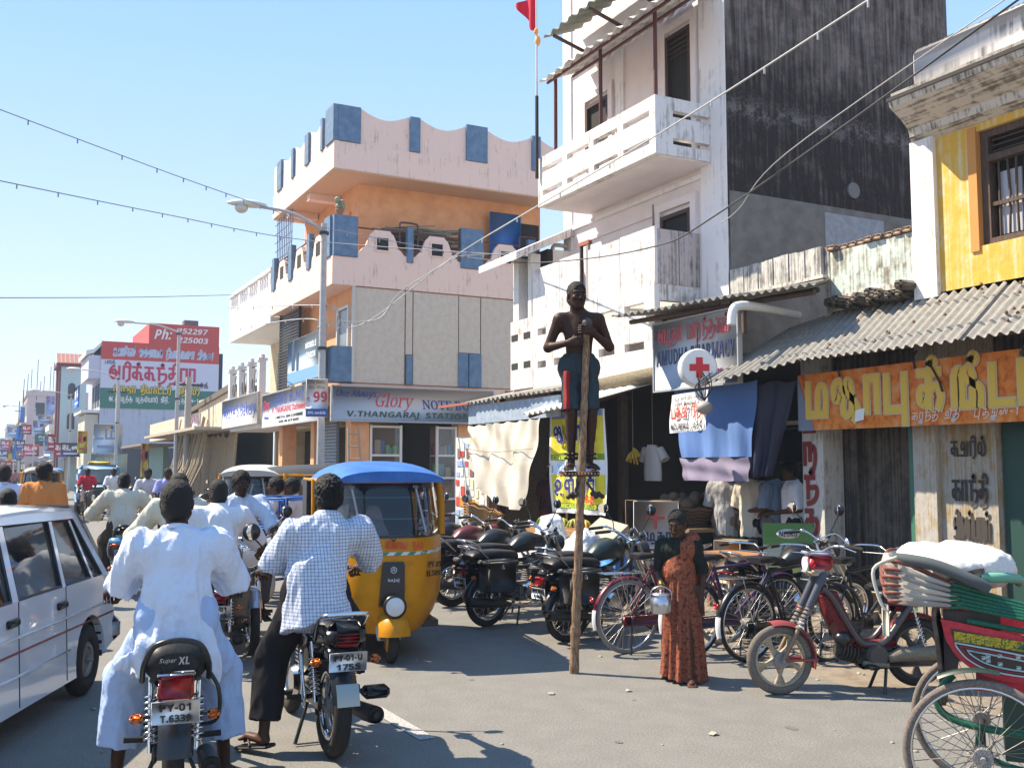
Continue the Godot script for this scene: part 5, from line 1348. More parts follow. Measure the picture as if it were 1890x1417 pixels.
func house(called:String,label:String,x0:float,z0:float,w:float,d:float,h:float,m:Material,floors:=3,roof_m:Material=null) -> Node3D:
	var b:=thing(called,label,"building",V(x0,0,z0))
	var q:=G.new();q.bb(V(0,0,-d),V(w,h,0));ob("wall",q,m,b)
	var dark:=pl("far_dark",L(0.06,0.06,0.07),0.8)
	q=G.new();q.bb(V(-0.15,h-0.25,-d-0.05),V(w,h+0.25,0.12));ob("parapet",q,roof_m if roof_m else m,b)
	for f in floors:
		var y:=0.9+f*(h/floors)
		if f > 0:
			q=G.new();q.bb(V(-0.5,y-0.9,-d+0.2),V(-0.002,y-0.75,-0.2));ob("sunshade",q,pl("far_shade",L(0.4,0.38,0.36),0.9),b)
		for k in int(d/2.4):
			q=G.new();q.bb(V(-0.02,y,-1.6-k*2.4),V(0.03,y+h/floors*0.48,-0.7-k*2.4));ob("window",q,dark,b)
		if f > 0 and w > 3.0:
			for k in int(w/2.6):
				q=G.new();q.bb(V(0.8+k*2.6,y,-0.03),V(1.7+k*2.6,y+h/floors*0.42,0.02));ob("window",q,dark,b)
	return b
func far_sign(label:String,at:Vector3,w:float,h:float,c:Color,tc:Color,t:="",basis:=STREET) -> void:
	var s:=sign_at(label,at,basis)
	board(s,"panel",w,h,0.06,pl("far_sign_%s" % c.to_html(false),c,0.6))
	letters(s,func(b2):
		if t:tamil(b2,t,T(0,h*0.15),h*0.3,w*0.8,0.22)
		b2.box(V(0,-h*0.28,0.003),V(w*0.7,h*0.09,0.006)),pl("far_ink_%s" % tc.to_html(false),tc,0.6))
func far_street() -> void:
	var q:G
	var pale:=streaked("hoarding_pale",L(0.42,0.46,0.56),L(0.26,0.27,0.3),0.36,Vector3(0.12,0.08,0.12),95)
	var hb:=thing("hoarding_building","tall building whose side wall is painted red, white and green with big Tamil lettering","building",V(7.1,0,-75.25))
	var A:=func(called,lo,hi,m):
		var qq:=G.new();qq.bb(lo,hi);return ob(called,qq,m,hb)
	A.call("wall",V(0,0,-9),V(8.0,10.6,0),pale)
	A.call("upper_wall",V(3.1,10.6,-9),V(8.0,12.1,0),pl("wall_red",L(0.50,0.065,0.055),0.8))
	A.call("red_band",V(-0.02,9.35,0.001),V(8.02,10.62,0.05),pl("wall_red",L(0.50,0.065,0.055),0.8))
	A.call("white_band",V(-0.02,7.35,0.001),V(8.02,9.35,0.045),pl("wall_whitish",L(0.55,0.57,0.68),0.8))
	A.call("green_band",V(-0.02,5.95,0.001),V(8.02,7.35,0.05),pl("wall_green",L(0.045,0.17,0.13),0.8))
	A.call("dark_return",V(8.02,0,-9),V(8.4,10.2,-0.5),pl("wall_dark_blue",L(0.03,0.035,0.06),0.9))
	letters(hb,func(b2):text(b2,"Ph:",T(4.1,11.35,0.02),0.75,{"shear":0.25,"width":1.1});text(b2,"252297",T(6.1,11.65,0.02),0.4,{"shear":0.2,"width":2.1});text(b2,"225003",T(6.15,11.0,0.02),0.4,{"shear":0.2,"width":2.1}),pl("paint_white",L(0.72,0.7,0.72),0.7))
	letters(hb,func(b2):tamil(b2,"ஜவுளிகள் எல்லாமே நியாயமான விலை!",T(4.2,9.9,0.052),0.5,6.9,0.2,0.1),pl("paint_blue_pale",L(0.42,0.48,0.62),0.7))
	letters(hb,func(b2):tamil(b2,"அரிச்சந்திரா",T(3.6,8.45,0.05),0.85,6.0,0.19),pl("paint_crimson",L(0.45,0.02,0.06),0.7))
	letters(hb,func(b2):tamil(b2,"பாரத்",T(0.6,9.15,0.05),0.2,0.7,0.2);tamil(b2,"டெக்ஸ்",T(6.8,7.72,0.05),0.3,1.1,0.16),pl("paint_navy",L(0.04,0.07,0.15),0.7))
	letters(hb,func(b2):tamil(b2,"(ராஜா தியேட்டர் எதிரில்)",T(3.8,7.28,0.056),0.42,5.9,0.32),pl("paint_black",L(0.02,0.02,0.02),0.7),"lettering_edge")
	letters(hb,func(b2):tamil(b2,"(ராஜா தியேட்டர் எதிரில்)",T(3.8,7.28,0.06),0.42,5.9,0.18),pl("paint_yellow",L(0.68,0.5,0.03),0.7))
	letters(hb,func(b2):tamil(b2,"அ.த.முத்து முதலியார் வீதி.   புதுவை-1.",T(3.7,6.6,0.054),0.3,6.2,0.16),pl("paint_white",L(0.72,0.7,0.72),0.7))
	A.call("water_tank",V(5.6,12.1,-1.5),V(6.6,12.55,-0.6),pl("tank_grey",L(0.12,0.11,0.11),0.8))
	A.call("dark_shopfront",V(1.0,0,0.001),V(8,3.2,0.04),pl("far_dark",L(0.06,0.06,0.07),0.8))
	q=G.new()
	q.loft([[V(-1.0,9.9,0),V(-0.5,10.0,0),V(0.0,10.55,0),V(0,10.3,0),V(-0.5,9.75,0),V(-1.0,9.6,0)],[V(-1.0,9.9,-6),V(-0.5,10.0,-6),V(0.0,10.55,-6),V(0,10.3,-6),V(-0.5,9.75,-6),V(-1.0,9.6,-6)]].map(func(r):r.reverse();return r),-1);ob("curved_cornice",q,pl("far_white",L(0.66,0.65,0.64),0.8),hb)
	A.call("upper_front",V(-0.8,8.0,-6),V(-0.01,9.6,-0.05),pl("far_lilac",L(0.5,0.5,0.6),0.8))
	A.call("balcony_floor",V(-1.2,5.6,-6),V(-0.01,5.8,-0.05),pl("far_white",L(0.66,0.65,0.64),0.8))
	for k in 3:A.call("front_window",V(-0.03,6.1,-1.8-k*1.9),V(0.0,7.7,-0.6-k*1.9),pl("far_dark",L(0.06,0.06,0.07),0.8))
	A.call("front_stripe",V(-0.9,1.0,-5.8),V(-0.05,5.5,-0.3),pl("far_cream",L(0.5,0.46,0.38),0.8))
	far_sign("blue and white balcony sign on the hoarding building's street front",V(5.75,6.75,-77.4),3.6,1.5,L(0.05,0.14,0.5),L(0.7,0.72,0.75),"பாரத் டெக்ஸ்")
	var tw:=thing("aqua_tower","narrow pale aqua tower with arched windows and red tiled roof","building",V(5.35,0,-88))
	var aq:=pl("far_aqua",L(0.42,0.53,0.55),0.9)
	q=G.new();q.bb(V(0,0,-4),V(1.9,9.9,0));ob("wall",q,aq,tw)
	for y in [4.9,7.3]:
		q=G.new()
		var p:=PackedVector2Array([Vector2(0.55,y),Vector2(1.1,y),Vector2(1.1,y+1.0)])
		for i in 7:p.append(Vector2(0.825+cos(PI*i/6)*0.275,y+1.0+sin(PI*i/6)*0.3))
		q.prism(p,Transform3D(),0.001,0.03);ob("arched_window",q,pl("far_dark",L(0.06,0.06,0.07),0.8),tw)
	for k in 8:
		q=G.new();q.box(V(-0.2+k*0.32,10.5,0.0),V(0.28,0.08,1.3),Transform3D(Basis(Vector3.RIGHT,0.7).rotated(Vector3.UP,0),V(0,10.55,0.05)-Basis(Vector3.RIGHT,0.7)*V(0,10.5,0)));ob("roof_tile_row",q,pl("far_tile",L(0.45,0.17,0.12),0.8),tw)
	q=G.new();q.bb(V(-0.35,9.9,-4),V(2.1,10.2,0.3));ob("eave",q,pl("far_maroon",L(0.16,0.05,0.06),0.8),tw)
	q=G.new();q.bb(V(-0.15,0,-4),V(-0.002,9.9,-3.0));q.bb(V(-0.15,0,-0.3),V(-0.002,9.9,0.0));ob("corner_pier",q,pl("far_maroon",L(0.16,0.05,0.06),0.8),tw)
	house("far_house","low cream house between the aqua tower and the hoarding building",7.0,-84.3,4,3.5,5.2,pl("far_cream",L(0.5,0.46,0.38),0.8),2)
	house("far_house","dark fronted narrow house just beyond the aqua tower",5.9,-93,4,10,6.6,pl("far_brownish",L(0.36,0.32,0.31),0.9),3)
	house("far_house","pinkish grey block with a pale lettered wall, beyond the aqua tower",4.0,-118,6,12,9.7,pl("far_pink",L(0.5,0.42,0.42),0.9),3)
	far_sign("pale blue lettered wall panel at the top of the pinkish block",V(6.6,8.6,-117.9),1.5,2.4,L(0.42,0.46,0.64),L(0.25,0.25,0.45),"விலை",Basis())
	house("far_house","cream far house with yellow signs beyond the blue scaffold",4.2,-150,5,14,8.2,pl("far_cream2",L(0.52,0.48,0.4),0.8),3)
	house("far_house","pale lilac far house near the end of the street",3.6,-190,5,18,9.0,pl("far_lilac",L(0.5,0.5,0.6),0.8),3)
	house("far_house","hazy grey house at the far end of the street",3.0,-240,6,24,8.0,pl("far_grey",L(0.42,0.42,0.45),0.8),2)
	house("far_house","white low house in front of the pinkish block",5.6,-104,3,10,5.6,pl("far_white",L(0.66,0.65,0.64),0.8),2)
	var sc:=thing("blue_scaffold","bamboo scaffold draped with bright blue plastic sheet","scaffold",V(3.2,0,-124))
	for i in 4:
		q=G.new();q.cyl(V(0.2+0.35*i,0,0.2*(i % 2)),V(0.25+0.35*i,9.2+1.2*(i % 2),0.2*(i % 2)),0.06,-1,6);ob("pole",q,pl("far_bamboo",L(0.25,0.2,0.13),0.8),sc)
	for i in 4:
		q=G.new();q.cyl(V(-0.2,3+i*1.7,0.1),V(1.7,3+i*1.7,0.1),0.05,-1,6);ob("rail",q,pl("far_bamboo",L(0.25,0.2,0.13),0.8),sc)
	var bl:=nz("blue_sheet",[[0.2,L(0.02,0.12,0.5)],[0.8,L(0.08,0.3,0.7)]],0.03,Vector3.ONE*0.4,0.5,0.8)
	hang_cloth(sc,"plastic_sheet",V(0.35,8.6,0.35),V(1.75,8.3,0.35),V(1.6,6.0,0.4),V(0.3,5.9,0.4),bl,0.16,2.0,14)
	hang_cloth(sc,"plastic_sheet",V(0.1,6.4,0.38),V(0.85,6.3,0.38),V(0.5,2.6,0.4),V(-0.3,2.8,0.4),bl,0.14,2.0,14)
	var cols:=[[L(0.5,0.06,0.08),L(0.7,0.68,0.66)],[L(0.65,0.66,0.68),L(0.1,0.15,0.4)],[L(0.6,0.4,0.03),L(0.4,0.05,0.03)],[L(0.06,0.25,0.28),L(0.7,0.7,0.7)],[L(0.55,0.12,0.2),L(0.75,0.7,0.7)],[L(0.6,0.55,0.5),L(0.3,0.05,0.05)],[L(0.1,0.12,0.3),L(0.7,0.7,0.6)]]
	var sp:=[[5.6,2.6,-86,1.4,1.1,0,"maroon shop sign"],[5.2,3.2,-96,1.0,1.6,1,"tall white sign"],[4.6,5.0,-104,1.1,1.3,1,"upright pale sign"],[4.3,3.0,-112,1.5,1.2,4,"pink sign"],[4.0,5.2,-116,0.9,1.0,0,"small red sign"],[3.6,3.4,-128,1.2,2.4,3,"teal banner sign"],[3.0,3.0,-134,0.5,3.2,2,"tall yellow banner sign"],[3.9,2.7,-122,1.2,0.8,5,"beige sign"],[2.8,4.4,-150,1.4,1.2,4,"far rose sign"],[2.6,3.2,-165,1.6,1.5,6,"far navy sign"],[5.6,2.5,-79,1.3,1.0,6,"navy and red board"],[5.9,2.9,-73,0.6,1.5,2,"orange upright board"]]
	for s in sp:
		far_sign(s[6]+[" sticking out below the aqua tower"," beside the aqua tower's foot"," above the white low house"," in front of the pinkish block"," high on the pinkish block"," under the blue scaffold"," at the far left by the scaffold"," over the far awnings"," beyond the scaffold"," near the far end of the street"," under the balcony sign of the hoarding building"," at the foot of the hoarding building"][sp.find(s)],V(s[0],s[1]+0.6,s[2]),s[3],s[4],cols[s[5]][0],cols[s[5]][1],"கடை",Basis())
	var more:=[["tiny white sign high between the aqua tower and the scaffold",4.9,6.2,-100,1.2,0.8,1],["slim crimson sign over the second far awning",5.0,3.9,-90,0.7,1.3,0],["wide teal board on the white low house",5.2,4.6,-103.5,1.6,0.7,3],["small navy sign left of the pinkish block's red sign",3.5,4.3,-117,0.9,0.9,6],["cream board under the far yellow banner",2.7,2.6,-142,1.6,0.9,5],["rose board beside the scaffold's foot",2.5,2.2,-130,1.3,0.9,4],["pale sign high on the cream far house",3.6,6.6,-149.5,1.6,1.4,1],["ochre sign halfway down the hazy row",2.2,3.6,-175,1.8,1.6,2],["white sign on the lilac far house",2.9,5.4,-189,2.2,1.6,1],["dull red sign by the grey far house",1.9,4.0,-215,2.6,2.0,0]]
	for m in more:far_sign(m[0],V(m[1],m[2],m[3]),m[4],m[5],cols[m[6]][0],cols[m[6]][1],"கடை",Basis())
	var rods:=thing("roof_rods","thin reinforcement rods standing up from the unfinished roofs far left","rods",V(3.6,9,-118))
	for i in 9:
		q=G.new();q.cyl(V(i*0.42,0,-(i % 3)*2.0),V(i*0.42+0.05,2.2+1.4*((i*5) % 4)*0.5,-(i % 3)*2.0),0.035,-1,5);ob("rod",q,pl("far_trunk",L(0.08,0.06,0.05),0.9),rods)
	var an:=0
	for s in [[6.2,-78,4.5,3.1,0],[5.6,-86,5,3.0,1],[5.2,-94,6,2.9,2],[4.8,-103,6,2.9,3],[4.4,-112,6,2.8,1],[4.0,-122,8,2.8,0],[3.4,-136,10,2.8,2],[2.8,-155,14,2.9,3]]:
		var aw:=thing("shop_awning",["grey sheet awning at the hoarding building's foot","brown awning under the aqua tower","pale awning beyond the aqua tower","blue tarpaulin awning in front of the white low house","brown awning before the pinkish block","grey awning beneath the blue scaffold","pale far awning past the scaffold","blue far awning near the street's end"][an],"awning",V(s[0],0,s[1]),0,"awnings along the far shops")
		var mm:=pl("far_awning_%d" % s[4],[L(0.3,0.28,0.26),L(0.2,0.14,0.1),L(0.5,0.48,0.44),L(0.06,0.16,0.42)][s[4]],0.8)
		q=G.new();q.hexa([V(0,s[3]-0.5,0),V(2.6,s[3],0),V(2.6,s[3],-s[2]),V(0,s[3]-0.5,-s[2]),V(0,s[3]-0.42,0),V(2.6,s[3]+0.08,0),V(2.6,s[3]+0.08,-s[2]),V(0,s[3]-0.42,-s[2])]);ob("roof",q,mm,aw)
		for z in [-0.2,-s[2]+0.2]:
			q=G.new();q.cyl(V(0.1,0,z),V(0.1,s[3]-0.5,z),0.06,-1,6);ob("post",q,pl("far_bamboo",L(0.25,0.2,0.13),0.8),aw)
		q=G.new();q.bb(V(2.2,0,-s[2]),V(2.4,s[3]-0.1,0));ob("dark_front",q,pl("far_dark",L(0.06,0.06,0.07),0.8),aw)
		an += 1
	for i in 5:
		var t:=thing("far_tree",["leftmost hazy tree at the end of the street","second hazy tree from the left at the street's end","middle hazy tree at the street's end","fourth hazy tree, beside the grey house","hazy tree just left of the lilac far house"][i],"tree",V(-16+i*4.6,0,-265-12*(i % 2)),0,"hazy trees at the street's end")
		q=G.new();q.tube([V(0,0,0),V(0.2,3,0.1),V(0,5,0)],[0.35,0.25,0.15],6);ob("trunk",q,pl("far_trunk",L(0.08,0.06,0.05),0.9),t)
		q=G.new()
		for k in 700:
			var dd:=Vector3(rng.randfn(),rng.randfn()*0.7,rng.randfn()).normalized()*pow(rng.randf(),0.4)
			var c:=V(0,6.0,0)+dd*V(3.2,2.8,3.2)*(1.0+0.25*sin(dd.x*7+dd.y*5+i))
			var e:=Vector3(rng.randfn(),rng.randfn(),rng.randfn()).normalized()*0.35;var e2:=e.cross(Vector3(rng.randfn(),rng.randfn(),rng.randfn()).normalized())
			q.tri(c-e,c+e,c+e2)
		ob("crown",q,pl("far_leaf",L(0.07,0.1,0.04),0.9),t)
func thatch_shop() -> void:
	var q:G
	var bam:=nz("bamboo_old",[[0.2,L(0.26,0.19,0.12)],[0.8,L(0.46,0.37,0.25)]],0.05,V(1,0.3,1),0.8,0.3)
	var b:=thing("bamboo_shop","low bamboo seller's shop with thatched walls and tin canopy, left of the bakery","building",V(7.2,0,-35))
	var A:=func(called,lo,hi,m):
		var qq:=G.new();qq.bb(lo,hi);return ob(called,qq,m,b)
	A.call("upper_wall",V(0.3,3.1,-19),V(3,3.95,-6),nz("far_creamwall",[[0.2,L(0.45,0.34,0.24)],[0.5,L(0.58,0.48,0.36)],[0.8,L(0.66,0.58,0.46)]],0.02,Vector3.ONE*0.3,0.9,0.3))
	A.call("upper_wall",V(0.3,3.2,-6),V(3,4.4,-0.3),nz("far_creamwall",[],0.02))
	q=G.new();q.hexa([V(0.2,3.9,-9),V(0.2,4.4,-0.2),V(1.2,4.4,-0.2),V(1.2,3.9,-9),V(0.2,4.06,-9),V(0.2,4.62,-0.2),V(1.2,4.62,-0.2),V(1.2,4.06,-9)].map(func(p):return p));ob("slanted_coping",q,pl("coping_dark",L(0.12,0.09,0.075),0.9),b)
	A.call("canopy",V(-0.9,3.05,-12),V(0.5,3.15,-0.1),nz("tin_old",[[0.2,L(0.32,0.27,0.21)],[0.8,L(0.5,0.45,0.37)]],0.03,Vector3.ONE*0.4,0.8,0.3))
	A.call("canopy",V(-1.0,2.75,-19.5),V(0.6,2.85,-12.2),pl("tin_dark",L(0.2,0.16,0.13),0.8))
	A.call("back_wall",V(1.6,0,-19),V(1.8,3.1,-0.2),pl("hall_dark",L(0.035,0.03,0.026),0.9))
	A.call("side_shop",V(0.3,0,-19),V(0.5,2.75,-14.5),pl("teal_shop",L(0.2,0.33,0.31),0.8))
	var wl:=nd("thatch_wall",b)
	for i in 110:
		q=G.new();var z:=-0.4-i*0.11
		q.tube([V(0.5,0,z),V(0.5+rng.randf_range(-0.04,0.04),1.4,z+rng.randf_range(-0.03,0.03)),V(0.55,2.9+rng.randf_range(-0.25,0.1),z)],0.06,4);ob("reed_bundle",q,bam,wl)
	var pi:=thing("leaning_bamboo","","bamboo poles",V(6.9,0,-36))
	pi.set_meta("label","long bamboo poles and ladders leaning against the bamboo shop's canopy")
	for i in 16:
		q=G.new();var z:=-0.3-i*0.42+rng.randf_range(-0.1,0.1)
		q.tube([V(-0.9+rng.randf_range(-0.2,0.2),0,z),V(-0.1,1.9,z-rng.randf_range(-0.1,0.2)),V(0.2+rng.randf_range(-0.1,0.1),3.3+rng.randf_range(-0.3,0.5),z-rng.randf_range(-0.2,0.5))],[0.045,0.04,0.032],6);ob("pole",q,bam,pi)
	for i in 6:
		q=G.new();var z:=-1.0-i*0.9
		q.cyl(V(-0.3,1.0+0.3*(i % 3),z),V(-0.3,1.0+0.3*(i % 3),z-0.9),0.035,-1,6);ob("rung",q,bam,pi)
	far_sign("yellow upright board on the bamboo shop's post",V(6.35,2.1,-47),0.28,1.5,L(0.62,0.42,0.04),L(0.5,0.1,0.05),"கடை",Basis())
	far_sign("white hand painted wall panel over the bamboo shop's canopy",V(7.46,3.55,-42),3.0,0.7,L(0.62,0.62,0.66),L(0.3,0.1,0.3),"பாரதி ஸ்டோர்",STREET)
	var ld:=thing("wooden_ladder","short wooden ladder leaning by the orange pillar of the stationery shop","ladder",V(7.75,0.3,-22.8))
	for x in [-0.18,0.18]:
		q=G.new();q.tube([V(x,0,0.25),V(x*0.7,2.4,-0.1)],0.03,6);ob("rail",q,pl("ladder_wood",L(0.35,0.27,0.2),0.8),ld)
	for i in 8:
		q=G.new();var k:=(i+0.5)/8
		q.cyl(V(-0.18*lerpf(1,0.7,k),k*2.4,lerpf(0.25,-0.1,k)),V(0.18*lerpf(1,0.7,k),k*2.4,lerpf(0.25,-0.1,k)),0.018,-1,6);ob("rung",q,pl("ladder_wood",L(0.35,0.27,0.2),0.8),ld)
func lamp_post(label:String,at:Vector3,h:float,arm:Vector3,r:=0.085) -> void:
	var p:=thing("street_lamp",label,"street lamp",at)
	var steel:=nz("galvanised",[[0.2,L(0.34,0.34,0.35)],[0.8,L(0.46,0.46,0.47)]],0.05,V(1,0.3,1),0.5,0.1,false)
	var q:=G.new();q.tube([V(0,0,0),V(0,h*0.5,0),V(0,h,0)],[r,r*0.85,r*0.7],12);ob("pole",q,steel,p)
	for y in [h*0.62,h*0.97]:
		q=G.new();q.cyl(V(0,y-0.03,0),V(0,y+0.03,0),r*1.15,-1,12);ob("collar",q,pl("dark_steel",L(0.035,0.035,0.04),0.5,0.3),p)
	q=G.new();q.tube(curve([V(0,h-0.15,0),V(arm.x*0.4,h+arm.y*0.6,arm.z*0.4),V(arm.x*0.8,h+arm.y*0.95,arm.z*0.8)],5),0.03,8);ob("arm",q,steel,p)
	var d:=V(arm.x,0,arm.z).normalized()
	var hd_:=nd("lamp_head",p)
	q=G.new()
	var c:=V(arm.x,h+arm.y,arm.z)
	var s:=d.cross(Vector3.UP)
	var rings:=[]
	for i in 8:
		var u:=i/7.0;var w:=0.15*sqrt(sin(PI*clampf(u*0.9+0.08,0,1)));var ring:=[]
		for k in 12:
			var an:=TAU*k/12
			ring.append(c+d*(u*0.75-0.4)+s*cos(an)*w+Vector3.UP*(0.04*u+maxf(sin(an),-0.25)*w*0.75))
		rings.append(ring)
	q.loft(rings,1);ob("housing",q,pl("lamp_housing",L(0.55,0.55,0.54),0.4),hd_)
	q=G.new();q.ball(c+d*0.08-Vector3.UP*0.05,V(0.13,0.1,0.13),8);ob("bowl",q,pl("lamp_bowl",L(0.5,0.5,0.46),0.2),hd_)
func poles_and_wires() -> void:
	lamp_post("grey street lamp standing before the corner building, nearest of the row",V(5.87,0,-19.3),6.6,V(-1.45,0.3,-0.5))
	lamp_post("street lamp farther off, in front of the painted red wall",V(6.4,0,-39.3),7.0,V(-1.9,0.2,-0.8))
	lamp_post("third street lamp, left of the painted red wall",V(6.4,0,-58.4),6.8,V(-2.2,0.3,-1.0))
	lamp_post("fourth street lamp far down the road by the aqua tower",V(5.6,0,-80),7.2,V(-2.4,0.2,-1.0))
	lamp_post("faint fifth street lamp near the blue scaffold",V(4.4,0,-108),7.6,V(-2.6,0.2,-1.0))
	var q:G
	for i in 2:
		var p:=thing("utility_pole",["short concrete utility pole beside the second street lamp","thin utility pole with white boards before the painted wall"][i],"utility pole",[V(6.85,0,-39.6),V(6.6,0,-60)][i])
		q=G.new();q.tube([V(0,0,0),V(0,[5.2,6.4][i],0)],[0.16,0.11],8);ob("pole",q,nz("concrete_pole",[[0.2,L(0.3,0.28,0.26)],[0.8,L(0.42,0.4,0.37)]],0.05,Vector3.ONE,0.9,0.3),p)
		q=G.new();q.box(V(0,[4.9,6.0][i],0),V(1.1,0.08,0.08));ob("cross_arm",q,pl("dark_steel",L(0.035,0.035,0.04),0.5,0.3),p)
	far_sign("white board on the thin utility pole, upper of the two",V(6.1,3.4,-59.8),1.5,1.6,L(0.6,0.62,0.64),L(0.2,0.25,0.4),"இடம்",Basis())
	far_sign("pale green board on the thin utility pole, lower of the two",V(6.2,1.95,-59.7),1.9,1.2,L(0.5,0.58,0.55),L(0.2,0.35,0.35),"வழி",Basis())
	var wire:=func(label:String,pts:Array,r:float,m:Material,tags:=0):
		var w:=thing("overhead_wire",label,"wire",Vector3.ZERO)
		var g:=G.new()
		g.tube(curve(pts,8),r,5);ob("cable",g,m,w)
		if tags:
			var c:=curve(pts,tags)
			var gg:=G.new()
			for i in range(1,c.size()-1):gg.cyl(c[i],c[i]-V(0,0.07,0),0.012,-1,5)
			stuff(ob("clips",gg,m,w))
	var blk:=pl("wire_dark",L(0.05,0.05,0.055),0.6);var gry:=pl("wire_grey",L(0.4,0.4,0.4),0.5)
	wire.call("upper wire sagging in from the left sky to the nearest street lamp",[V(-0.64,6.96,-15.69),V(2.42,6.75,-17.5),V(4.4,6.6,-18.5),V(5.8,6.5,-19.2),V(8.3,5.95,-17.9)],0.008,pl("wire_blue",L(0.2,0.22,0.28),0.6),5)
	wire.call("second wire from the left sky, passing behind the street lamp to the white building",[V(-0.59,5.85,-15.78),V(2.83,6.5,-19.58),V(5.9,6.55,-20.7),V(8.9,5.6,-16)],0.009,pl("wire_blue",L(0.2,0.22,0.28),0.6),6)
	wire.call("thin low wire crossing the left sky to the bakery balcony",[V(-0.6,4.42,-18.18),V(3.0,5.6,-24),V(7.1,7.0,-30.5)],0.009,pl("wire_blue",L(0.2,0.22,0.28),0.6))
	wire.call("thick pale cable rising from the wire knot to the top of the picture",[V(6.46,5.85,-30.2),V(5.81,4.83,-20.45),V(6.86,4.7,-19.9),V(8.1,5.9,-17.9),V(7.58,6.03,-10.35),V(7.16,6.12,-6.03)],0.011,gry,5)
	wire.call("dark lower cable running from the wire knot up past the ochre building",[V(8.19,5.92,-17.97),V(8.0,5.15,-14.6),V(7.45,4.54,-10.56),V(7.39,4.67,-8.88),V(7.31,5.57,-4.87)],0.01,blk)
	wire.call("second dark strand looping beside the dark lower cable",[V(7.58,4.6,-9.2),V(7.5,4.66,-8.78),V(7.3,5.0,-7.77),V(7.28,5.62,-4.87)],0.006,gry)
	wire.call("drooping garland of small lamps from the knot to the street lamp",[V(8.19,5.92,-17.97),V(7.4,5.3,-19.0),V(7.0,4.75,-19.2),V(6.3,4.72,-19.6),V(5.95,4.95,-19.3),V(5.0,5.5,-24)],0.011,gry,6)
	wire.call("short wire from the knot over to the balcony of the corner building",[V(8.19,5.92,-17.97),V(9.4,6.1,-18.0),V(8.9,5.55,-15.9)],0.009,gry,4)
func black_m() -> Material:return pl("black_paint",L(0.012,0.012,0.014),0.3)
func rubber_m() -> Material:return nz("tyre_rubber",[[0.2,L(0.018,0.017,0.016)],[0.8,L(0.045,0.04,0.036)]],0.05,Vector3.ONE*3,0.85,0.2,false)
func chrome_m() -> Material:return pl("chrome",L(0.62,0.62,0.63),0.16,1.0)
func alu_m() -> Material:return nz("cast_alu",[[0.2,L(0.14,0.13,0.12)],[0.8,L(0.32,0.31,0.3)]],0.06,Vector3.ONE*3,0.5,0.3,false)
func seat_m() -> Material:return nz("seat_vinyl",[[0.2,L(0.014,0.013,0.014)],[0.8,L(0.03,0.028,0.03)]],0.05,Vector3.ONE*2,0.42,0.3,false)
func arc_pts(c:Vector3,R:float,a0:float,a1:float,n:=14) -> Array:
	var out:=[]
	for i in n+1:
		var a:=deg_to_rad(lerpf(a0,a1,float(i)/n))
		out.append(c+V(0,sin(a)*R,cos(a)*R))
	return out
func wheel(parent:Node3D,called:String,c:Vector3,R:float,tr:float,style:="spoke",rim_m:Material=null,tyre_m:Material=null,n:=32,split:=false) -> Node3D:
	var w:=nd(called,parent,c)
	var rm:Material=rim_m if rim_m else chrome_m()
	var q:=G.new();q.ringx(Vector3.ZERO,R-tr,tr,tr*0.95,44,10);ob("tyre",q,tyre_m if tyre_m else rubber_m(),w)
	q=G.new();q.ringx(Vector3.ZERO,R-tr*2.05,tr*0.42,tr*0.75,44,8);ob("rim",q,rm,w)
	q=G.new();q.cyl(V(-0.045,0,0),V(0.045,0,0),0.045 if style == "spoke" else 0.06,-1,14);q.cyl(V(-0.09,0,0),V(0.09,0,0),0.014,-1,8);ob("hub",q,alu_m(),w)
	if style == "spoke":
		var ri:=R-tr*2.2
		if split:
			for i in n:
				q=G.new();var a:=TAU*i/n;var b:=a+(0.5 if i % 4 < 2 else -0.5);var s:=0.035 if i % 2 else -0.035
				q.cyl(V(s,sin(b)*0.035,cos(b)*0.035),V(0,sin(a)*ri,cos(a)*ri),0.0022,-1,4);ob("spoke",q,pl("spoke_steel",L(0.2,0.17,0.14),0.45,0.6),w)
		else:
			q=G.new()
			for i in n:
				var a:=TAU*i/n;var b:=a+(0.5 if i % 4 < 2 else -0.5);var s:=0.03 if i % 2 else -0.03
				q.cyl(V(s,sin(b)*0.04,cos(b)*0.04),V(0,sin(a)*ri,cos(a)*ri),0.0022,-1,4)
			stuff(ob("spokes",q,pl("spoke_steel2",L(0.35,0.34,0.33),0.35,0.8),w))
	elif style == "mag":
		for i in 5:
			q=G.new();var a:=TAU*i/5+0.3;var ri:=R-tr*2.1
			q.loft([[V(-0.02,-0.03,0.05),V(0.02,-0.03,0.05),V(0.02,0.03,0.05),V(-0.02,0.03,0.05)],[V(-0.014,-0.014,ri*0.6),V(0.014,-0.014,ri*0.6),V(0.014,0.014,ri*0.6),V(-0.014,0.014,ri*0.6)],[V(-0.018,-0.045,ri),V(0.018,-0.045,ri),V(0.018,0.045,ri),V(-0.018,0.045,ri)]].map(func(r):return r.map(func(p):return Basis(Vector3.RIGHT,a)*p)),1)
			ob("spoke",q,rm,w)
	else:
		q=G.new();q.lathe([[0.0,0.0],[R-tr*2,0.0],[R-tr*2,0.02],[0.07,0.045],[0.0,0.045]],Transform3D(Basis(Vector3(0,0,1),-PI/2),Vector3.ZERO),24);ob("disc",q,rm,w)
		q=G.new();q.lathe([[0.0,0.0],[R-tr*2,0.0],[R-tr*2,0.02],[0.07,0.045],[0.0,0.045]],Transform3D(Basis(Vector3(0,0,1),PI/2),Vector3.ZERO),24);ob("disc",q,rm,w)
	return w
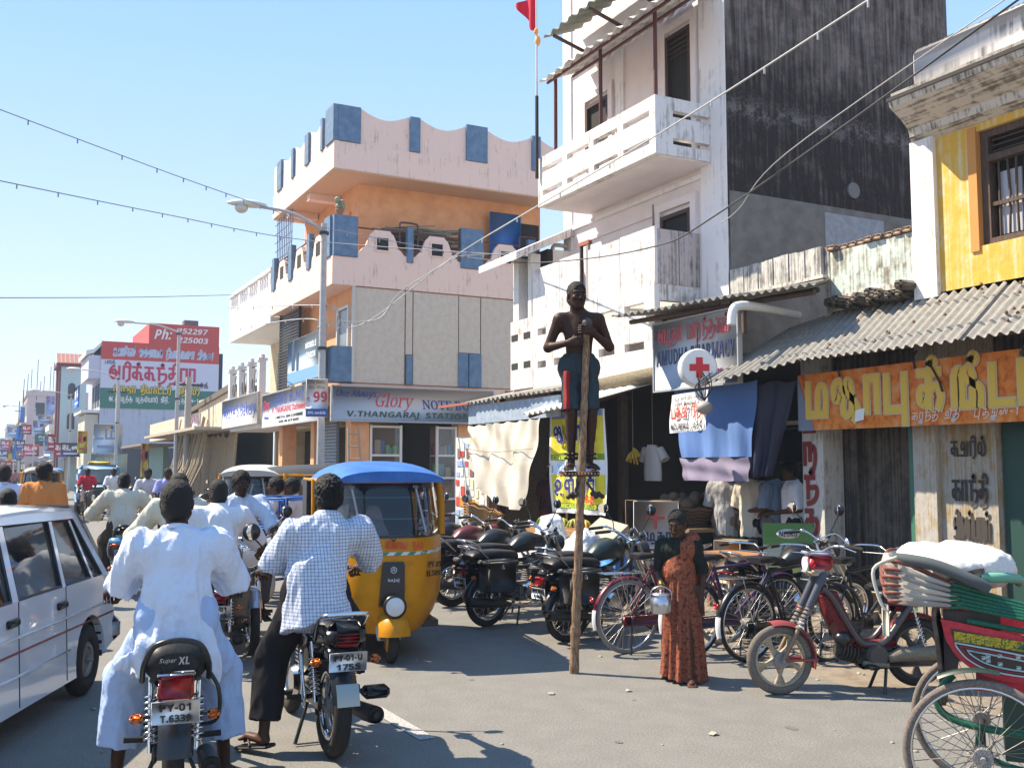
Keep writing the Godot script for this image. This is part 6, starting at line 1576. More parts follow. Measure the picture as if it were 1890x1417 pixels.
func fender(parent:Node3D,called:String,c:Vector3,R:float,a0:float,a1:float,w:float,m:Material,drop:=0.02) -> void:
	var q:=G.new()
	q.sheet(6,18,func(u,v):
		var a:=deg_to_rad(lerpf(a0,a1,v));var k:float=u*2-1
		var r:float=R-drop*pow(absf(k),2.5)
		return c+V(-k*w*0.5,sin(a)*r,cos(a)*r),0.003)
	ob(called,q,m,parent)
func ring_at(c:Vector3,hx:float,hy:float,ax:Vector3,n:=12,p:=2.6) -> Array:
	var out:=[]
	var y:=ax.cross(Vector3.RIGHT).normalized()
	for k in n:
		var a:=TAU*k/n
		var cx:=signf(cos(a))*pow(absf(cos(a)),2.0/p);var sy:=signf(sin(a))*pow(absf(sin(a)),2.0/p)
		out.append(c+Vector3.RIGHT*cx*hx+y*sy*hy)
	return out
func body(parent:Node3D,called:String,secs:Array,m:Material,p:=2.6) -> MeshInstance3D:
	var q:=G.new();var rings:=[]
	for s in secs:rings.append(ring_at(V(s[4] if s.size() > 4 else 0.0,s[1],s[0]),s[2],s[3],Vector3(0,0,1),16,p))
	q.loft(rings,1)
	return ob(called,q,m,parent)
func plate(parent:Node3D,at:Vector3,w:float,h:float,tilt:float,lines:Array,turn:=PI) -> void:
	var t:=Transform3D(Basis(Vector3.UP,turn)*Basis(Vector3.RIGHT,tilt),at)
	var n:=nd("number_plate",parent);n.transform=t
	var q:=G.new();q.bevel(V(0,0,-0.003),V(w,h,0.005),0.002);ob("panel",q,pl("plate_white",L(0.85,0.86,0.87),0.35),n)
	q=G.new()
	for i in lines.size():text(q,lines[i],T(0,h*(0.23-0.47*i) if lines.size() > 1 else 0.0,0.0),h*0.3,{"width":w*(0.62 if lines[i].length() < 7 else 0.72)})
	ob("lettering",q,pl("plate_black",L(0.01,0.01,0.012),0.5),n)
func coil(parent:Node3D,a:Vector3,b:Vector3,r:float,turns:=8) -> void:
	var s:=nd("shock_absorber",parent)
	var q:=G.new();q.cyl(a,b,r*0.45,-1,8);ob("damper",q,chrome_m(),s)
	q=G.new();var pts:=[]
	var d:=(b-a).normalized();var x:=d.cross(Vector3.RIGHT).normalized();var y:=d.cross(x)
	for i in turns*8+1:
		var k:=float(i)/(turns*8);pts.append(a.lerp(b,0.12+0.6*k)+(x*cos(i*TAU/8)+y*sin(i*TAU/8))*r)
	q.tube(pts,r*0.2,5);ob("spring",q,chrome_m(),s)
func motorcycle(called:String,label:String,at:Vector3,turn:float,o:={},group:="") -> Node3D:
	var b:=thing(called,label,o.get("cat","motorcycle"),at,turn,group)
	var R:float=o.get("R",0.3);var wb:float=o.get("wb",1.25);var tr:float=o.get("tr",0.045)
	var paint:Material=o.get("paint",black_m());var q:G
	var near:bool=o.get("near",true)
	var st:String=o.get("wheel","spoke")
	wheel(b,"rear_wheel",V(0,R,0),R,tr*1.1,st,o.get("rim",null));wheel(b,"front_wheel",V(0,R,wb),R,tr,st,o.get("rim",null))
	fender(b,"rear_fender",V(0,R,0),R+0.04,20,168,tr*3.0,o.get("fender",paint),0.03)
	fender(b,"front_fender",V(0,R,wb),R+0.03,30,170,tr*2.6,o.get("fender",paint),0.025)
	var top:=V(0,0.98,wb-0.36)
	for s in [-1,1]:
		q=G.new();q.tube([V(s*0.075,R,wb),V(s*0.075,R+0.3,wb-0.14)],0.02,8);q.tube([V(s*0.075,R+0.26,wb-0.12),V(s*0.075,0.95,wb-0.35)],0.026,8);ob("fork",q,chrome_m() if o.get("shiny",true) else pl("dark_steel",L(0.035,0.035,0.04),0.5,0.3),b)
	q=G.new()
	q.tube(curve([V(-0.34,1.04,wb-0.55),V(-0.2,1.06,wb-0.42),V(-0.06,0.98,wb-0.36),V(0.06,0.98,wb-0.36),V(0.2,1.06,wb-0.42),V(0.34,1.04,wb-0.55)],5),0.012,8);ob("handlebar",q,chrome_m(),b)
	for s in [-1,1]:
		q=G.new();q.cyl(V(s*0.24,1.055,wb-0.45),V(s*0.36,1.035,wb-0.565),0.018,-1,8);ob("grip",q,rubber_m(),b)
		q=G.new();q.tube([V(s*0.22,1.08,wb-0.4),V(s*0.38,1.03,wb-0.5)],0.006,5);ob("lever",q,chrome_m(),b)
		if o.get("mirror",true):
			var mr:=nd("mirror",b)
			q=G.new();q.tube(curve([V(s*0.22,1.06,wb-0.43),V(s*0.26,1.16,wb-0.4),V(s*0.36,1.27,wb-0.42)],3),0.006,6);ob("stalk",q,black_m(),mr)
			q=G.new();q.lathe([[0.0,0.0],[0.058,0.004],[0.06,0.012],[0.035,0.035],[0.0,0.04]],Transform3D(Basis(Vector3.RIGHT,PI/2).rotated(Vector3.UP,-s*0.2),V(s*0.37,1.3,wb-0.44)),16);ob("housing",q,black_m(),mr)
			q=G.new();q.cyl(V(s*0.37,1.3,wb-0.441),V(s*0.365,1.3,wb-0.446),0.054,-1,16);ob("mirror_glass",q,pl("mirror",L(0.8,0.82,0.85),0.03,1.0),mr)
	var hl:=nd("headlight",b)
	q=G.new();q.lathe([[0.0,-0.1],[0.06,-0.08],[0.085,0.0],[0.09,0.03]],Transform3D(Basis(Vector3.RIGHT,PI/2),V(0,0.87,wb-0.22)),18);ob("shell",q,o.get("lamp",paint),hl)
	q=G.new();q.lathe([[0.082,0.03],[0.05,0.045],[0.0,0.05]],Transform3D(Basis(Vector3.RIGHT,PI/2),V(0,0.87,wb-0.22)),18);ob("lens",q,pl("lens_clear",L(0.6,0.62,0.64),0.08),hl)
	q=G.new();q.tube(curve([V(0,0.92,wb-0.33),V(0,0.72,wb-0.42),V(0,0.62,0.55),V(0,0.66,0.2),V(0,0.74,-0.15)],5),0.025,8);q.tube(curve([V(0,0.8,wb-0.38),V(0,0.4,wb-0.42),V(0,0.26,0.62),V(0,0.34,0.3)],5),0.022,8)
	for s in [-1,1]:q.tube([V(s*0.08,R,0),V(s*0.09,0.36,0.38)],0.018,8);q.tube([V(s*0.1,0.6,0.35),V(s*0.11,0.68,-0.1)],0.015,6)
	ob("frame",q,black_m(),b)
	var en:=nd("engine",b)
	q=G.new();q.bevel(V(0,0.36,0.5),V(0.22,0.22,0.34),0.05);ob("crankcase",q,alu_m(),en)
	for s in [-1,1]:
		q=G.new();q.cyl(V(0.115*s,0.36,0.53),V(0.145*s,0.36,0.53),0.105,0.088,18);ob("cover",q,chrome_m() if o.get("shiny",true) else alu_m(),en)
	q=G.new()
	for i in 7:q.bevel(V(0,0.46+i*0.024,0.62+i*0.006),V(0.17-0.004*i,0.012,0.18),0.004)
	q.cyl(V(0,0.44,0.61),V(0,0.64,0.66),0.06,-1,12);ob("cylinder",q,alu_m(),en)
	var mf:=nd("muffler",b)
	q=G.new();q.tube(curve([V(-0.05,0.5,0.72),V(-0.1,0.36,0.78),V(-0.13,0.22,0.6),V(-0.15,0.24,0.2)],5),0.018,8);ob("header",q,chrome_m(),mf)
	q=G.new();q.tube([V(-0.15,0.24,0.22),V(-0.16,0.26,0.1),V(-0.165,0.3,-0.3),V(-0.167,0.31,-0.36)],[0.022,0.045,0.052,0.05],14,false);ob("can",q,o.get("can",pl("can_black",L(0.02,0.02,0.02),0.45)),mf)
	q=G.new();q.tube([V(-0.167,0.31,-0.355),V(-0.167,0.312,-0.35)],[0.049,0.048],14);q.tube([V(-0.167,0.31,-0.38),V(-0.166,0.31,-0.34)],0.02,10,true);ob("outlet",q,pl("can_dark",L(0.006,0.006,0.006),0.7),mf)
	q=G.new();q.bevel(V(0.09,R+0.03,0.24),V(0.025,0.1,0.6),0.012);ob("chain_case",q,o.get("chain",black_m()),b)
	for s in [-1,1]:
		coil(b,V(s*0.11,R+0.03,-0.02),V(s*0.12,0.68,0.06),0.03)
		q=G.new();q.cyl(V(s*0.12,0.3,0.5),V(s*0.3,0.29,0.5),0.018,-1,8);ob("foot_peg",q,rubber_m(),b)
		q=G.new();q.cyl(V(s*0.1,0.33,0.18),V(s*0.24,0.34,0.16),0.015,-1,8);ob("rear_peg",q,rubber_m(),b)
	if o.get("tank",true):
		body(b,"tank",[[wb-0.42,0.8,0.06,0.06],[wb-0.45,0.82,0.12,0.1],[wb-0.62,0.84,0.15,0.12],[wb-0.8,0.8,0.12,0.1],[wb-0.88,0.76,0.07,0.05]].map(func(s):return s) as Array,paint).mesh=body_flip([[wb-0.88,0.76,0.07,0.05],[wb-0.8,0.8,0.12,0.1],[wb-0.62,0.84,0.15,0.12],[wb-0.45,0.82,0.12,0.1],[wb-0.42,0.8,0.06,0.06]])
		for s in [-1,1]:
			q=G.new();q.bevel(V(s*0.115,0.6,0.25),V(0.03,0.2,0.34),0.014,Transform3D());ob("side_panel",q,paint,b)
	else:
		q=G.new();q.bevel(V(0,0.44,0.72),V(0.2,0.08,0.3),0.03);ob("footboard",q,black_m(),b)
		q=G.new();q.bevel(V(0,0.66,0.18),V(0.2,0.16,0.3),0.05);ob("fuel_box",q,paint,b)
	body(b,"seat",o.get("seat",[[-0.26,0.76,0.11,0.03],[-0.22,0.78,0.135,0.055],[0.1,0.79,0.13,0.05],[0.34,0.77,0.105,0.045],[0.4,0.76,0.06,0.02]]),seat_m())
	var tl:=nd("tail",b)
	if o.get("tail",true):
		q=G.new();q.bevel(V(0,0.66,-0.22),V(0.2,0.13,0.2),0.035);ob("cowl",q,paint,tl)
		var lens:=G.new();lens.bevel(V(0,o.get("tail_y",0.65),-0.335),V(0.13,0.085,0.05),0.012);ob("tail_light",lens,pl("tail_red",L(0.3,0.008,0.012),0.15),tl)
		var rib:=G.new()
		for i in 4:rib.box(V(0,o.get("tail_y",0.65)-0.03+i*0.02,-0.362),V(0.124,0.004,0.004))
		ob("lens_rib",rib,pl("tail_red_dark",L(0.16,0.004,0.006),0.3),tl)
	plate(b,V(0,o.get("plate_y",0.53),-0.36),0.22,0.11,0.12,o.get("plate",["PY-01","K 2418"]))
	for s in [-1,1]:
		var ind:=nd("indicator",b)
		var iy:float=o.get("ind_y",0.56)
		q=G.new();q.cyl(V(s*0.1,iy,-0.28),V(s*0.15,iy,-0.29),0.008,-1,6);ob("stem",q,black_m(),ind)
		q=G.new();q.bevel(V(s*0.175,iy,-0.3),V(0.06,0.045,0.05),0.014);ob("amber_lens",q,pl("amber",L(0.55,0.12,0.01),0.2),ind)
	if o.get("rail",true):
		q=G.new();q.tube(curve([V(-0.12,0.7,-0.02),V(-0.14,0.84,-0.2),V(-0.1,0.88,-0.31),V(0.1,0.88,-0.31),V(0.14,0.84,-0.2),V(0.12,0.7,-0.02)],6),0.014,8);ob("grab_rail",q,o.get("rail_m",chrome_m()),b)
	q=G.new();q.tube([V(0.06,0.24,0.42),V(0.16,0.02,0.3)],0.012,6);q.tube([V(-0.06,0.24,0.42),V(-0.16,0.02,0.3)],0.012,6)
	ob("stand",q,black_m(),b)
	if o.get("boxes",false):
		for s in [-1,1]:
			var bx:=nd("side_box",b)
			q=G.new();q.bevel(V(s*0.23,0.55,-0.02),V(0.2,0.3,0.38),0.02);ob("box",q,pl("box_black",L(0.02,0.02,0.021),0.6),bx)
			q=G.new();q.bevel(V(s*0.23,0.72,-0.02),V(0.23,0.05,0.42),0.02);ob("lid",q,pl("box_black2",L(0.03,0.03,0.032),0.5),bx)
			q=G.new();q.bevel(V(s*0.335,0.67,-0.02),V(0.012,0.05,0.04),0.004);ob("latch",q,chrome_m(),bx)
	return b
func body_flip(secs:Array) -> ArrayMesh:
	var q:=G.new();var rings:=[]
	for s in secs:rings.append(ring_at(V(0,s[1],s[0]),s[2],s[3],Vector3(0,0,1),16,2.4))
	q.loft(rings,1)
	return q.mesh()
func bicycle(label:String,at:Vector3,turn:float,paint:Material,o:={},group:="") -> Node3D:
	var b:=thing("bicycle",label,"bicycle",at,turn,group)
	var R:=0.345;var wb:=1.1;var q:G
	wheel(b,"rear_wheel",V(0,R,0),R,0.02,"spoke",null,o.get("tyre",null));wheel(b,"front_wheel",V(0,R,wb),R,0.02,"spoke",null,o.get("tyre",null))
	fender(b,"rear_mudguard",V(0,R,0),R+0.025,25,190,0.055,o.get("guard",paint),0.012)
	q=G.new();q.sheet(4,5,func(u,v):
		var a:=deg_to_rad(lerpf(168,196,v));var k:float=u*2-1
		return V(-k*0.03,R+sin(a)*(R+0.032-0.012*k*k),cos(a)*(R+0.032-0.012*k*k)),0.003)
	ob("white_mudguard_tip",q,pl("tip_white",L(0.7,0.7,0.74),0.4),b)
	fender(b,"front_mudguard",V(0,R,wb),R+0.025,60,175,0.05,o.get("guard",paint),0.012)
	var bb:=V(0,0.29,0.45);var seat_top:=V(0,0.82,0.26);var head:=V(0,0.86,wb-0.24);var head2:=V(0,0.68,wb-0.17)
	q=G.new()
	q.tube([bb,seat_top],0.016,8);q.tube([seat_top.lerp(bb,0.06),head.lerp(head2,0.15)],0.015,8);q.tube([bb,head2],0.018,8);q.tube([head+V(0,0.04,-0.015),head2],0.02,8)
	for s in [-1,1]:q.tube([bb+V(s*0.03,0,0),V(s*0.06,R,0)],0.01,6);q.tube([seat_top.lerp(bb,0.08)+V(s*0.02,0,0),V(s*0.06,R,0)],0.009,6)
	ob("frame",q,paint,b)
	q=G.new()
	for s in [-1,1]:q.tube(curve([head2+V(s*0.04,0,0),V(s*0.05,0.55,wb-0.1),V(s*0.055,R,wb)],4),0.011,6)
	ob("fork",q,paint,b)
	q=G.new();q.tube(curve([V(-0.27,0.98,wb-0.5),V(-0.25,1.0,wb-0.36),V(-0.12,0.99,wb-0.22),V(0,0.95,wb-0.24),V(0.12,0.99,wb-0.22),V(0.25,1.0,wb-0.36),V(0.27,0.98,wb-0.5)],5),0.011,8);q.tube([V(0,0.95,wb-0.24),head],0.012,6)
	ob("handlebar",q,chrome_m(),b)
	for s in [-1,1]:
		q=G.new();q.cyl(V(s*0.262,0.99,wb-0.42),V(s*0.27,0.98,wb-0.52),0.016,-1,8);ob("grip",q,rubber_m(),b)
	q=G.new();q.tube([V(-0.2,0.93,wb-0.34),V(0.2,0.93,wb-0.34)],0.006,5);ob("brake_rod",q,chrome_m(),b)
	body(b,"saddle",[[0.08,0.9,0.09,0.02],[0.12,0.9,0.105,0.035],[0.22,0.9,0.09,0.03],[0.34,0.9,0.03,0.022],[0.38,0.89,0.02,0.012]],seat_m())
	q=G.new();q.cyl(V(0,0.8,0.265),V(0,0.88,0.22),0.012,-1,8)
	for s in [-1,1]:q.tube([V(s*0.05,0.87,0.12),V(s*0.03,0.85,0.25),V(0,0.87,0.34)],0.006,5)
	ob("seat_post",q,chrome_m(),b)
	var ra:=nd("carrier",b)
	q=G.new()
	for x in [-0.07,-0.025,0.025,0.07]:q.tube([V(x,0.75,-0.28),V(x,0.75,0.14)],0.006,5)
	for z in [-0.28,-0.05,0.14]:q.cyl(V(-0.07,0.75,z),V(0.07,0.75,z),0.006,-1,5)
	ob("rack",q,chrome_m(),ra)
	q=G.new()
	for s in [-1,1]:q.tube([V(s*0.07,0.75,-0.12),V(s*0.065,R,0.0)],0.006,5)
	ob("stay",q,chrome_m(),ra)
	q=G.new();q.bevel(V(-0.065,0.315,0.22),V(0.03,0.11,0.62),0.015);ob("chain_case",q,o.get("case",paint),b)
	for s in [-1,1]:
		q=G.new();q.tube([V(s*0.07,0.29,0.45),V(s*0.08,0.29-s*0.13,0.45+s*0.09)],0.01,6);q.bevel(V(s*0.13,0.29-s*0.13,0.45+s*0.09),V(0.09,0.022,0.06),0.008);ob("pedal",q,pl("dark_steel",L(0.035,0.035,0.04),0.5,0.3),b)
		q=G.new();q.tube([V(s*0.08,R,0),V(s*0.09,0.0,-0.02)],0.01,6);ob("stand_leg",q,pl("dark_steel",L(0.035,0.035,0.04),0.5,0.3),b)
	q=G.new();q.cyl(V(-0.09,0.0,-0.02),V(0.09,0.0,-0.02),0.01,-1,6);ob("stand_bar",q,pl("dark_steel",L(0.035,0.035,0.04),0.5,0.3),b)
	q=G.new();q.bevel(V(0,0.52,-0.385),V(0.06,0.05,0.02),0.008);ob("reflector",q,pl("reflector_red",L(0.5,0.02,0.02),0.2),b)
	return b
func auto_rickshaw(label:String,at:Vector3,turn:float,roof_m:Material,front:=true,yellow:Material=null,group:="") -> Node3D:
	var b:=thing("auto_rickshaw",label,"auto rickshaw",at,turn,group)
	var yel:Material=yellow if yellow else nz("auto_yellow",[[0.15,L(0.42,0.155,0.006)],[0.4,L(0.54,0.215,0.005)],[0.8,L(0.58,0.245,0.007)]],0.01,Vector3.ONE*0.8,0.32,0.06,false)
	var blk:=black_m();var q:G
	var hw:=func(y:float) -> float:return 0.615-0.16*pow(clampf((0.62-y)/0.36,0,1),2.0)-0.05*clampf((y-1.1)/0.5,0,1)
	var zf:=func(y:float) -> float:return 0.1-0.16*clampf((y-1.0)/0.6,0,1)-0.1*pow(clampf((0.6-y)/0.34,0,1),2.0)
	var cowl:=func(y:float,n:int) -> Array:
		var ring:=[]
		for i in n+1:
			var s:=lerpf(-1,1,float(i)/n)
			var a:=signf(s)*pow(absf(s),0.75)
			ring.append(V(a*hw.call(y),y,zf.call(y)-0.72*pow(absf(a),3.4)-0.1*a*a))
		return ring
	var rings:=[]
	for y in [0.26,0.3,0.4,0.55,0.7,0.9,1.03,1.11]:rings.append(cowl.call(y,28))
	q=G.new();q.loft(rings,1,false,false,false);ob("front_cowl",q,yel,b)
	q=G.new();q.loft([cowl.call(0.955,28),cowl.call(0.985,28)].map(func(r):return r.map(func(p):return p+V(0,0,0.004))),1,false,false,false);ob("reflective_strip",q,pl("strip_white",L(0.6,0.62,0.58),0.4),b)
	var gs:=G.new()
	for i in 9:
		var x0:=-0.5+i*0.125
		var zz:=func(x:float) -> float:var a:=absf(x)/0.615;return 0.1-0.72*pow(a,3.4)-0.1*a*a+0.008
		gs.quad(V(x0,0.956,zz.call(x0)),V(x0+0.06,0.956,zz.call(x0+0.06)),V(x0+0.09,0.984,zz.call(x0+0.09)),V(x0+0.03,0.984,zz.call(x0+0.03)))
	ob("strip_stripes",gs,pl("strip_green",L(0.03,0.2,0.12),0.5),b)
	var frame:=nd("windscreen_frame",b)
	for s in [-1,1]:
		q=G.new();q.tube([V(s*0.57,1.1,-0.5),V(s*0.575,1.38,-0.54),V(s*0.54,1.64,-0.58)],0.035,8);ob("corner_post",q,yel,frame)
	q=G.new();q.loft([cowl.call(1.58,28),cowl.call(1.65,28)],1,false,false,false);ob("header",q,yel,frame)
	q=G.new();q.loft([cowl.call(1.105,28),cowl.call(1.13,28)].map(func(r):return r.map(func(p):return p+V(0,0,0.006))),1,false,false,false);ob("lower_seal",q,blk,frame)
	q=G.new();q.loft([cowl.call(1.545,28),cowl.call(1.59,28)].map(func(r):return r.map(func(p):return p+V(0,0,0.004))),1,false,false,false);ob("upper_seal",q,blk,frame)
	q=G.new();q.loft([cowl.call(1.125,28),cowl.call(1.35,28),cowl.call(1.55,28)],1,false,false,false);ob("windscreen",q,glass("screen_glass",Color(0.12,0.16,0.2),0.45),b)
	for y in [1.27,1.46]:
		q=G.new();q.loft([cowl.call(y,28),cowl.call(y+0.007,28)].map(func(r):return r.slice(2,26).map(func(p):return p+V(0,0,-0.003))),1,false,false,false);ob("tint_line",q,pl("tint_teal",L(0.06,0.3,0.3),0.3),b)
	for x in [-0.28,0.3]:
		q=G.new();q.tube([V(x,1.14,0.09),V(x-0.08,1.56,-0.03)],0.012,6);q.bevel(V(x,1.14,0.09),V(0.05,0.035,0.03),0.008);q.bevel(V(x-0.08,1.56,-0.02),V(0.05,0.035,0.03),0.008);ob("windscreen_stay",q,pl("stay_grey",L(0.28,0.28,0.29),0.4,0.5),b)
	q=G.new()
	rings=[]
	for i in 13:
		var u:=i/12.0
		var z:=lerpf(0.02,-2.25,u)
		var h:=0.185*pow(sin(PI*clampf(0.03+u*0.9,0,1)),0.4)
		var w:=0.545*(0.86+0.14*pow(sin(PI*clampf(0.04+u*0.8,0,1)),0.5))
		var ring:=[]
		for k in 17:
			var s:=lerpf(1,-1,k/16.0)
			ring.append(V(s*w*(1.0-0.03*(1.0-pow(absf(s),8))),1.615+h*pow(1.0-pow(absf(s),3.2),0.55),z))
		rings.append(ring)
	q.loft(rings,1,false,false,false)
	ob("canvas_roof",q,roof_m,b)
	q=G.new();q.sheet(16,1,func(u,v):return V((u*2-1)*0.49,1.6+v*0.1*pow(1.0-pow(absf(u*2-1),2.6),0.5),0.02),0.01);ob("roof_valance",q,roof_m,b)
	q=G.new()
	for s in [-1,1]:q.tube([V(s*0.53,1.615,-0.35),V(s*0.57,1.61,-1.0),V(s*0.58,1.61,-2.2)],0.02,6)
	ob("roof_rail",q,yel,b)
	q=G.new();q.bb(V(-0.5,0.26,-2.2),V(0.5,0.32,-0.3));ob("floor",q,blk,b)
	q=G.new();q.bevel(V(0,0.62,-2.0),V(1.28,0.75,0.6),0.08);ob("rear_body",q,yel,b)
	q=G.new();q.bevel(V(0,0.72,-1.55),V(1.1,0.25,0.5),0.05);ob("passenger_seat",q,seat_m(),b)
	q=G.new();q.bb(V(-0.58,0.95,-2.26),V(0.58,1.64,-2.22));q.bb(V(-0.6,1.0,-2.22),V(-0.57,1.6,-1.75));q.bb(V(0.57,1.0,-2.22),V(0.6,1.6,-1.75));ob("rear_curtain",q,pl("canvas_dark",L(0.02,0.021,0.03),0.8),b)
	q=G.new();q.bevel(V(0,0.62,-0.75),V(0.42,0.14,0.36),0.04);ob("driver_seat",q,seat_m(),b)
	for s in [-1,1]:
		q=G.new();q.tube([V(s*0.58,0.3,-1.1),V(s*0.59,1.62,-1.15)],0.022,6);ob("door_post",q,yel,b)
		wheel(b,"rear_wheel",V(s*0.55,0.21,-1.95),0.21,0.055,"disc",yel)
	q=G.new();q.loft([[V(-0.125,0.5,0.06),V(0.1,0.5,0.06),V(0.1,0.52,0.13),V(-0.125,0.52,0.13)],[V(-0.1,0.87,0.1),V(0.1,0.87,0.1),V(0.1,0.87,0.125),V(-0.1,0.87,0.125)],[V(-0.09,0.9,0.1),V(0.09,0.9,0.1),V(0.09,0.9,0.115),V(-0.09,0.9,0.115)]].map(func(r):r.reverse();return r),-1);ob("nose_strip",q,blk,b)
	q=G.new();var em:=[]
	for i in 6:em.append(V(cos(TAU*i/6+PI/6)*0.028,0.83+sin(TAU*i/6+PI/6)*0.028,0.128))
	q.tube(em,0.005,4,false,true);q.cyl(V(-0.012,0.82,0.128),V(0.0,0.845,0.128),0.005,-1,4);q.cyl(V(0.012,0.82,0.128),V(0.0,0.845,0.128),0.005,-1,4)
	text(q,"bajaj",T(0,0.74,0.124),0.035,{"width":0.1});ob("badge",q,pl("badge_pale",L(0.5,0.52,0.55),0.4),b)
	if front:
		q=G.new();tamil(q,"ஓம் சிவாய நம",T(0.03,1.045,0.1),0.05,0.5,0.2);ob("lettering",q,pl("auto_red",L(0.55,0.02,0.01),0.5),b)
		q=G.new();text(q,"PY.01",Transform3D(Basis(Vector3.UP,0.45),V(0.4,0.86,-0.03)),0.05,{"font":"Droid Serif","width":0.15});text(q,"H.5091",Transform3D(Basis(Vector3.UP,0.45),V(0.4,0.78,-0.03)),0.05,{"font":"Droid Serif","width":0.18});ob("lettering",q,pl("plate_black",L(0.01,0.01,0.012),0.5),b)
		q=G.new();q.tube([V(0.02,1.1,0.1),V(0.0,1.08,0.11),V(-0.02,1.1,0.11)],0.006,5);ob("wiper_knob",q,blk,b)
		var dash:=G.new();dash.bevel(V(0.33,1.19,-0.15),V(0.14,0.06,0.02),0.005);ob("dash_card",dash,pl("card_pale",L(0.45,0.55,0.6),0.6),b)
	var hl:=nd("headlight",b)
	q=G.new();q.lathe([[0.0,-0.12],[0.07,-0.1],[0.1,0.0],[0.105,0.04],[0.088,0.05]],Transform3D(Basis(Vector3.RIGHT,PI/2),V(0.0,0.52,0.17)),22);ob("shell",q,pl("lamp_dark",L(0.05,0.04,0.03),0.3,0.6),hl)
	q=G.new();q.lathe([[0.09,0.045],[0.06,0.062],[0.0,0.068]],Transform3D(Basis(Vector3.RIGHT,PI/2),V(0.0,0.52,0.17)),22);ob("lens",q,pl("lens_clear",L(0.6,0.62,0.64),0.08),hl)
	wheel(b,"front_wheel",V(0,0.21,0.0),0.21,0.05,"disc",yel)
	q=G.new()
	q.sheet(12,12,func(u,v):
		var k:float=u*2-1;var a:=deg_to_rad(lerpf(5,150,v));var w:float=0.14-0.03*v
		var r:float=0.27-0.09*pow(absf(k),2.2)
		return V(-k*w,0.25+sin(a)*r*0.85,0.02+cos(a)*r),0.004)
	ob("front_mudguard",q,yel,b)
	q=G.new();q.tube(curve([V(-0.1,0.21,0.0),V(-0.12,0.3,0.02),V(-0.1,0.5,-0.02)],4),0.018,6);ob("fork_arm",q,pl("fork_white",L(0.5,0.5,0.48),0.4),b)
	var mr:=nd("mirror",b)
	q=G.new();q.tube([V(-0.6,1.05,-0.45),V(-0.66,1.08,-0.3)],0.01,6);ob("stalk",q,blk,mr)
	q=G.new();q.bevel(V(-0.66,1.02,-0.28),V(0.13,0.17,0.04),0.02);ob("housing",q,blk,mr)
	return b
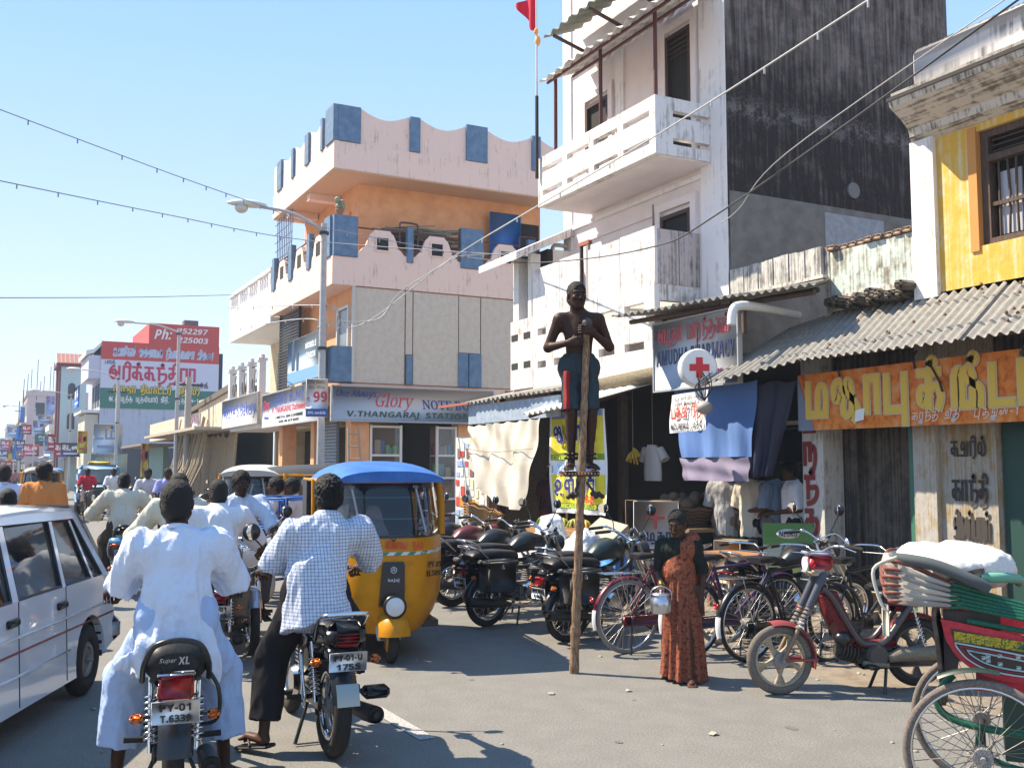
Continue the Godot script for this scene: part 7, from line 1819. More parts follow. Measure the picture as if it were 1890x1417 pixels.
func car(label:String,at:Vector3,turn:float) -> void:
	var b:=thing("white_hatchback",label,"car",at,turn)
	var paint:=pl("car_white",L(0.66,0.70,0.76),0.12);paint.clearcoat_enabled=true;paint.clearcoat=1.0;paint.clearcoat_roughness=0.04
	var seal:=pl("car_seal",L(0.012,0.012,0.014),0.4);var q:G
	var belt:=0.88;var X0:=0.09;var tilt:=0.3
	var circ:=func(cz:float,r:float) -> PackedVector2Array:
		var p:=PackedVector2Array()
		for i in 25:p.append(Vector2(-cz+cos(TAU*i/25)*r,0.27+sin(TAU*i/25)*r))
		return p
	for side in [0,1]:
		var t:=Transform3D(Basis(V(0,0,-1),V(-0.05,1,0),V(1,0,0)),V(X0,0,0)) if side == 0 else Transform3D(Basis(V(0,0,1),V(0.05,1,0),V(-1,0,0)),V(X0-1.5,0,0))
		var flip:=-1.0 if side else 1.0
		var outline:=PackedVector2Array([Vector2(0.55,0.33),Vector2(0.58,0.5),Vector2(0.55,0.72),Vector2(0.5,0.86),Vector2(0.44,belt),Vector2(-2.35,belt),Vector2(-2.95,0.82),Vector2(-3.08,0.7),Vector2(-3.1,0.35),Vector2(-3.0,0.26),Vector2(-2.0,0.2),Vector2(-0.3,0.2),Vector2(0.3,0.27)])
		var res:=Geometry2D.clip_polygons(outline,circ.call(0.0,0.335))
		res=Geometry2D.clip_polygons(res[0],circ.call(2.36,0.335))
		var poly:PackedVector2Array=res[0]
		if side:
			var p2:=PackedVector2Array()
			for p in poly:p2.append(Vector2(-p.x,p.y))
			poly=p2
		q=G.new();q.prism(poly,t,-0.06,0.0);ob("side_panel",q,paint,b)
		q=G.new()
		for s in [[0.66,0.012],[0.42,0.01]]:q.bevel(V(-flip*-1.25*-1.0,s[0],0.002) if false else V(1.25*(-1.0 if side == 0 else 1.0),s[0],0.0),V(3.4 if s[0] > 0.5 else 1.6,0.02,s[1]*2),0.006,t)
		ob("waist_ridge",q,paint,b)
		if side:continue
		q=G.new();q.bevel(V(-1.2,0.565,0.002),V(3.5,0.014,0.008),0.003,t);ob("red_pinstripe",q,pl("pinstripe",L(0.28,0.03,0.015),0.4),b)
		for u in [[-0.52,0.22],[-1.36,0.22],[-2.08,0.26]]:
			q=G.new();q.bevel(V(u[0],(belt+u[1])*0.5,0.001),V(0.009,belt-u[1],0.005),0.001,t);ob("door_gap",q,seal,b)
		for u in [-0.62,-1.47]:
			var hd2:=G.new();hd2.bevel(V(u,0.76,0.012),V(0.17,0.05,0.03),0.01,t);ob("door_handle",hd2,seal,b)
		q=G.new();q.bevel(V(-2.3,0.62,0.01),V(0.09,0.04,0.02),0.006,t);ob("side_repeater",q,pl("amber",L(0.55,0.12,0.01),0.2),b)
		var ut:=Transform3D(Basis(V(0,0,-1),V(-tilt,1,0),V(1,0,0)),V(X0-0.05+0.88*tilt-0.0,0,0))
		for pz in [[[0.44,belt],[0.33,belt],[0.02,1.32],[-0.1,1.39],[0.12,1.39]],[[-0.50,belt],[-0.56,belt],[-0.5,1.34],[-0.44,1.34]],[[0.10,belt],[0.055,belt],[-0.11,1.33],[-0.07,1.33]],[[-1.34,belt],[-1.43,belt],[-1.37,1.35],[-1.29,1.35]],[[-2.05,belt],[-2.3,belt],[-1.6,1.36],[-1.5,1.36]]]:
			var pp:=PackedVector2Array(pz.map(func(a):return Vector2(a[0],a[1])))
			q=G.new();q.prism(pp,ut,-0.05,0.0);ob("pillar",q,paint,b)
		q=G.new();q.prism(PackedVector2Array([Vector2(0.1,1.34),Vector2(-1.6,1.36),Vector2(-1.55,1.42),Vector2(-0.02,1.42)]),ut,-0.06,0.003);ob("roof_side",q,paint,b)
		for w in [[[0.32,0.885],[0.105,0.885],[-0.065,1.335],[0.0,1.335]],[[0.05,0.885],[-0.495,0.885],[-0.44,1.335],[-0.115,1.335]],[[-0.565,0.885],[-1.335,0.885],[-1.285,1.35],[-0.505,1.35]],[[-1.435,0.885],[-2.045,0.885],[-1.52,1.35],[-1.375,1.35]]]:
			var win:=nd("side_window",b)
			var pp:=PackedVector2Array(w.map(func(a):return Vector2(a[0],a[1])))
			q=G.new();q.prism(pp,ut,-0.03,-0.022);ob("pane",q,glass("car_glass",Color(0.1,0.11,0.12),0.55),win)
			var rim:=[]
			for p in pp:rim.append(ut*V(p.x,p.y,-0.012))
			q=G.new();q.tube(rim,0.013,6,false,true);ob("seal",q,seal,win)
	var top:=G.new()
	top.sheet(10,12,func(u,v):return V(lerpf(X0-1.5+0.2,X0-0.2,u),1.415+0.035*sin(PI*u)+0.02*sin(PI*v),lerpf(1.62,-0.02,v)),0.02);ob("roof",top,paint,b)
	top=G.new();top.sheet(8,8,func(u,v):return V(lerpf(X0-1.5+0.07,X0-0.05,u)*(1.0-0.0*v)+lerpf(0.13,-0.13,u)*v,lerpf(belt,1.43,v),lerpf(-0.46,-0.03,v)-0.05*sin(PI*u)),0.02);ob("rear_screen",top,glass("car_glass",Color(0.1,0.11,0.12),0.55),b)
	top=G.new();top.sheet(8,8,func(u,v):return V(lerpf(X0-0.03,X0-1.5+0.03,1.0-u),lerpf(0.35,belt,v),lerpf(-0.56,-0.46,v*v)-0.05*sin(PI*u)),0.02);ob("tailgate",top,paint,b)
	top=G.new();top.sheet(8,8,func(u,v):return V(lerpf(X0-1.47,X0-0.03,u),lerpf(0.8,0.9,v)+0.03*sin(PI*u),lerpf(3.06,2.3,v)),0.02);ob("bonnet",top,paint,b)
	top=G.new();top.sheet(8,8,func(u,v):return V(lerpf(X0-1.45,X0-0.05,u)+lerpf(0.13,-0.13,u)*v,lerpf(0.9,1.42,v),lerpf(2.3,1.6,v)+0.08*sin(PI*u)),0.02);ob("windscreen",top,glass("car_glass2",Color(0.5,0.55,0.55),0.25),b)
	for z in [-0.58,3.1]:
		q=G.new();q.bevel(V(X0-0.75,0.42,z),V(1.54,0.21,0.14),0.05);ob("bumper",q,pl("bumper_grey",L(0.3,0.31,0.33),0.5),b)
	q=G.new();q.bb(V(X0-1.25,0.24,-0.5),V(X0-0.24,0.36,3.0));q.bb(V(X0-1.44,0.3,0.34),V(X0-0.06,0.4,2.02));ob("floor",q,pl("car_under",L(0.015,0.015,0.016),0.9),b)
	q=G.new();q.bb(V(X0-1.2,0.3,-0.42),V(X0-0.28,0.85,-0.38));q.bb(V(X0-0.3,0.3,-0.36),V(X0-0.27,0.86,2.9));ob("inner_trim",q,pl("car_trim",L(0.03,0.03,0.033),0.9),b)
	for s in [[0.12,-0.4],[0.12,-1.05],[1.05,-0.35],[1.05,-1.05]]:
		var se:=nd("seat",b)
		q=G.new();q.bevel(V(s[1],0.55,s[0]+0.35),V(0.5,0.16,0.5),0.05);ob("cushion",q,pl("car_seat",L(0.2,0.19,0.18),0.9),se)
		q=G.new();q.bevel(V(s[1],0.85,s[0]+0.02),V(0.48,0.6,0.14),0.05,Transform3D());ob("back",q,pl("car_seat",L(0.2,0.19,0.18),0.9),se)
	for z in [0.0,2.36]:
		for x in [0.0,-1.34]:
			var w:=wheel(b,"wheel",V(x,0.27,z),0.27,0.075,"disc",pl("hub_grey",L(0.2,0.2,0.2),0.45,0.5))
	q=G.new()
	for z in [0.0,2.36]:q.sheet(4,16,func(u,v):
		var a:=deg_to_rad(lerpf(-5,185,v));return V(X0-0.24+u*0.2,0.27+sin(a)*0.345,z+cos(a)*0.345),0.01)
	ob("wheel_arch",q,pl("car_under",L(0.015,0.015,0.016),0.9),b)
func scooter(label:String,at:Vector3,turn:float) -> void:
	var b:=motorcycle("motor_scooter",label,at,turn,{"cat":"scooter","tank":false,"R":0.24,"tr":0.05,"wheel":"disc","plate":["PY01 F","3947"],"plate_y":0.6,"tail":false,"rail":false,"paint":pl("scooter_dark",L(0.015,0.018,0.03),0.25),"ind_y":0.4})
	var q:=G.new()
	body(b,"tail_body",[[-0.36,0.66,0.12,0.1],[-0.33,0.66,0.19,0.16],[0.0,0.64,0.2,0.18],[0.4,0.56,0.16,0.16]],pl("scooter_dark",L(0.015,0.018,0.03),0.25))
	body(b,"blue_tail_top",[[-0.37,0.74,0.1,0.03],[-0.33,0.76,0.17,0.06],[-0.05,0.76,0.18,0.05],[0.2,0.72,0.15,0.02]],pl("scooter_blue",L(0.05,0.2,0.38),0.3))
	for s in [-1,1]:
		q=G.new();q.bevel(V(s*0.11,0.715,-0.35),V(0.11,0.06,0.07),0.02,Transform3D());ob("amber_light",q,pl("amber_red",L(0.5,0.06,0.01),0.2),b)
	q=G.new();q.bevel(V(0,0.47,-0.33),V(0.17,0.2,0.04),0.02);ob("grey_flap",q,pl("flap_grey",L(0.12,0.13,0.14),0.5),b)
	q=G.new();q.bevel(V(0,0.49,-0.355),V(0.06,0.04,0.02),0.006);ob("reflector",q,pl("reflector_red",L(0.5,0.02,0.02),0.2),b)
	q=G.new();q.tube(curve([V(-0.12,0.76,-0.1),V(-0.11,0.9,-0.26),V(-0.05,0.96,-0.34),V(0.05,0.96,-0.34),V(0.11,0.9,-0.26),V(0.12,0.76,-0.1)],5),0.018,8);q.bevel(V(0,0.9,-0.3),V(0.12,0.1,0.03),0.02);ob("backrest",q,black_m(),b)
func red_moped(label:String,at:Vector3,turn:float) -> void:
	var b:=thing("red_moped",label,"moped",at,turn)
	var red:=nz("moped_red",[[0.2,L(0.10,0.012,0.014)],[0.8,L(0.19,0.02,0.024)]],0.03,Vector3.ONE*2,0.4,0.1,false)
	var wheelm:=nz("mag_cream",[[0.2,L(0.26,0.2,0.13)],[0.8,L(0.46,0.39,0.28)]],0.05,Vector3.ONE*2,0.6,0.2,false)
	var dusty:=nz("tyre_dusty",[[0.2,L(0.1,0.085,0.07)],[0.8,L(0.2,0.17,0.14)]],0.05,Vector3.ONE*2,0.9,0.2,false)
	var q:G;var R:=0.265;var wb:=1.13
	wheel(b,"rear_wheel",V(0,R+0.03,0),R,0.035,"mag",pl("mag_dark",L(0.07,0.055,0.04),0.6));wheel(b,"front_wheel",V(0,R,wb),R,0.035,"mag",wheelm,dusty)
	fender(b,"front_fender",V(0,R,wb),R+0.03,75,195,0.11,pl("fender_pinkred",L(0.26,0.045,0.045),0.45),0.03)
	fender(b,"rear_fender",V(0,R+0.03,0),R+0.035,10,150,0.11,red,0.03)
	for s in [-1,1]:
		var fk:=nd("fork",b)
		q=G.new();q.tube([V(s*0.065,R,wb),V(s*0.065,0.52,wb-0.14)],0.018,8);ob("lower_tube",q,pl("fork_brown",L(0.2,0.14,0.09),0.5,0.3),fk)
		q=G.new()
		for i in 6:q.cyl(V(s*0.065,0.5+i*0.028,wb-0.132-i*0.016),V(s*0.065,0.518+i*0.028,wb-0.142-i*0.016),0.034,0.026,10)
		ob("gaiter",q,pl("gaiter_grey",L(0.15,0.13,0.115),0.8),fk)
		q=G.new();q.tube([V(s*0.065,0.66,wb-0.22),V(s*0.065,0.92,wb-0.35)],0.032,10);ob("upper_tube",q,pl("fork_slate",L(0.05,0.055,0.075),0.4),fk)
		q=G.new();q.tube([V(s*0.05,R,wb),V(s*0.05,R+0.0,wb-0.29)],0.012,6);ob("stay",q,pl("fender_pinkred",L(0.26,0.045,0.045),0.45),b)
	for s in [-1,1]:
		q=G.new();q.tube(curve([V(s*0.075,0.8,wb-0.32),V(s*0.08,0.74,wb-0.4),V(s*0.085,0.42,wb-0.6),V(s*0.085,0.38,0.42),V(s*0.085,0.4,0.3),V(s*0.085,0.64,0.1),V(s*0.085,0.68,0.02)],6),0.026,10);ob("frame_tube",q,pl("frame_bronze",L(0.07,0.055,0.055),0.3,0.3),b)
	body(b,"legshield",[[wb-0.42,0.6,0.06,0.02],[wb-0.4,0.62,0.07,0.12],[wb-0.36,0.7,0.06,0.1],[wb-0.34,0.72,0.03,0.03]],red)
	q=G.new();q.loft([[V(-0.07,0.42,0.52),V(0.07,0.42,0.52),V(0.07,0.34,0.62),V(-0.07,0.34,0.62)],[V(-0.07,0.78,0.68),V(0.07,0.78,0.68),V(0.07,0.74,0.8),V(-0.07,0.74,0.8)]].map(func(r):return r),-1);ob("tank_spine",q,red,b)
	q=G.new();q.bevel(V(0,0.37,0.38),V(0.19,0.05,0.36),0.02);ob("footboard",q,red,b)
	var en:=nd("engine",b)
	q=G.new();q.bevel(V(0.0,0.28,0.36),V(0.2,0.2,0.32),0.05);ob("crankcase",q,pl("engine_dark",L(0.03,0.025,0.02),0.7),en)
	q=G.new();q.cyl(V(0.1,0.29,0.38),V(0.13,0.29,0.38),0.09,0.075,18);ob("cover",q,pl("engine_mid",L(0.06,0.05,0.04),0.6),en)
	q=G.new();q.cyl(V(0,0.3,0.5),V(0,0.34,0.66),0.06,-1,12)
	for i in 5:q.cyl(V(0,0.305+i*0.008,0.52+i*0.028),V(0,0.307+i*0.008,0.53+i*0.028),0.085,-1,12)
	ob("cylinder",q,pl("engine_dark",L(0.03,0.025,0.02),0.7),en)
	q=G.new();q.ball(V(0.06,0.42,0.64),V(0.06,0.06,0.07),8);ob("carburettor",q,black_m(),en)
	q=G.new();q.tube([V(0.11,0.24,0.5),V(0.12,0.22,0.3)],0.02,8);q.tube([V(0.12,0.27,0.3),V(0.12,0.3,0.2),V(0.12,0.3,-0.1),V(0.12,0.29,-0.16)],[0.03,0.055,0.055,0.03],14);ob("muffler",q,nz("muffler_dusty",[[0.2,L(0.12,0.1,0.07)],[0.8,L(0.25,0.21,0.16)]],0.05,Vector3.ONE*2,0.6,0.2,false),b)
	q=G.new();q.bevel(V(0.1,0.26,0.1),V(0.03,0.12,0.5),0.014);ob("drive_case",q,pl("case_dusty",L(0.13,0.1,0.075),0.7),b)
	for s in [-1,1]:
		coil(b,V(s*0.11,R+0.05,-0.02),V(s*0.1,0.68,0.08),0.022)
		q=G.new();q.tube([V(s*0.05,0.22,0.28),V(s*0.12,0.0,0.34)],0.013,6);ob("stand_leg",q,black_m(),b)
		q=G.new();q.bevel(V(s*0.17,0.22,0.46),V(0.1,0.03,0.08),0.01);ob("pedal",q,rubber_m(),b)
	body(b,"saddle",[[-0.02,0.84,0.11,0.02],[0.02,0.84,0.13,0.05],[0.2,0.83,0.12,0.05],[0.36,0.8,0.07,0.03],[0.4,0.8,0.04,0.015]],seat_m())
	q=G.new();q.bevel(V(0,0.7,0.12),V(0.16,0.18,0.26),0.05);ob("seat_box",q,red,b)
	var hl:=nd("headlight_cowl",b)
	q=G.new();q.bevel(V(0,1.0,wb-0.33),V(0.17,0.12,0.2),0.03,Transform3D());ob("cowl",q,pl("cowl_red",L(0.42,0.02,0.03),0.35),hl)
	q=G.new();q.bevel(V(0,1.07,wb-0.33),V(0.18,0.03,0.21),0.012);ob("top",q,pl("cowl_bluegrey",L(0.25,0.27,0.36),0.35),hl)
	q=G.new();q.bevel(V(0,0.93,wb-0.3),V(0.16,0.06,0.16),0.025);ob("lower",q,pl("cowl_cream",L(0.45,0.38,0.28),0.45),hl)
	q=G.new();q.cyl(V(0,0.99,wb-0.24),V(0,0.99,wb-0.222),0.055,-1,16);ob("lens",q,pl("lens_clear",L(0.6,0.62,0.64),0.08),hl)
	q=G.new();q.tube(curve([V(-0.3,1.12,wb-0.52),V(-0.15,1.13,wb-0.4),V(0,1.08,wb-0.36),V(0.15,1.13,wb-0.4),V(0.3,1.12,wb-0.52)],5),0.012,8);ob("handlebar",q,chrome_m(),b)
	for s in [-1,1]:
		q=G.new();q.cyl(V(s*0.22,1.13,wb-0.45),V(s*0.32,1.115,wb-0.54),0.018,-1,8);ob("grip",q,rubber_m(),b)
		q=G.new();q.tube([V(s*0.2,1.14,wb-0.4),V(s*0.33,1.1,wb-0.48)],0.006,5);ob("lever",q,chrome_m(),b)
	q=G.new();q.tube(curve([V(-0.2,1.15,wb-0.42),V(-0.24,1.2,wb-0.6),V(-0.22,1.1,wb-0.7)],4),0.006,5);q.lathe([[0.0,0],[0.05,0.005],[0.05,0.012],[0.0,0.02]],Transform3D(Basis(Vector3.RIGHT,PI/2),V(-0.24,1.12,wb-0.7)),14);ob("mirror",q,chrome_m(),b)
	q=G.new();q.tube(curve([V(0.03,0.85,wb-0.38),V(0.08,0.78,wb-0.58),V(0.06,0.55,wb-0.66),V(0.03,0.4,wb-0.6)],5),0.012,6);ob("cable",q,black_m(),b)
func cycle_rickshaw(label:String,at:Vector3,turn:float) -> void:
	var b:=thing("cycle_rickshaw",label,"cycle rickshaw",at,turn)
	var q:G;var R:=0.36
	var green:=nz("frame_green2",[[0.2,L(0.012,0.075,0.045)],[0.8,L(0.025,0.13,0.08)]],0.05,Vector3.ONE*2,0.35,0.1,false)
	var red:=nz("rickshaw_red",[[0.2,L(0.42,0.03,0.045)],[0.8,L(0.52,0.045,0.06)]],0.03,Vector3.ONE*2,0.35,0.1,false)
	var tyre:=nz("tyre_brown",[[0.2,L(0.11,0.09,0.08)],[0.8,L(0.22,0.18,0.155)]],0.05,Vector3.ONE*2,0.9,0.3,false)
	wheel(b,"wheel",V(0,R,0),R,0.02,"spoke",chrome_m(),tyre,36,true)
	wheel(b,"wheel",V(-0.8,R,0),R,0.02,"spoke",chrome_m(),tyre,36,false)
	q=G.new();q.cyl(V(-0.9,R,0),V(0.06,R,0),0.016,-1,8);ob("axle",q,pl("dark_steel",L(0.035,0.035,0.04),0.5,0.3),b)
	fender(b,"wheel_guard",V(0,R,0),R+0.05,78,118,0.06,pl("guard_dark",L(0.012,0.03,0.022),0.4),0.015)
	var outl:=func(g0:float) -> PackedVector2Array:
		var p:=PackedVector2Array()
		for v in curve([Vector2(-0.17,0.98),Vector2(0.05,0.945),Vector2(0.3,0.9),Vector2(0.6,0.86),Vector2(0.86,0.78)],4):p.append(v)
		for v in curve([Vector2(0.86,0.7),Vector2(0.5,0.685),Vector2(0.2,0.69),Vector2(0.02,0.72),Vector2(-0.09,0.79),Vector2(-0.15,0.88)],4):p.append(v)
		return Geometry2D.offset_polygon(p,-g0)[0] if g0 > 0 else p
	for s in [0,1]:
		var x:=-0.12 if s == 0 else -0.72
		var t:=Transform3D(Basis(V(0,0,-1),V(0,1,0),V(1,0,0)),V(x,0,0))
		var fl:=func(p:PackedVector2Array) -> PackedVector2Array:
			var o2:=PackedVector2Array()
			for v in p:o2.append(Vector2(-v.x,v.y))
			return o2
		q=G.new();q.prism(fl.call(outl.call(0.0)),t,-0.02,0.02,1);var pan:=ob("side_panel",q,red,b)
		if s == 1:continue
		q=G.new();q.prism(fl.call(outl.call(0.035)),t,0.021,0.025);ob("dark_field",q,pl("field_dark",L(0.03,0.012,0.012),0.4),pan)
		q=G.new()
		q.sheet(24,2,func(u,v):return V(x+0.029,lerpf(0.878,0.925,v)-0.125*u+0.012*sin(u*PI),lerpf(-0.11,0.8,u)),-0.003)
		ob("yellow_band",q,nz("floral_yellow",[[0.35,L(0.06,0.1,0.03)],[0.5,L(0.5,0.34,0.02)],[0.62,L(0.55,0.4,0.03)],[0.7,L(0.05,0.1,0.05)]],0.06,Vector3.ONE*1.6,0.4,0.0,false),pan)
		for k in 3:
			q=G.new();var g0:=0.05+k*0.016
			var lp:=[]
			for v in outl.call(g0):lp.append(V(x+0.028,0.69+(v.y-0.69)*0.78,v.x))
			q.tube(lp,0.0045 if k != 1 else 0.003,5,false,true);ob("painted_line",q,pl("swirl_%d" % k,[L(0.45,0.5,0.5),L(0.3,0.02,0.03),L(0.35,0.45,0.42)][k],0.4),pan)
		for i in 18:
			q=G.new();var u:=i/18.0*TAU
			q.bevel(V(x+0.028,0.785-0.02*cos(u)+0.03*sin(u),0.32+cos(u)*0.3),V(0.006,0.018,0.022),0.002);ob("stud",q,pl("stud_pale",L(0.5,0.58,0.56),0.35),pan)
	q=G.new();q.bb(V(-0.72,0.64,-0.02),V(-0.12,0.69,0.86));ob("floor",q,red,b)
	q=G.new();q.sheet(8,8,func(u,v):return V(lerpf(-0.7,-0.14,u),0.86+0.05*sin(PI*u)*sin(PI*v)-0.02*v,lerpf(0.86,0.2,v)),0.08);ob("seat",q,pl("seat_crimson",L(0.32,0.045,0.06),0.7),b)
	q=G.new();q.bb(V(-0.7,0.72,-0.16),V(-0.14,1.0,-0.1));q.bb(V(-0.16,0.9,-0.16),V(-0.13,1.02,0.1));ob("backrest",q,pl("back_brown",L(0.06,0.045,0.04),0.8),b)
	q=G.new();q.bb(V(-0.6,0.3,0.1),V(-0.2,0.62,0.6));ob("under_box",q,pl("under_green",L(0.02,0.055,0.04),0.5),b)
	q=G.new()
	q.tube(curve([V(-0.06,0.72,-0.12),V(-0.05,0.6,-0.2),V(-0.05,0.5,-0.1),V(-0.05,0.46,0.3),V(-0.05,0.44,0.9)],5),0.018,8)
	q.tube(curve([V(-0.06,0.48,0.0),V(-0.05,R,0.0),V(-0.05,0.3,0.3),V(-0.05,0.42,0.95)],4),0.014,8)
	q.tube(curve([V(-0.12,0.86,0.1),V(-0.1,0.87,0.2),V(-0.1,0.93,0.22),V(-0.1,1.0,0.25)],4),0.016,8)
	q.cyl(V(-0.1,0.98,-0.05),V(-0.1,0.93,0.3),0.014,-1,8)
	ob("frame",q,green,b)
	var hood:=nd("folded_hood",b)
	var pv:=V(-0.1,1.02,0.25)
	for i in 6:
		var k:=i/5.0
		var end:=V(-0.08,1.25-k*0.2,-0.38-0.03*sin(k*PI))
		q=G.new();q.tube([pv+V(0.01*i,0.012*(3-i),0),pv.lerp(end,0.5)+V(0,0.01,0),pv.lerp(end,0.62)],0.0105,8);ob("rib",q,green,hood)
		q=G.new();q.tube(curve([pv.lerp(end,0.6),pv.lerp(end,0.85)+V(0.01,0.02,0),end+V(0,0.01,0),end+V(-0.1,0.0,-0.03),V(-0.44,end.y+0.03,end.z-0.05),V(-0.76,end.y,end.z+0.02),V(-0.8,lerpf(end.y,pv.y,0.5),-0.05)],5),0.011,8);ob("hoop",q,pl("hoop_rust",L(0.16,0.045,0.03),0.6),hood)
	for i in 5:
		var k:=(i+0.5)/5.0
		q=G.new();var sec:=[]
		for j in 9:
			var u:=j/8.0
			var cpt:Vector3=curve([pv.lerp(V(-0.08,1.25-k*0.2,-0.38),0.62),V(-0.08,1.25-k*0.2,-0.38),V(-0.44,1.27-k*0.2,-0.43),V(-0.78,1.25-k*0.2,-0.36),V(-0.8,1.14-k*0.1,-0.05)],2)[j]
			var ring:=[]
			for a in 8:ring.append(cpt+V(cos(TAU*a/8)*0.02,sin(TAU*a/8)*0.034*sin(PI*clampf(u*0.9+0.1,0,1)),0)+V(0,0,cos(TAU*a/8)*0.025))
			sec.append(ring)
		q.loft(sec,1);ob("canvas_pleat",q,pl("hood_canvas_%d" % (i % 3),[L(0.36,0.33,0.29),L(0.26,0.24,0.22),L(0.42,0.37,0.31)][i % 3],0.9),hood)
	q=G.new();q.tube(curve([V(-0.1,1.27,-0.38),V(-0.06,1.25,-0.2),V(-0.05,1.18,-0.02),V(-0.07,1.14,0.05)],5),0.03,8);ob("top_roll",q,pl("roll_slate",L(0.06,0.07,0.075),0.8),hood)
	q=G.new();q.tube(curve([V(-0.05,1.28,-0.36),V(-0.02,1.22,-0.47),V(-0.02,1.08,-0.45),V(-0.02,1.02,-0.42)],5),0.01,5);q.bevel(V(-0.02,0.97,-0.42),V(0.012,0.16,0.035),0.004);ob("tie_strap",q,pl("strap_cream",L(0.5,0.46,0.38),0.9),hood)
	var ld:=thing("cloth_bundle","white cloth bundle with a green edge resting on the folded rickshaw hood","bundle",b.transform*V(-0.36,1.19,0.08),turn)
	var f:=Field.new(V(-0.6,-0.3,-0.7),V(0.6,0.5,0.8),0.02)
	f.cap(V(0.1,0.03,-0.16),V(-0.05,0.05,0.2),0.08,0.1,0.08,Vector3.UP,0.75);f.ell(V(0.05,0.04,0.0),V(0.22,0.1,0.22),0.08)
	var n:=FastNoiseLite.new();n.seed=8;n.frequency=5.0;n.fractal_type=FastNoiseLite.FRACTAL_RIDGED
	f.folds(n,-0.03)
	mi("cloth",net_mesh([[f.arrays(),Transform3D()]]),nz("bundle_white",[[0.2,L(0.52,0.5,0.47)],[0.8,L(0.64,0.62,0.59)]],0.03,Vector3.ONE*2,0.9,0.5,false),ld)
	q=G.new();q.tube(curve([V(0.26,0.0,-0.1),V(0.22,0.0,-0.2),V(0.05,-0.02,-0.27),V(-0.1,-0.05,-0.28)],4),0.025,8);ob("green_edge",q,pl("edge_green",L(0.12,0.32,0.22),0.9),ld)
	var mt:=thing("rolled_mat","dark brown rolled reed mat hanging over the rickshaw seat","mat",b.transform*V(-0.34,0.86,-0.02),turn)
	q=G.new()
	q.sheet(30,14,func(u,v):
		var a:=lerpf(-0.5,1.45,v)
		return V(lerpf(0.24,-0.26,u)+0.02,0.12+0.24*sin(a)-(0.3 if v < 0.1 else 0.0)*(1-v*10),0.26*cos(a)-0.05+0.006*sin(u*90)),0.02)
	mirror_z(b)
	ob("reeds",q,nz("mat_brown",[[0.2,L(0.05,0.035,0.028)],[0.8,L(0.14,0.1,0.08)]],0.06,V(6,0.5,0.5),0.7,0.6,false),mt)
func mirror_z(n:Node3D) -> void:
	for c in n.get_children():
		c.position.z *= -1
		if c is MeshInstance3D:
			var a:Array=c.mesh.surface_get_arrays(0);var m:=ArrayMesh.new()
			var v:PackedVector3Array=a[Mesh.ARRAY_VERTEX];var nn:PackedVector3Array=a[Mesh.ARRAY_NORMAL]
			for i in v.size():v[i].z *= -1;nn[i].z *= -1
			var ix:PackedInt32Array=a[Mesh.ARRAY_INDEX] if a[Mesh.ARRAY_INDEX] != null else PackedInt32Array(range(v.size()))
			for i in range(0,ix.size(),3):
				var t:=ix[i+1];ix[i+1]=ix[i+2];ix[i+2]=t
			var o:=[];o.resize(Mesh.ARRAY_MAX);o[Mesh.ARRAY_VERTEX]=v;o[Mesh.ARRAY_NORMAL]=nn;o[Mesh.ARRAY_INDEX]=ix
			m.add_surface_from_arrays(Mesh.PRIMITIVE_TRIANGLES,o);c.mesh=m
		mirror_z(c)
func blue_cart(at:Vector3,turn:float) -> void:
	var b:=thing("blue_cart","blue steel framed goods tricycle between the riders","cart",at,turn)
	var blue:=pl("cart_blue",L(0.02,0.11,0.42),0.4);var q:G
	for y in [0.62,0.98,1.34]:
		q=G.new()
		for s in [[V(-0.45,y,0.5),V(0.45,y,0.5)],[V(-0.45,y,-0.5),V(0.45,y,-0.5)],[V(-0.45,y,-0.5),V(-0.45,y,0.5)],[V(0.45,y,-0.5),V(0.45,y,0.5)]]:q.bevel((s[0]+s[1])*0.5,(s[1]-s[0]).abs()+V(0.045,0.045,0.045),0.008)
		ob("frame_ring",q,blue,b)
	for x in [-0.45,0.0,0.45]:
		for z in [-0.5,0.5]:
			q=G.new();q.bevel(V(x,0.98,z),V(0.05,0.76,0.05),0.008);ob("post",q,blue,b)
	q=G.new();q.bb(V(-0.44,0.58,-0.5),V(0.44,0.61,0.5));ob("floor",q,pl("cart_floor",L(0.12,0.1,0.09),0.8),b)
	for x in [-0.52,0.52]:wheel(b,"wheel",V(x,0.3,0.1),0.3,0.035,"spoke",chrome_m(),pl("tyre_pale",L(0.3,0.28,0.25),0.8))
	wheel(b,"rear_wheel",V(0,0.33,-1.2),0.33,0.022,"spoke")
	q=G.new();q.tube([V(0,0.5,-0.4),V(0,0.4,-0.8),V(0,0.33,-1.2)],0.025,8);q.tube([V(0,0.4,-0.8),V(0,0.85,-1.0)],0.02,8);q.cyl(V(-0.55,0.3,0.1),V(0.55,0.3,0.1),0.02,-1,8);ob("chassis",q,blue,b)
	body(b,"saddle",[[-1.1,0.9,0.09,0.03],[-1.0,0.9,0.1,0.04],[-0.8,0.89,0.03,0.02]],seat_m())
	for i in 5:
		var g:=thing("plastic_bag",["green plastic bag in the blue cart, nearest the rider","pale plastic bag in the middle of the blue cart","clear plastic bag behind the green one in the blue cart","reddish bag low in the blue cart","white bag at the far corner of the blue cart"][i],"bag",b.transform*V(-0.3+0.16*i,0.62,-0.2+0.25*(i % 3)),i*0.7,"bags in the blue cart")
		q=G.new();q.ball(V(0,0.17,0),V(0.15,0.17,0.15),7);q.cyl(V(0,0.3,0),V(0.03,0.42,0),0.05,0.02,8);ob("bag",q,pl("bag_%d" % i,[L(0.08,0.3,0.12),L(0.5,0.5,0.5),L(0.4,0.45,0.42),L(0.4,0.12,0.1),L(0.6,0.6,0.62)][i],0.3),g)
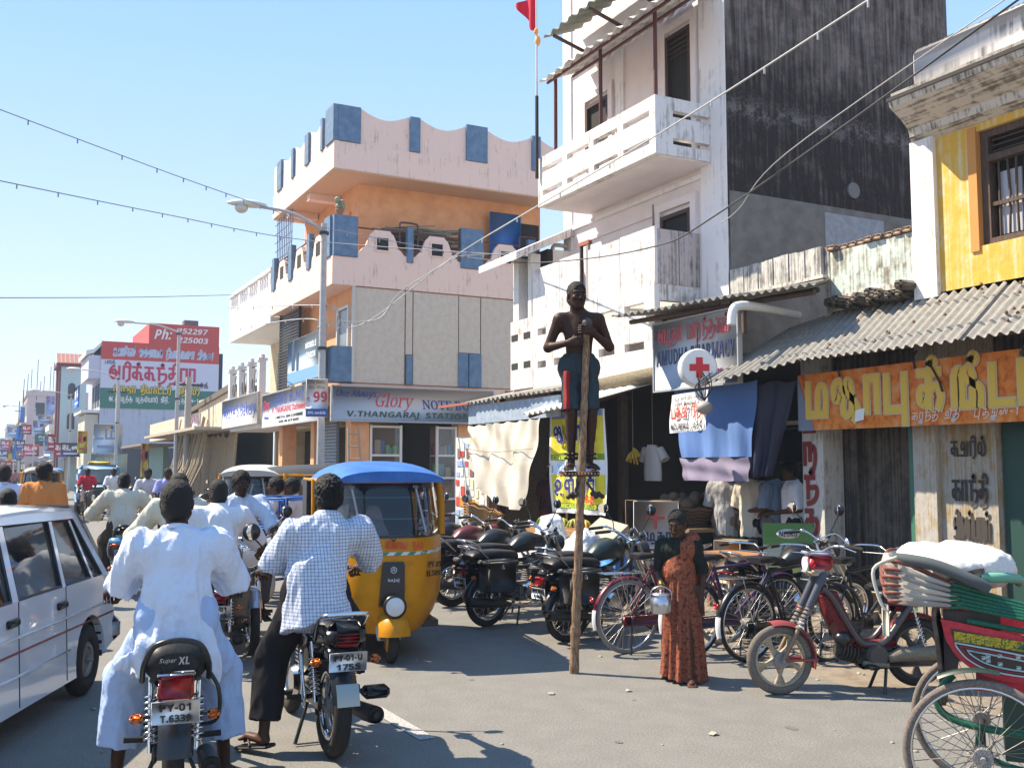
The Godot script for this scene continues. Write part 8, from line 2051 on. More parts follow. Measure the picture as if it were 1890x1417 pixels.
func far_van(label:String,at:Vector3,turn:float,m:Material) -> void:
	var b:=thing("blue_van",label,"van",at,turn)
	var q:=G.new();q.bevel(V(0,0.75,-1.6),V(1.6,0.8,3.6),0.1);ob("lower_body",q,m,b)
	q=G.new();q.bevel(V(0,1.5,-1.8),V(1.5,0.75,3.0),0.15);ob("cab",q,m,b)
	q=G.new();q.bb(V(-0.65,1.2,-0.32),V(0.65,1.72,-0.28));ob("windscreen",q,pl("van_glass",L(0.12,0.17,0.2),0.1),b)
	for s in [-1,1]:
		q=G.new();q.cyl(V(s*0.55,0.8,0.2),V(s*0.55,0.8,0.22),0.13,-1,12);ob("headlight",q,pl("lens_clear",L(0.6,0.62,0.64),0.08),b)
		for z in [-0.4,-2.8]:wheel(b,"wheel",V(s*0.7,0.34,z),0.34,0.09,"disc",pl("hub_grey",L(0.2,0.2,0.2),0.45,0.5))
	q=G.new();q.bevel(V(0,0.5,0.24),V(1.6,0.2,0.14),0.04);ob("bumper",q,black_m(),b)
	q=G.new();q.bb(V(-0.4,0.7,0.2),V(0.4,0.92,0.22));ob("grille",q,black_m(),b)
	q=G.new();q.bevel(V(0,1.95,-1.0),V(0.8,0.16,0.35),0.05);ob("roof_sign",q,pl("roof_sign",L(0.65,0.42,0.04),0.5),b)
func vehicles() -> void:
	var moto:=func(label,x,z,bearing,o,g:="motorcycles parked along the verge"):return motorcycle("motorcycle",label,V(x,0,z),heading(bearing),o,g)
	car("white hatchback with tinted side windows and a thin red stripe, cut by the left edge",V(0.73,0,-8.5),heading(23.0+180.0))
	var near1:=motorcycle("moped","black moped with looped grab rail and plate PY-01 T.6339 under the white kurta rider",V(0.91,0,-5.42),heading(8.5),{"cat":"moped","tank":false,"R":0.28,"tr":0.05,"plate":["PY-01","T.6339"],"plate_y":0.575,"ind_y":0.545,"tail":false,"rail":false,"mirror":false,"seat":[[-0.3,0.79,0.1,0.05],[-0.27,0.79,0.145,0.09],[-0.1,0.79,0.15,0.085],[0.2,0.78,0.14,0.07],[0.42,0.77,0.08,0.03]]})
	var q:=G.new();q.tube(curve([V(-0.155,0.7,-0.2),V(-0.145,0.8,-0.31),V(-0.1,0.885,-0.35),V(0,0.91,-0.36),V(0.1,0.885,-0.35),V(0.145,0.8,-0.31),V(0.155,0.7,-0.2)],6),0.014,8);ob("grab_rail",q,black_m(),near1)
	q=G.new();q.bevel(V(0,0.695,-0.37),V(0.16,0.11,0.06),0.012);ob("tail_light",q,pl("tail_red",L(0.3,0.008,0.012),0.15),near1)
	q=G.new();q.bevel(V(0,0.755,-0.36),V(0.17,0.012,0.07),0.004);q.bb(V(-0.06,0.62,-0.36),V(0.06,0.65,-0.34));ob("lamp_bracket",q,chrome_m(),near1)
	q=G.new();text(q,"Super",Transform3D(Basis(Vector3.UP,PI),V(0.04,0.805,-0.302)),0.025,{"shear":0.3,"width":0.075,"w":400});text(q,"XL",Transform3D(Basis(Vector3.UP,PI),V(-0.035,0.805,-0.302)),0.035,{"shear":0.1,"width":0.05});ob("lettering",q,pl("seat_letter",L(0.4,0.38,0.38),0.5),near1)
	q=G.new();q.tube(curve([V(-0.14,0.75,-0.2),V(-0.2,0.65,-0.25),V(-0.2,0.5,-0.2),V(-0.13,0.45,-0.1)],5),0.01,6);ob("guard_loop",q,black_m(),near1)
	var near2:=motorcycle("motorcycle","black motorcycle with chrome grab rail and plate PY-01-U 1755 under the checked shirt rider",V(1.93,0,-6.02),heading(4.0),{"R":0.305,"tr":0.05,"plate":["PY-01-U","1755"],"plate_y":0.62,"ind_y":0.62,"tail":true,"tail_y":0.745,"mirror":true,"can":pl("can_black",L(0.02,0.02,0.02),0.3)})
	q=G.new();q.bevel(V(0,0.76,-0.26),V(0.23,0.17,0.2),0.05);ob("tail_cowl",q,black_m(),near2)
	q=G.new();q.sheet(8,5,func(u,v):var a:=lerpf(2.62,2.95,v);return V((0.5-u)*0.13,0.3+sin(a)*0.38,cos(a)*0.39-0.0) ,0.006);ob("mud_flap",q,pl("flap_steel",L(0.3,0.31,0.28),0.3,0.6),near2)
	q=G.new();q.tube(curve([V(0.14,0.66,0.1),V(0.19,0.6,0.0),V(0.19,0.36,-0.1),V(0.16,0.33,0.1),V(0.16,0.6,0.2)],4),0.009,6);q.tube([V(0.19,0.5,-0.06),V(0.16,0.48,0.16)],0.008,6);ob("saree_guard",q,chrome_m(),near2)
	q=G.new();q.bevel(V(-0.19,0.42,-0.26),V(0.16,0.07,0.1),0.02);ob("exhaust_shield",q,black_m(),near2)
	scooter("dark scooter with blue tail and amber lights under the cream shirted rider",V(1.74,0,-14.75),heading(5.0))
	motorcycle("motorcycle","silver tanked motorcycle with chrome crash bars coming towards the camera",V(2.42,0,-10.85),heading(186.0),{"paint":pl("tank_silver",L(0.36,0.37,0.4),0.25,0.6),"plate":["PY-01","M 7720"],"lamp":chrome_m()})
	motorcycle("motorcycle","dark motorcycle under the grey haired man in the white shirt",V(1.85,0,-9.05),heading(10.0),{"plate":["PY-01","R 3105"],"mirror":false})
	auto_rickshaw("yellow auto rickshaw with blue roof driving towards the camera",V(3.29,0,-8.62),heading(191.0),nz("roof_blue",[[0.2,L(0.03,0.115,0.36)],[0.8,L(0.05,0.16,0.46)]],0.012,Vector3.ONE*0.6,0.42,0.15,false))
	auto_rickshaw("dark roofed auto rickshaw parked sideways behind the blue roofed one",V(4.1,0,-17.5),heading(-75.0),pl("roof_black",L(0.02,0.024,0.032),0.6),false)
	auto_rickshaw("grey roofed yellow auto rickshaw behind the blue shirted rider",V(3.95,0,-17.0),heading(200.0),pl("roof_grey",L(0.36,0.35,0.33),0.7),false)
	auto_rickshaw("distant dark roofed auto rickshaw at the far left",V(1.75,0,-36),heading(180.0),pl("roof_dust",L(0.2,0.19,0.18),0.7),false)
	auto_rickshaw("distant blue canopied auto rickshaw farther down the street",V(3.6,0,-62),heading(178.0),pl("roof_blue_far",L(0.05,0.2,0.5),0.6),false)
	far_van("blue van with a yellow roof sign coming up the street",V(4.0,0,-41.5),heading(183.0),pl("van_blue",L(0.16,0.27,0.42),0.4))
	blue_cart(V(3.55,0,-13.3),heading(150.0))
	moto.call("black moped with side boxes and red tail lamp, first beside the auto rickshaw",4.97,-10.1,80.0,{"cat":"moped","tank":false,"R":0.27,"tr":0.032,"boxes":true,"rail":true,"plate":["PY 01","A 8846"],"mirror":false,"tail_y":0.62,"plate_y":0.5})
	moto.call("black moped with side boxes beside the bamboo pole",5.25,-8.85,82.0,{"cat":"moped","tank":false,"R":0.27,"tr":0.032,"boxes":true,"rail":true,"plate":["PY 01","C 1172"],"mirror":true,"tail_y":0.62,"plate_y":0.5})
	moto.call("black motorcycle behind the first boxed moped, round mirror up",5.35,-10.95,84.0,{"plate":["PY 01","B 2230"]})
	moto.call("dark green motorcycle parked between the two boxed mopeds",5.6,-9.5,80.0,{"paint":pl("paint_green",L(0.015,0.03,0.03),0.3),"plate":["PY 01","D 4471"],"mirror":false})
	moto.call("black motorcycle third in the row behind the auto rickshaw",5.3,-11.75,86.0,{"plate":["PY 01","E 9013"],"mirror":false})
	moto.call("maroon motorcycle fourth in the row behind the auto rickshaw",5.35,-12.6,82.0,{"paint":pl("paint_maroon",L(0.1,0.012,0.015),0.3),"plate":["PY 01","F 6650"]})
	moto.call("black motorcycle fifth in the row, below the beige cloth",5.4,-13.5,88.0,{"plate":["PY 01","G 1784"],"mirror":false})
	moto.call("dark blue motorcycle before the poster board",5.5,-14.6,84.0,{"paint":pl("paint_navy2",L(0.012,0.02,0.06),0.3),"plate":["PY 01","H 3391"]})
	moto.call("black motorcycle last of the row, near the street lamp",5.6,-16.0,80.0,{"plate":["PY 01","J 5526"],"mirror":false})
	moto.call("black motorcycle nearest the pharmacy's bench, behind the bicycles",7.0,-8.1,95.0,{"plate":["PY 01","K 7408"]})
	for i in 7:moto.call(["first dark motorcycle parked by the bamboo shop","second dark motorcycle parked by the bamboo shop","third motorcycle parked by the bamboo shop","motorcycle parked at the foot of the painted wall","second motorcycle at the foot of the painted wall","maroon motorcycle beyond the second street lamp","last dark motorcycle before the painted wall"][i],5.9-0.05*i,-34.0-i*4.0,82.0,{"paint":pl("paint_maroon",L(0.1,0.012,0.015),0.3) if i == 5 else black_m(),"near":false},"motorcycles parked by the bamboo shop")
	var maroon:=pl("cycle_maroon",L(0.13,0.008,0.022),0.3);var blk:=black_m();var purple:=pl("cycle_purple",L(0.045,0.02,0.07),0.3)
	bicycle("maroon bicycle with chrome carrier behind the woman in the saree",V(5.42,0,-8.02),heading(92.0),maroon,{"tyre":pl("tyre_grey",L(0.2,0.185,0.17),0.8)},"bicycles parked in a row")
	bicycle("purple bicycle with white mudguard tip right of the woman in the saree",V(5.85,0,-7.6),heading(88.0),purple,{},"bicycles parked in a row")
	bicycle("black bicycle with wide saddle and chrome bell before the green advert board",V(6.15,0,-7.18),heading(86.0),blk,{},"bicycles parked in a row")
	bicycle("black bicycle farthest right, behind the red moped",V(6.75,0,-6.8),heading(84.0),blk,{},"bicycles parked in a row")
	red_moped("dusty red step-through moped with cast wheels parked along the road",V(6.55,0,-5.68),atan2(5.5-6.55,-6.04+5.68))
	cycle_rickshaw("red cycle rickshaw with painted side panel and folded hood, cut by the right edge",V(4.27,0,-3.33),heading(-38.0))
func head_net(cell:float) -> Array:
	var key:="head%s" % cell
	if hd.has(key):return hd[key]
	var f:=Field.new(V(-0.13,-0.2,-0.15),V(0.13,0.16,0.16),cell)
	f.ell(V(0,0.035,-0.012),V(0.076,0.088,0.097))
	f.ell(V(0,-0.02,0.028),V(0.062,0.085,0.066),0.03)
	f.cap(V(0,-0.085,0.05),V(0,-0.095,0.065),0.03,0.022,0.03)
	for s in [-1,1]:
		f.cap(V(s*0.052,-0.05,0.0),V(s*0.02,-0.092,0.05),0.024,0.02,0.03)
		f.ell(V(s*0.042,-0.022,0.066),V(0.02,0.016,0.018),0.02)
		f.cap(V(s*0.012,0.026,0.088),V(s*0.048,0.028,0.07),0.008,0.007,0.015)
		f.ell(V(s*0.031,0.008,0.092),V(0.016,0.011,0.014),0.01,true)
		f.ell(V(s*0.031,0.008,0.075),V(0.013,0.011,0.012),0.004)
		f.ell(V(s*0.079,0.0,-0.008),V(0.01,0.032,0.02),0.008)
		f.ell(V(s*0.011,-0.03,0.103),V(0.009,0.008,0.012),0.008)
	f.cap(V(0,0.015,0.092),V(0,-0.024,0.111),0.008,0.012,0.012)
	f.cap(V(-0.018,-0.056,0.09),V(0.018,-0.056,0.09),0.008,0.008,0.008)
	f.cap(V(-0.015,-0.067,0.089),V(0.015,-0.067,0.089),0.008,0.008,0.006)
	f.cap(V(-0.02,-0.061,0.102),V(0.02,-0.061,0.102),0.003,0.003,0.002,Vector3.UP,1.0,false,true)
	f.cap(V(0,-0.06,-0.02),V(0,-0.18,-0.03),0.05,0.054,0.03)
	hd[key]=f.arrays()
	return hd[key]
func hair_net(style:String,cell:float) -> Array:
	var key:="%s%s" % [style,cell]
	if hd.has(key):return hd[key]
	var f:=Field.new(V(-0.16,-0.2,-0.22),V(0.16,0.2,0.17),cell)
	var t:float={"short":0.007,"thick":0.017,"bun":0.014,"thin":0.004}[style]
	f.ell(V(0,0.04,-0.016),V(0.076+t,0.086+t,0.098+t))
	f.ell(V(0,-0.03,-0.045),V(0.07+t,0.06,0.06+t),0.03)
	if style == "bun":f.ell(V(0,-0.03,-0.13),V(0.05,0.045,0.045),0.02)
	f.ell(V(0,-0.045,0.085),V(0.074,0.125 if style != "thick" else 0.115,0.095),0.0,true)
	for s in [-1,1]:f.ell(V(s*0.088,-0.03,0.0),V(0.03,0.045,0.04),0.0,true)
	f.ell(V(0,-0.2,0),V(0.2,0.115,0.2),0.0,true)
	var n:=FastNoiseLite.new();n.frequency=42.0 if style == "thick" else 60.0;n.seed=3
	f.folds(n,0.012 if style == "thick" else 0.006)
	hd[key]=f.arrays()
	return hd[key]
func hand_net(grip:bool,cell:float) -> Array:
	var key:="hand%s%s" % [grip,cell]
	if hd.has(key):return hd[key]
	var f:=Field.new(V(-0.08,-0.11,-0.05),V(0.09,0.05,0.22),cell)
	f.cap(V(0,0,-0.02),V(0,0,0.03),0.026,0.028,0.02,Vector3.UP,0.8)
	for i in 4:
		var x:=0.03-i*0.02
		f.cap(V(x*0.6,0,0.02),V(x,0,0.085),0.017,0.0125,0.012)
		var l:float=[0.9,1.0,0.95,0.78][i]
		var pts:=[V(x,0,0.085),V(x,-0.008,0.085+0.034*l),V(x,-0.04,0.088+0.036*l),V(x,-0.052,0.08)] if grip else [V(x,0,0.085),V(x,-0.012,0.085+0.042*l),V(x,-0.034,0.085+0.07*l),V(x,-0.055,0.085+0.083*l)]
		for j in 3:f.cap(pts[j],pts[j+1],0.0095-j*0.001,0.0085-j*0.001,0.004)
	var th:=[V(0.022,-0.008,0.02),V(0.048,-0.025,0.052),V(0.03,-0.048,0.085),V(0.012,-0.055,0.1)] if grip else [V(0.022,-0.008,0.02),V(0.05,-0.022,0.05),V(0.056,-0.035,0.08),V(0.052,-0.045,0.1)]
	for j in 3:f.cap(th[j],th[j+1],0.013-j*0.0015,0.0115-j*0.0015,0.008)
	hd[key]=f.arrays()
	return hd[key]
func pose(kind:String) -> Dictionary:
	var p:={"hip":V(0,0.9,0),"chest":V(0,1.28,0.0),"neck":V(0,1.42,-0.01),"head":V(0,1.575,0.02),"sh":V(0.185,1.37,-0.01),"yaw":0.0,"nod":0.0,
		"elL":V(0.24,1.1,-0.03),"elR":V(-0.24,1.1,-0.03),"haL":V(0.25,0.86,0.04),"haR":V(-0.25,0.86,0.04),"knL":V(0.1,0.48,0.03),"knR":V(-0.1,0.48,0.03),"anL":V(0.1,0.085,-0.02),"anR":V(-0.1,0.085,-0.02),"grip":false}
	if kind == "ride":
		p.merge({"hip":V(0,0.93,0.12),"chest":V(0,1.25,0.2),"neck":V(0,1.4,0.23),"head":V(0,1.545,0.27),"sh":V(0.195,1.34,0.21),"elL":V(0.32,1.1,0.36),"elR":V(-0.32,1.1,0.36),"haL":V(0.31,1.06,0.62),"haR":V(-0.31,1.06,0.62),
			"knL":V(0.22,0.72,0.52),"knR":V(-0.22,0.72,0.52),"anL":V(0.2,0.34,0.4),"anR":V(-0.2,0.34,0.4),"grip":true},true)
	elif kind == "cycle":
		p.merge({"hip":V(0,0.98,0.2),"chest":V(0,1.33,0.32),"neck":V(0,1.47,0.36),"head":V(0,1.61,0.41),"sh":V(0.185,1.41,0.33),"elL":V(0.27,1.17,0.42),"elR":V(-0.27,1.17,0.42),"haL":V(0.25,1.01,0.6),"haR":V(-0.25,1.01,0.6),
			"knL":V(0.11,0.74,0.56),"knR":V(-0.11,0.6,0.5),"anL":V(0.11,0.42,0.42),"anR":V(-0.11,0.2,0.4),"grip":true},true)
	elif kind == "sit":
		p.merge({"hip":V(0,0.55,0),"chest":V(0,0.9,0.03),"neck":V(0,1.05,0.04),"head":V(0,1.2,0.07),"sh":V(0.185,0.99,0.03),"elL":V(0.27,0.75,0.12),"elR":V(-0.27,0.75,0.12),"haL":V(0.2,0.72,0.36),"haR":V(-0.2,0.72,0.36),
			"knL":V(0.14,0.55,0.42),"knR":V(-0.14,0.55,0.42),"anL":V(0.13,0.14,0.42),"anR":V(-0.13,0.14,0.42)},true)
	return p
func skin(k:=0) -> Material:
	return nz("skin_%d" % k,[[0.2,[L(0.055,0.024,0.014),L(0.03,0.0125,0.0075),L(0.085,0.045,0.03)][k]],[0.8,[L(0.095,0.043,0.026),L(0.058,0.026,0.0155),L(0.12,0.065,0.042)][k]]],0.03,Vector3.ONE*3,0.5,0.12,false)
func cloth(key:String,c:Color,bump:=0.55) -> Material:
	if M.has(key):return M[key]
	var m:=pl(key,c,0.95,0.0,0.2)
	m.uv1_triplanar=true;m.uv1_scale=V(1.6,0.8,1.6)
	m.normal_enabled=true;m.normal_texture=nm(0.01,5,14.0);m.normal_scale=bump
	return m
func person(label:String,at:Vector3,turn:float,p:Dictionary,o:Dictionary,group:="") -> Node3D:
	var b:=thing("person",label,"person",at,turn,group)
	var c:float=o.get("cell",0.02)
	var near:bool=c < 0.0145
	var lo:=V(9,9,9);var hi:=-lo
	for k in ["hip","head","elL","elR","haL","haR","knL","knR","anL","anR"]:
		lo=lo.min(p[k]);hi=hi.max(p[k])
	lo -= V(0.32,0.3,0.32);hi += V(0.32,0.3,0.32)
	var sk:Material=o.get("skin",skin());var fat:float=o.get("fat",1.0)
	var F:=Vector3(0,0,1)
	var shL:Vector3=p.sh;var shR:=V(-shL.x,shL.y,shL.z)
	if p.has("shR"):shR=p.shR
	var hipL:Vector3=p.hip+V(0.085,-0.02,0);var hipR:Vector3=p.hip+V(-0.085,-0.02,0)
	var f:=Field.new(lo,hi,c)
	f.cap(hipL,hipR,0.1,0.1,0.04,F,0.85)
	f.cap(p.hip,p.chest,0.105*fat,0.125,0.06,F,0.72)
	f.cap(shL*0.75+p.chest*0.25,shR*0.75+p.chest*0.25,0.06,0.06,0.06,F,0.9)
	f.cap(p.chest,p.neck,0.1,0.055,0.06);f.cap(p.neck,p.head,0.052,0.05,0.02)
	for s in ["L","R"]:
		var sh:=shL if s == "L" else shR;var sg:=1.0 if s == "L" else -1.0
		f.cap(sh,p["el"+s],0.052,0.04,0.04);f.cap(p["el"+s],p["ha"+s],0.041,0.026,0.02)
		if not o.has("shirt"):f.cap(sh.lerp(p.neck,0.1),p.neck+V(0,-0.01,-0.02),0.05,0.05,0.05)
		var hip:=hipL if s == "L" else hipR;var kn:Vector3=p["kn"+s];var an:Vector3=p["an"+s]
		f.cap(hip,kn,0.075,0.05,0.03);f.cap(kn,an,0.05,0.033,0.02);f.cap(kn.lerp(an,0.15)+V(0,0,-0.012),kn.lerp(an,0.5)+V(0,0,-0.015),0.046,0.035,0.03)
		var td:Vector3=p.get("toe"+s,V(0.25*sg,-0.25,1.0)).normalized()
		f.cap(an+V(0,-0.045,-0.02),an+td*0.13+V(0,-0.02,0),0.036,0.03,0.03,Vector3.UP,0.8)
		if near:
			for i in 5:f.cap(an+td*0.12+V((i-2)*0.017,-0.03,0),an+td*(0.185-0.008*absf(i-1.2+0.4*sg))+V((i-2)*0.018,-0.04,0),0.012,0.01,0.006)
	var nets:=[[f.arrays(),Transform3D()]]
	var hb:=Basis(Vector3.UP,p.yaw)*Basis(Vector3.RIGHT,p.nod)
	var hs:float=o.get("head_scale",1.0)
	var ht:=Transform3D(hb.scaled(Vector3.ONE*hs),p.head)
	var hc:=0.0045 if near else 0.009
	nets.append([head_net(hc),ht])
	for s in ["L","R"]:
		var d:Vector3=(p["ha"+s]-p["el"+s]).normalized()
		if p.has("hd"+s):d=p["hd"+s]
		var up:Vector3=p.get("hu"+s,V(0,1,0));var x:=up.cross(d).normalized()
		var hb2:=Basis(x if s == "R" else -x,d.cross(x),d)
		nets.append([hand_net(p.grip,0.005 if near else 0.009),Transform3D(hb2,p["ha"+s]-d*0.02)])
	mi("body",net_mesh(nets),sk,b)
	var n:=FastNoiseLite.new();n.seed=o.get("seed",1);n.frequency=4.5;n.fractal_type=FastNoiseLite.FRACTAL_RIDGED;n.fractal_octaves=2
	if o.has("shirt"):
		f=Field.new(lo,hi,c)
		var hem:float=o.get("hem",0.12);var loose:float=o.get("loose",1.0)
		f.cap(shL*0.8+p.chest*0.2+V(0,-0.015,0),shR*0.8+p.chest*0.2+V(0,-0.015,0),0.082,0.082,0.05,F,0.95)
		f.cap(p.chest,p.hip+V(0,0.08,0),0.155*loose,0.15*fat*loose,0.08,F,0.76)
		f.cap(p.hip+V(0,0.1,0),p.hip+V(0,-hem,o.get("hem_z",0.0)),0.15*fat*loose,0.16*fat*loose*o.get("flare",1.0),0.05,F,0.85,true)
		f.cap(p.chest+V(0,0.05,0),p.neck+V(0,0.015,0),0.11,0.066,0.05,F,1.0,true)
		var sl:float=o.get("sleeve",1.0)
		for s in ["L","R"]:
			var sh:=shL if s == "L" else shR
			var r:float=o.get("sleeve_r",0.068)
			f.cap(sh,sh.lerp(p["el"+s],minf(sl,1.0)),r+0.006,r,0.04,F,1.0,sl <= 1.0)
			if sl > 1.0:f.cap(p["el"+s],p["el"+s].lerp(p["ha"+s],sl-1.0),r,r*0.8,0.02,F,1.0,true)
		if o.has("shirt_extra"):o.shirt_extra.call(f)
		f.folds(n,-0.016*o.get("folds",1.0),V(1.5,0.4,1.5))
		mi(o.get("shirt_name","shirt"),net_mesh([[f.arrays(),Transform3D()]]),o.shirt,b)
		var q:=G.new();var col:=[]
		for i in 14:col.append(p.neck+hb*V(cos(TAU*i/14)*0.066,0.02-0.022*sin(TAU*i/14),sin(TAU*i/14)*0.066+0.004))
		if o.get("collar",true):q.tube(col,0.015,6,false,true);ob("collar",q,o.shirt,b)
	if o.has("legs"):
		f=Field.new(lo,hi,c)
		var lr:float=o.get("leg_r",0.078);var le:float=o.get("leg_end",1.9)
		var hr:float=o.get("hip_r",0.118);f.cap(hipL+V(0,0.03,0),hipR+V(0,0.03,0),hr,hr,0.05,F,0.88);f.cap(p.hip,p.hip+V(0,0.11,0),hr+0.03,hr+0.022,0.08,F,0.78,true)
		for s in ["L","R"]:
			var hip:=hipL if s == "L" else hipR
			f.cap(hip,hip.lerp(p["kn"+s],minf(le,1.0)),hr*0.86,lr,0.04,F,1.0,le <= 1.0)
			if le > 1.0:f.cap(p["kn"+s],p["kn"+s].lerp(p["an"+s],le-1.0),lr,lr*o.get("leg_taper",0.85),0.03,F,1.0,true)
		n.seed += 3
		f.folds(n,-0.011*o.get("folds",1.0),V(1.2,0.5,1.2))
		mi(o.get("legs_name","trousers"),net_mesh([[f.arrays(),Transform3D()]]),o.legs,b)
	if o.get("hair","short") != "":mi("hair",net_mesh([[hair_net(o.get("hair","short"),0.006 if near else 0.011),ht]]),o.get("hair_m",pl("hair_black",L(0.008,0.007,0.007),0.5)),b)
	if o.get("face",false):
		for s in [-1,1]:
			var e:=nd("eye",b);var q:=G.new();q.ball(ht*V(s*0.031,0.008,0.079),V(0.0115,0.0065,0.0115),6);ob("white",q,pl("eye_white",L(0.3,0.26,0.22),0.3),e)
			q=G.new();q.ball(ht*V(s*0.031,0.008,0.086),Vector3.ONE*0.0075,5);ob("iris",q,pl("eye_dark",L(0.01,0.006,0.005),0.2),e)
			q=G.new();q.tube([ht*V(s*0.014,0.026,0.098),ht*V(s*0.032,0.031,0.094),ht*V(s*0.05,0.026,0.08)],0.004,5);ob("eyebrow",q,pl("hair_black",L(0.008,0.007,0.007),0.5),b)
		if o.get("moustache",false):
			var q:=G.new();q.tube([ht*V(-0.026,-0.05,0.092),ht*V(0,-0.043,0.105),ht*V(0.026,-0.05,0.092)],0.0065,6);ob("moustache",q,pl("hair_black",L(0.008,0.007,0.007),0.5),b)
	if o.has("shoes"):
		for s in ["L","R"]:
			var an:Vector3=p["an"+s];var td:Vector3=p.get("toe"+s,V(0.25*(1.0 if s == "L" else -1.0),-0.25,1.0)).normalized()
			var sf:=nd("sandal",b);var q:=G.new()
			var t:=Transform3D(Basis(Vector3.UP.cross(td).normalized(),td.cross(Vector3.UP.cross(td).normalized()),td),an+V(0,-0.085,0)+td*0.07)
			q.bevel(Vector3.ZERO,V(0.095,0.022,0.27),0.01,t);ob("sole",q,o.shoes,sf)
			q=G.new();q.tube([t*V(-0.045,0.01,0.0),t*V(-0.02,0.05,0.03),t*V(0.0,0.03,0.085),t*V(0.02,0.05,0.03),t*V(0.045,0.01,0.0)],0.009,5);ob("strap",q,o.shoes,sf)
	return b
func with(d:Dictionary,e:Dictionary) -> Dictionary:
	var r:=d.duplicate();r.merge(e,true);return r
func check_cloth() -> Material:
	var m:=cloth("check_shirt",Color.WHITE,0.5) as StandardMaterial3D
	m.albedo_texture=image_tex(128,128,func(x,y):
		var a:float=1.0 if x % 32 < 10 else (0.45 if x % 32 in [15,16,26] else 0.0)
		var b:float=1.0 if y % 32 < 10 else (0.45 if y % 32 in [15,16,26] else 0.0)
		return L(0.62,0.65,0.70).lerp(L(0.13,0.17,0.28),(a+b)*0.5))
	m.uv1_scale=Vector3.ONE*12.0
	m.normal_texture=nm(0.0025,5,8.0)
	return m
func people() -> void:
	var blackm:=pl("hair_black",L(0.008,0.007,0.007),0.6,0.0,0.35)
	blackm.uv1_triplanar=true;blackm.uv1_scale=Vector3.ONE*5;blackm.normal_enabled=true;blackm.normal_texture=nm(0.15,5,14.0);blackm.normal_scale=1.0
	var grey:=nz("hair_grey",[[0.3,L(0.01,0.009,0.009)],[0.7,L(0.055,0.052,0.05)]],0.2,Vector3.ONE*6,0.7,0.0,false)
	grey.normal_enabled=true;grey.normal_texture=nm(0.15,5,14.0);grey.normal_scale=1.0
	var white:=cloth("kurta_white",L(0.56,0.61,0.72),0.7);var whitesh:=cloth("shirt_white",L(0.62,0.63,0.67));var blueish:=cloth("shirt_paleblue",L(0.48,0.55,0.68));var cream:=cloth("shirt_cream",L(0.52,0.5,0.41));var lilac:=cloth("shirt_lilac",L(0.3,0.3,0.58))
	var dark:=cloth("trousers_dark",L(0.022,0.02,0.022));var brown:=cloth("trousers_brown",L(0.05,0.04,0.032));var tan:=cloth("trousers_tan",L(0.16,0.12,0.085));var slate:=cloth("trousers_slate",L(0.13,0.12,0.13))
	var rubber:=pl("sandal_dark",L(0.03,0.02,0.017),0.7);var ride:=pose("ride");var stand:=pose("stand");var cyc:=pose("cycle")
	var r1:=person("white kurta clad man with cropped grey hair seen from behind on the moped",V(0.91,0,-5.42),heading(8.5),with(ride,{"hip":V(0,0.95,0.13),"chest":V(0,1.24,0.16),"neck":V(0,1.385,0.17),"head":V(0.01,1.535,0.21),"sh":V(0.185,1.32,0.15),"elL":V(0.28,1.09,0.28),"elR":V(-0.3,1.08,0.28),"haL":V(0.33,1.04,0.58),"haR":V(-0.33,1.04,0.58),"knL":V(0.24,0.6,0.42),"knR":V(-0.24,0.6,0.42),"anL":V(0.28,0.09,0.46),"anR":V(-0.28,0.09,0.46),"yaw":-0.15}),
		{"cell":0.0125,"shirt":white,"shirt_name":"kurta","hem":0.27,"hem_z":-0.03,"flare":1.22,"loose":1.0,"sleeve":0.98,"sleeve_r":0.082,"folds":1.25,"legs":cloth("pyjama_white",L(0.34,0.44,0.64),0.7),"legs_name":"pyjamas","leg_r":0.112,"leg_taper":1.02,"leg_end":1.66,"hair_m":grey,"shoes":rubber,"seed":11,"fat":1.04,"skin":skin(1),"collar":true,
		"shirt_extra":func(f):f.cap(V(0.16,0.8,0.0),V(0.27,0.74,0.0),0.03,0.015,0.08,V(0,0,1),0.5);f.cap(V(-0.15,0.85,0.05),V(-0.19,0.64,0.06),0.045,0.025,0.05,V(0,0,1),0.6)})
	person("man in blue checked shirt and black trousers seen from behind on the motorcycle",V(1.93,0,-6.02),heading(4.0),with(ride,{"hip":V(0.09,0.95,0.1),"chest":V(0.03,1.26,0.17),"neck":V(0,1.41,0.2),"head":V(-0.01,1.55,0.24),"sh":V(0.205,1.335,0.17),"elL":V(0.34,1.1,0.3),"elR":V(-0.33,1.1,0.32),"haL":V(0.33,1.06,0.57),"haR":V(-0.31,1.06,0.6),"knL":V(0.32,0.56,0.3),"anL":V(0.37,0.14,0.2),"toeL":V(0.6,-0.15,0.8),"knR":V(-0.23,0.7,0.5),"anR":V(-0.2,0.36,0.38)}),
		{"cell":0.0125,"shirt":check_cloth(),"hem":0.2,"hem_z":-0.06,"flare":1.2,"loose":1.1,"sleeve":0.96,"sleeve_r":0.078,"folds":1.2,"legs":dark,"leg_r":0.098,"leg_taper":0.95,"leg_end":1.84,"hair":"thick","shoes":rubber,"seed":23,"skin":skin(0)})
	person("man in cream long sleeved shirt and brown trousers on the scooter, from behind",V(1.74,0,-14.75),heading(5.0),with(ride,{"elL":V(0.4,1.1,0.3),"elR":V(-0.4,1.1,0.3),"sh":V(0.21,1.34,0.17)}),{"cell":0.017,"shirt":cream,"sleeve":1.85,"sleeve_r":0.085,"loose":1.12,"legs":brown,"leg_r":0.095,"hem":0.04,"seed":31,"shoes":rubber,"skin":skin(1)})
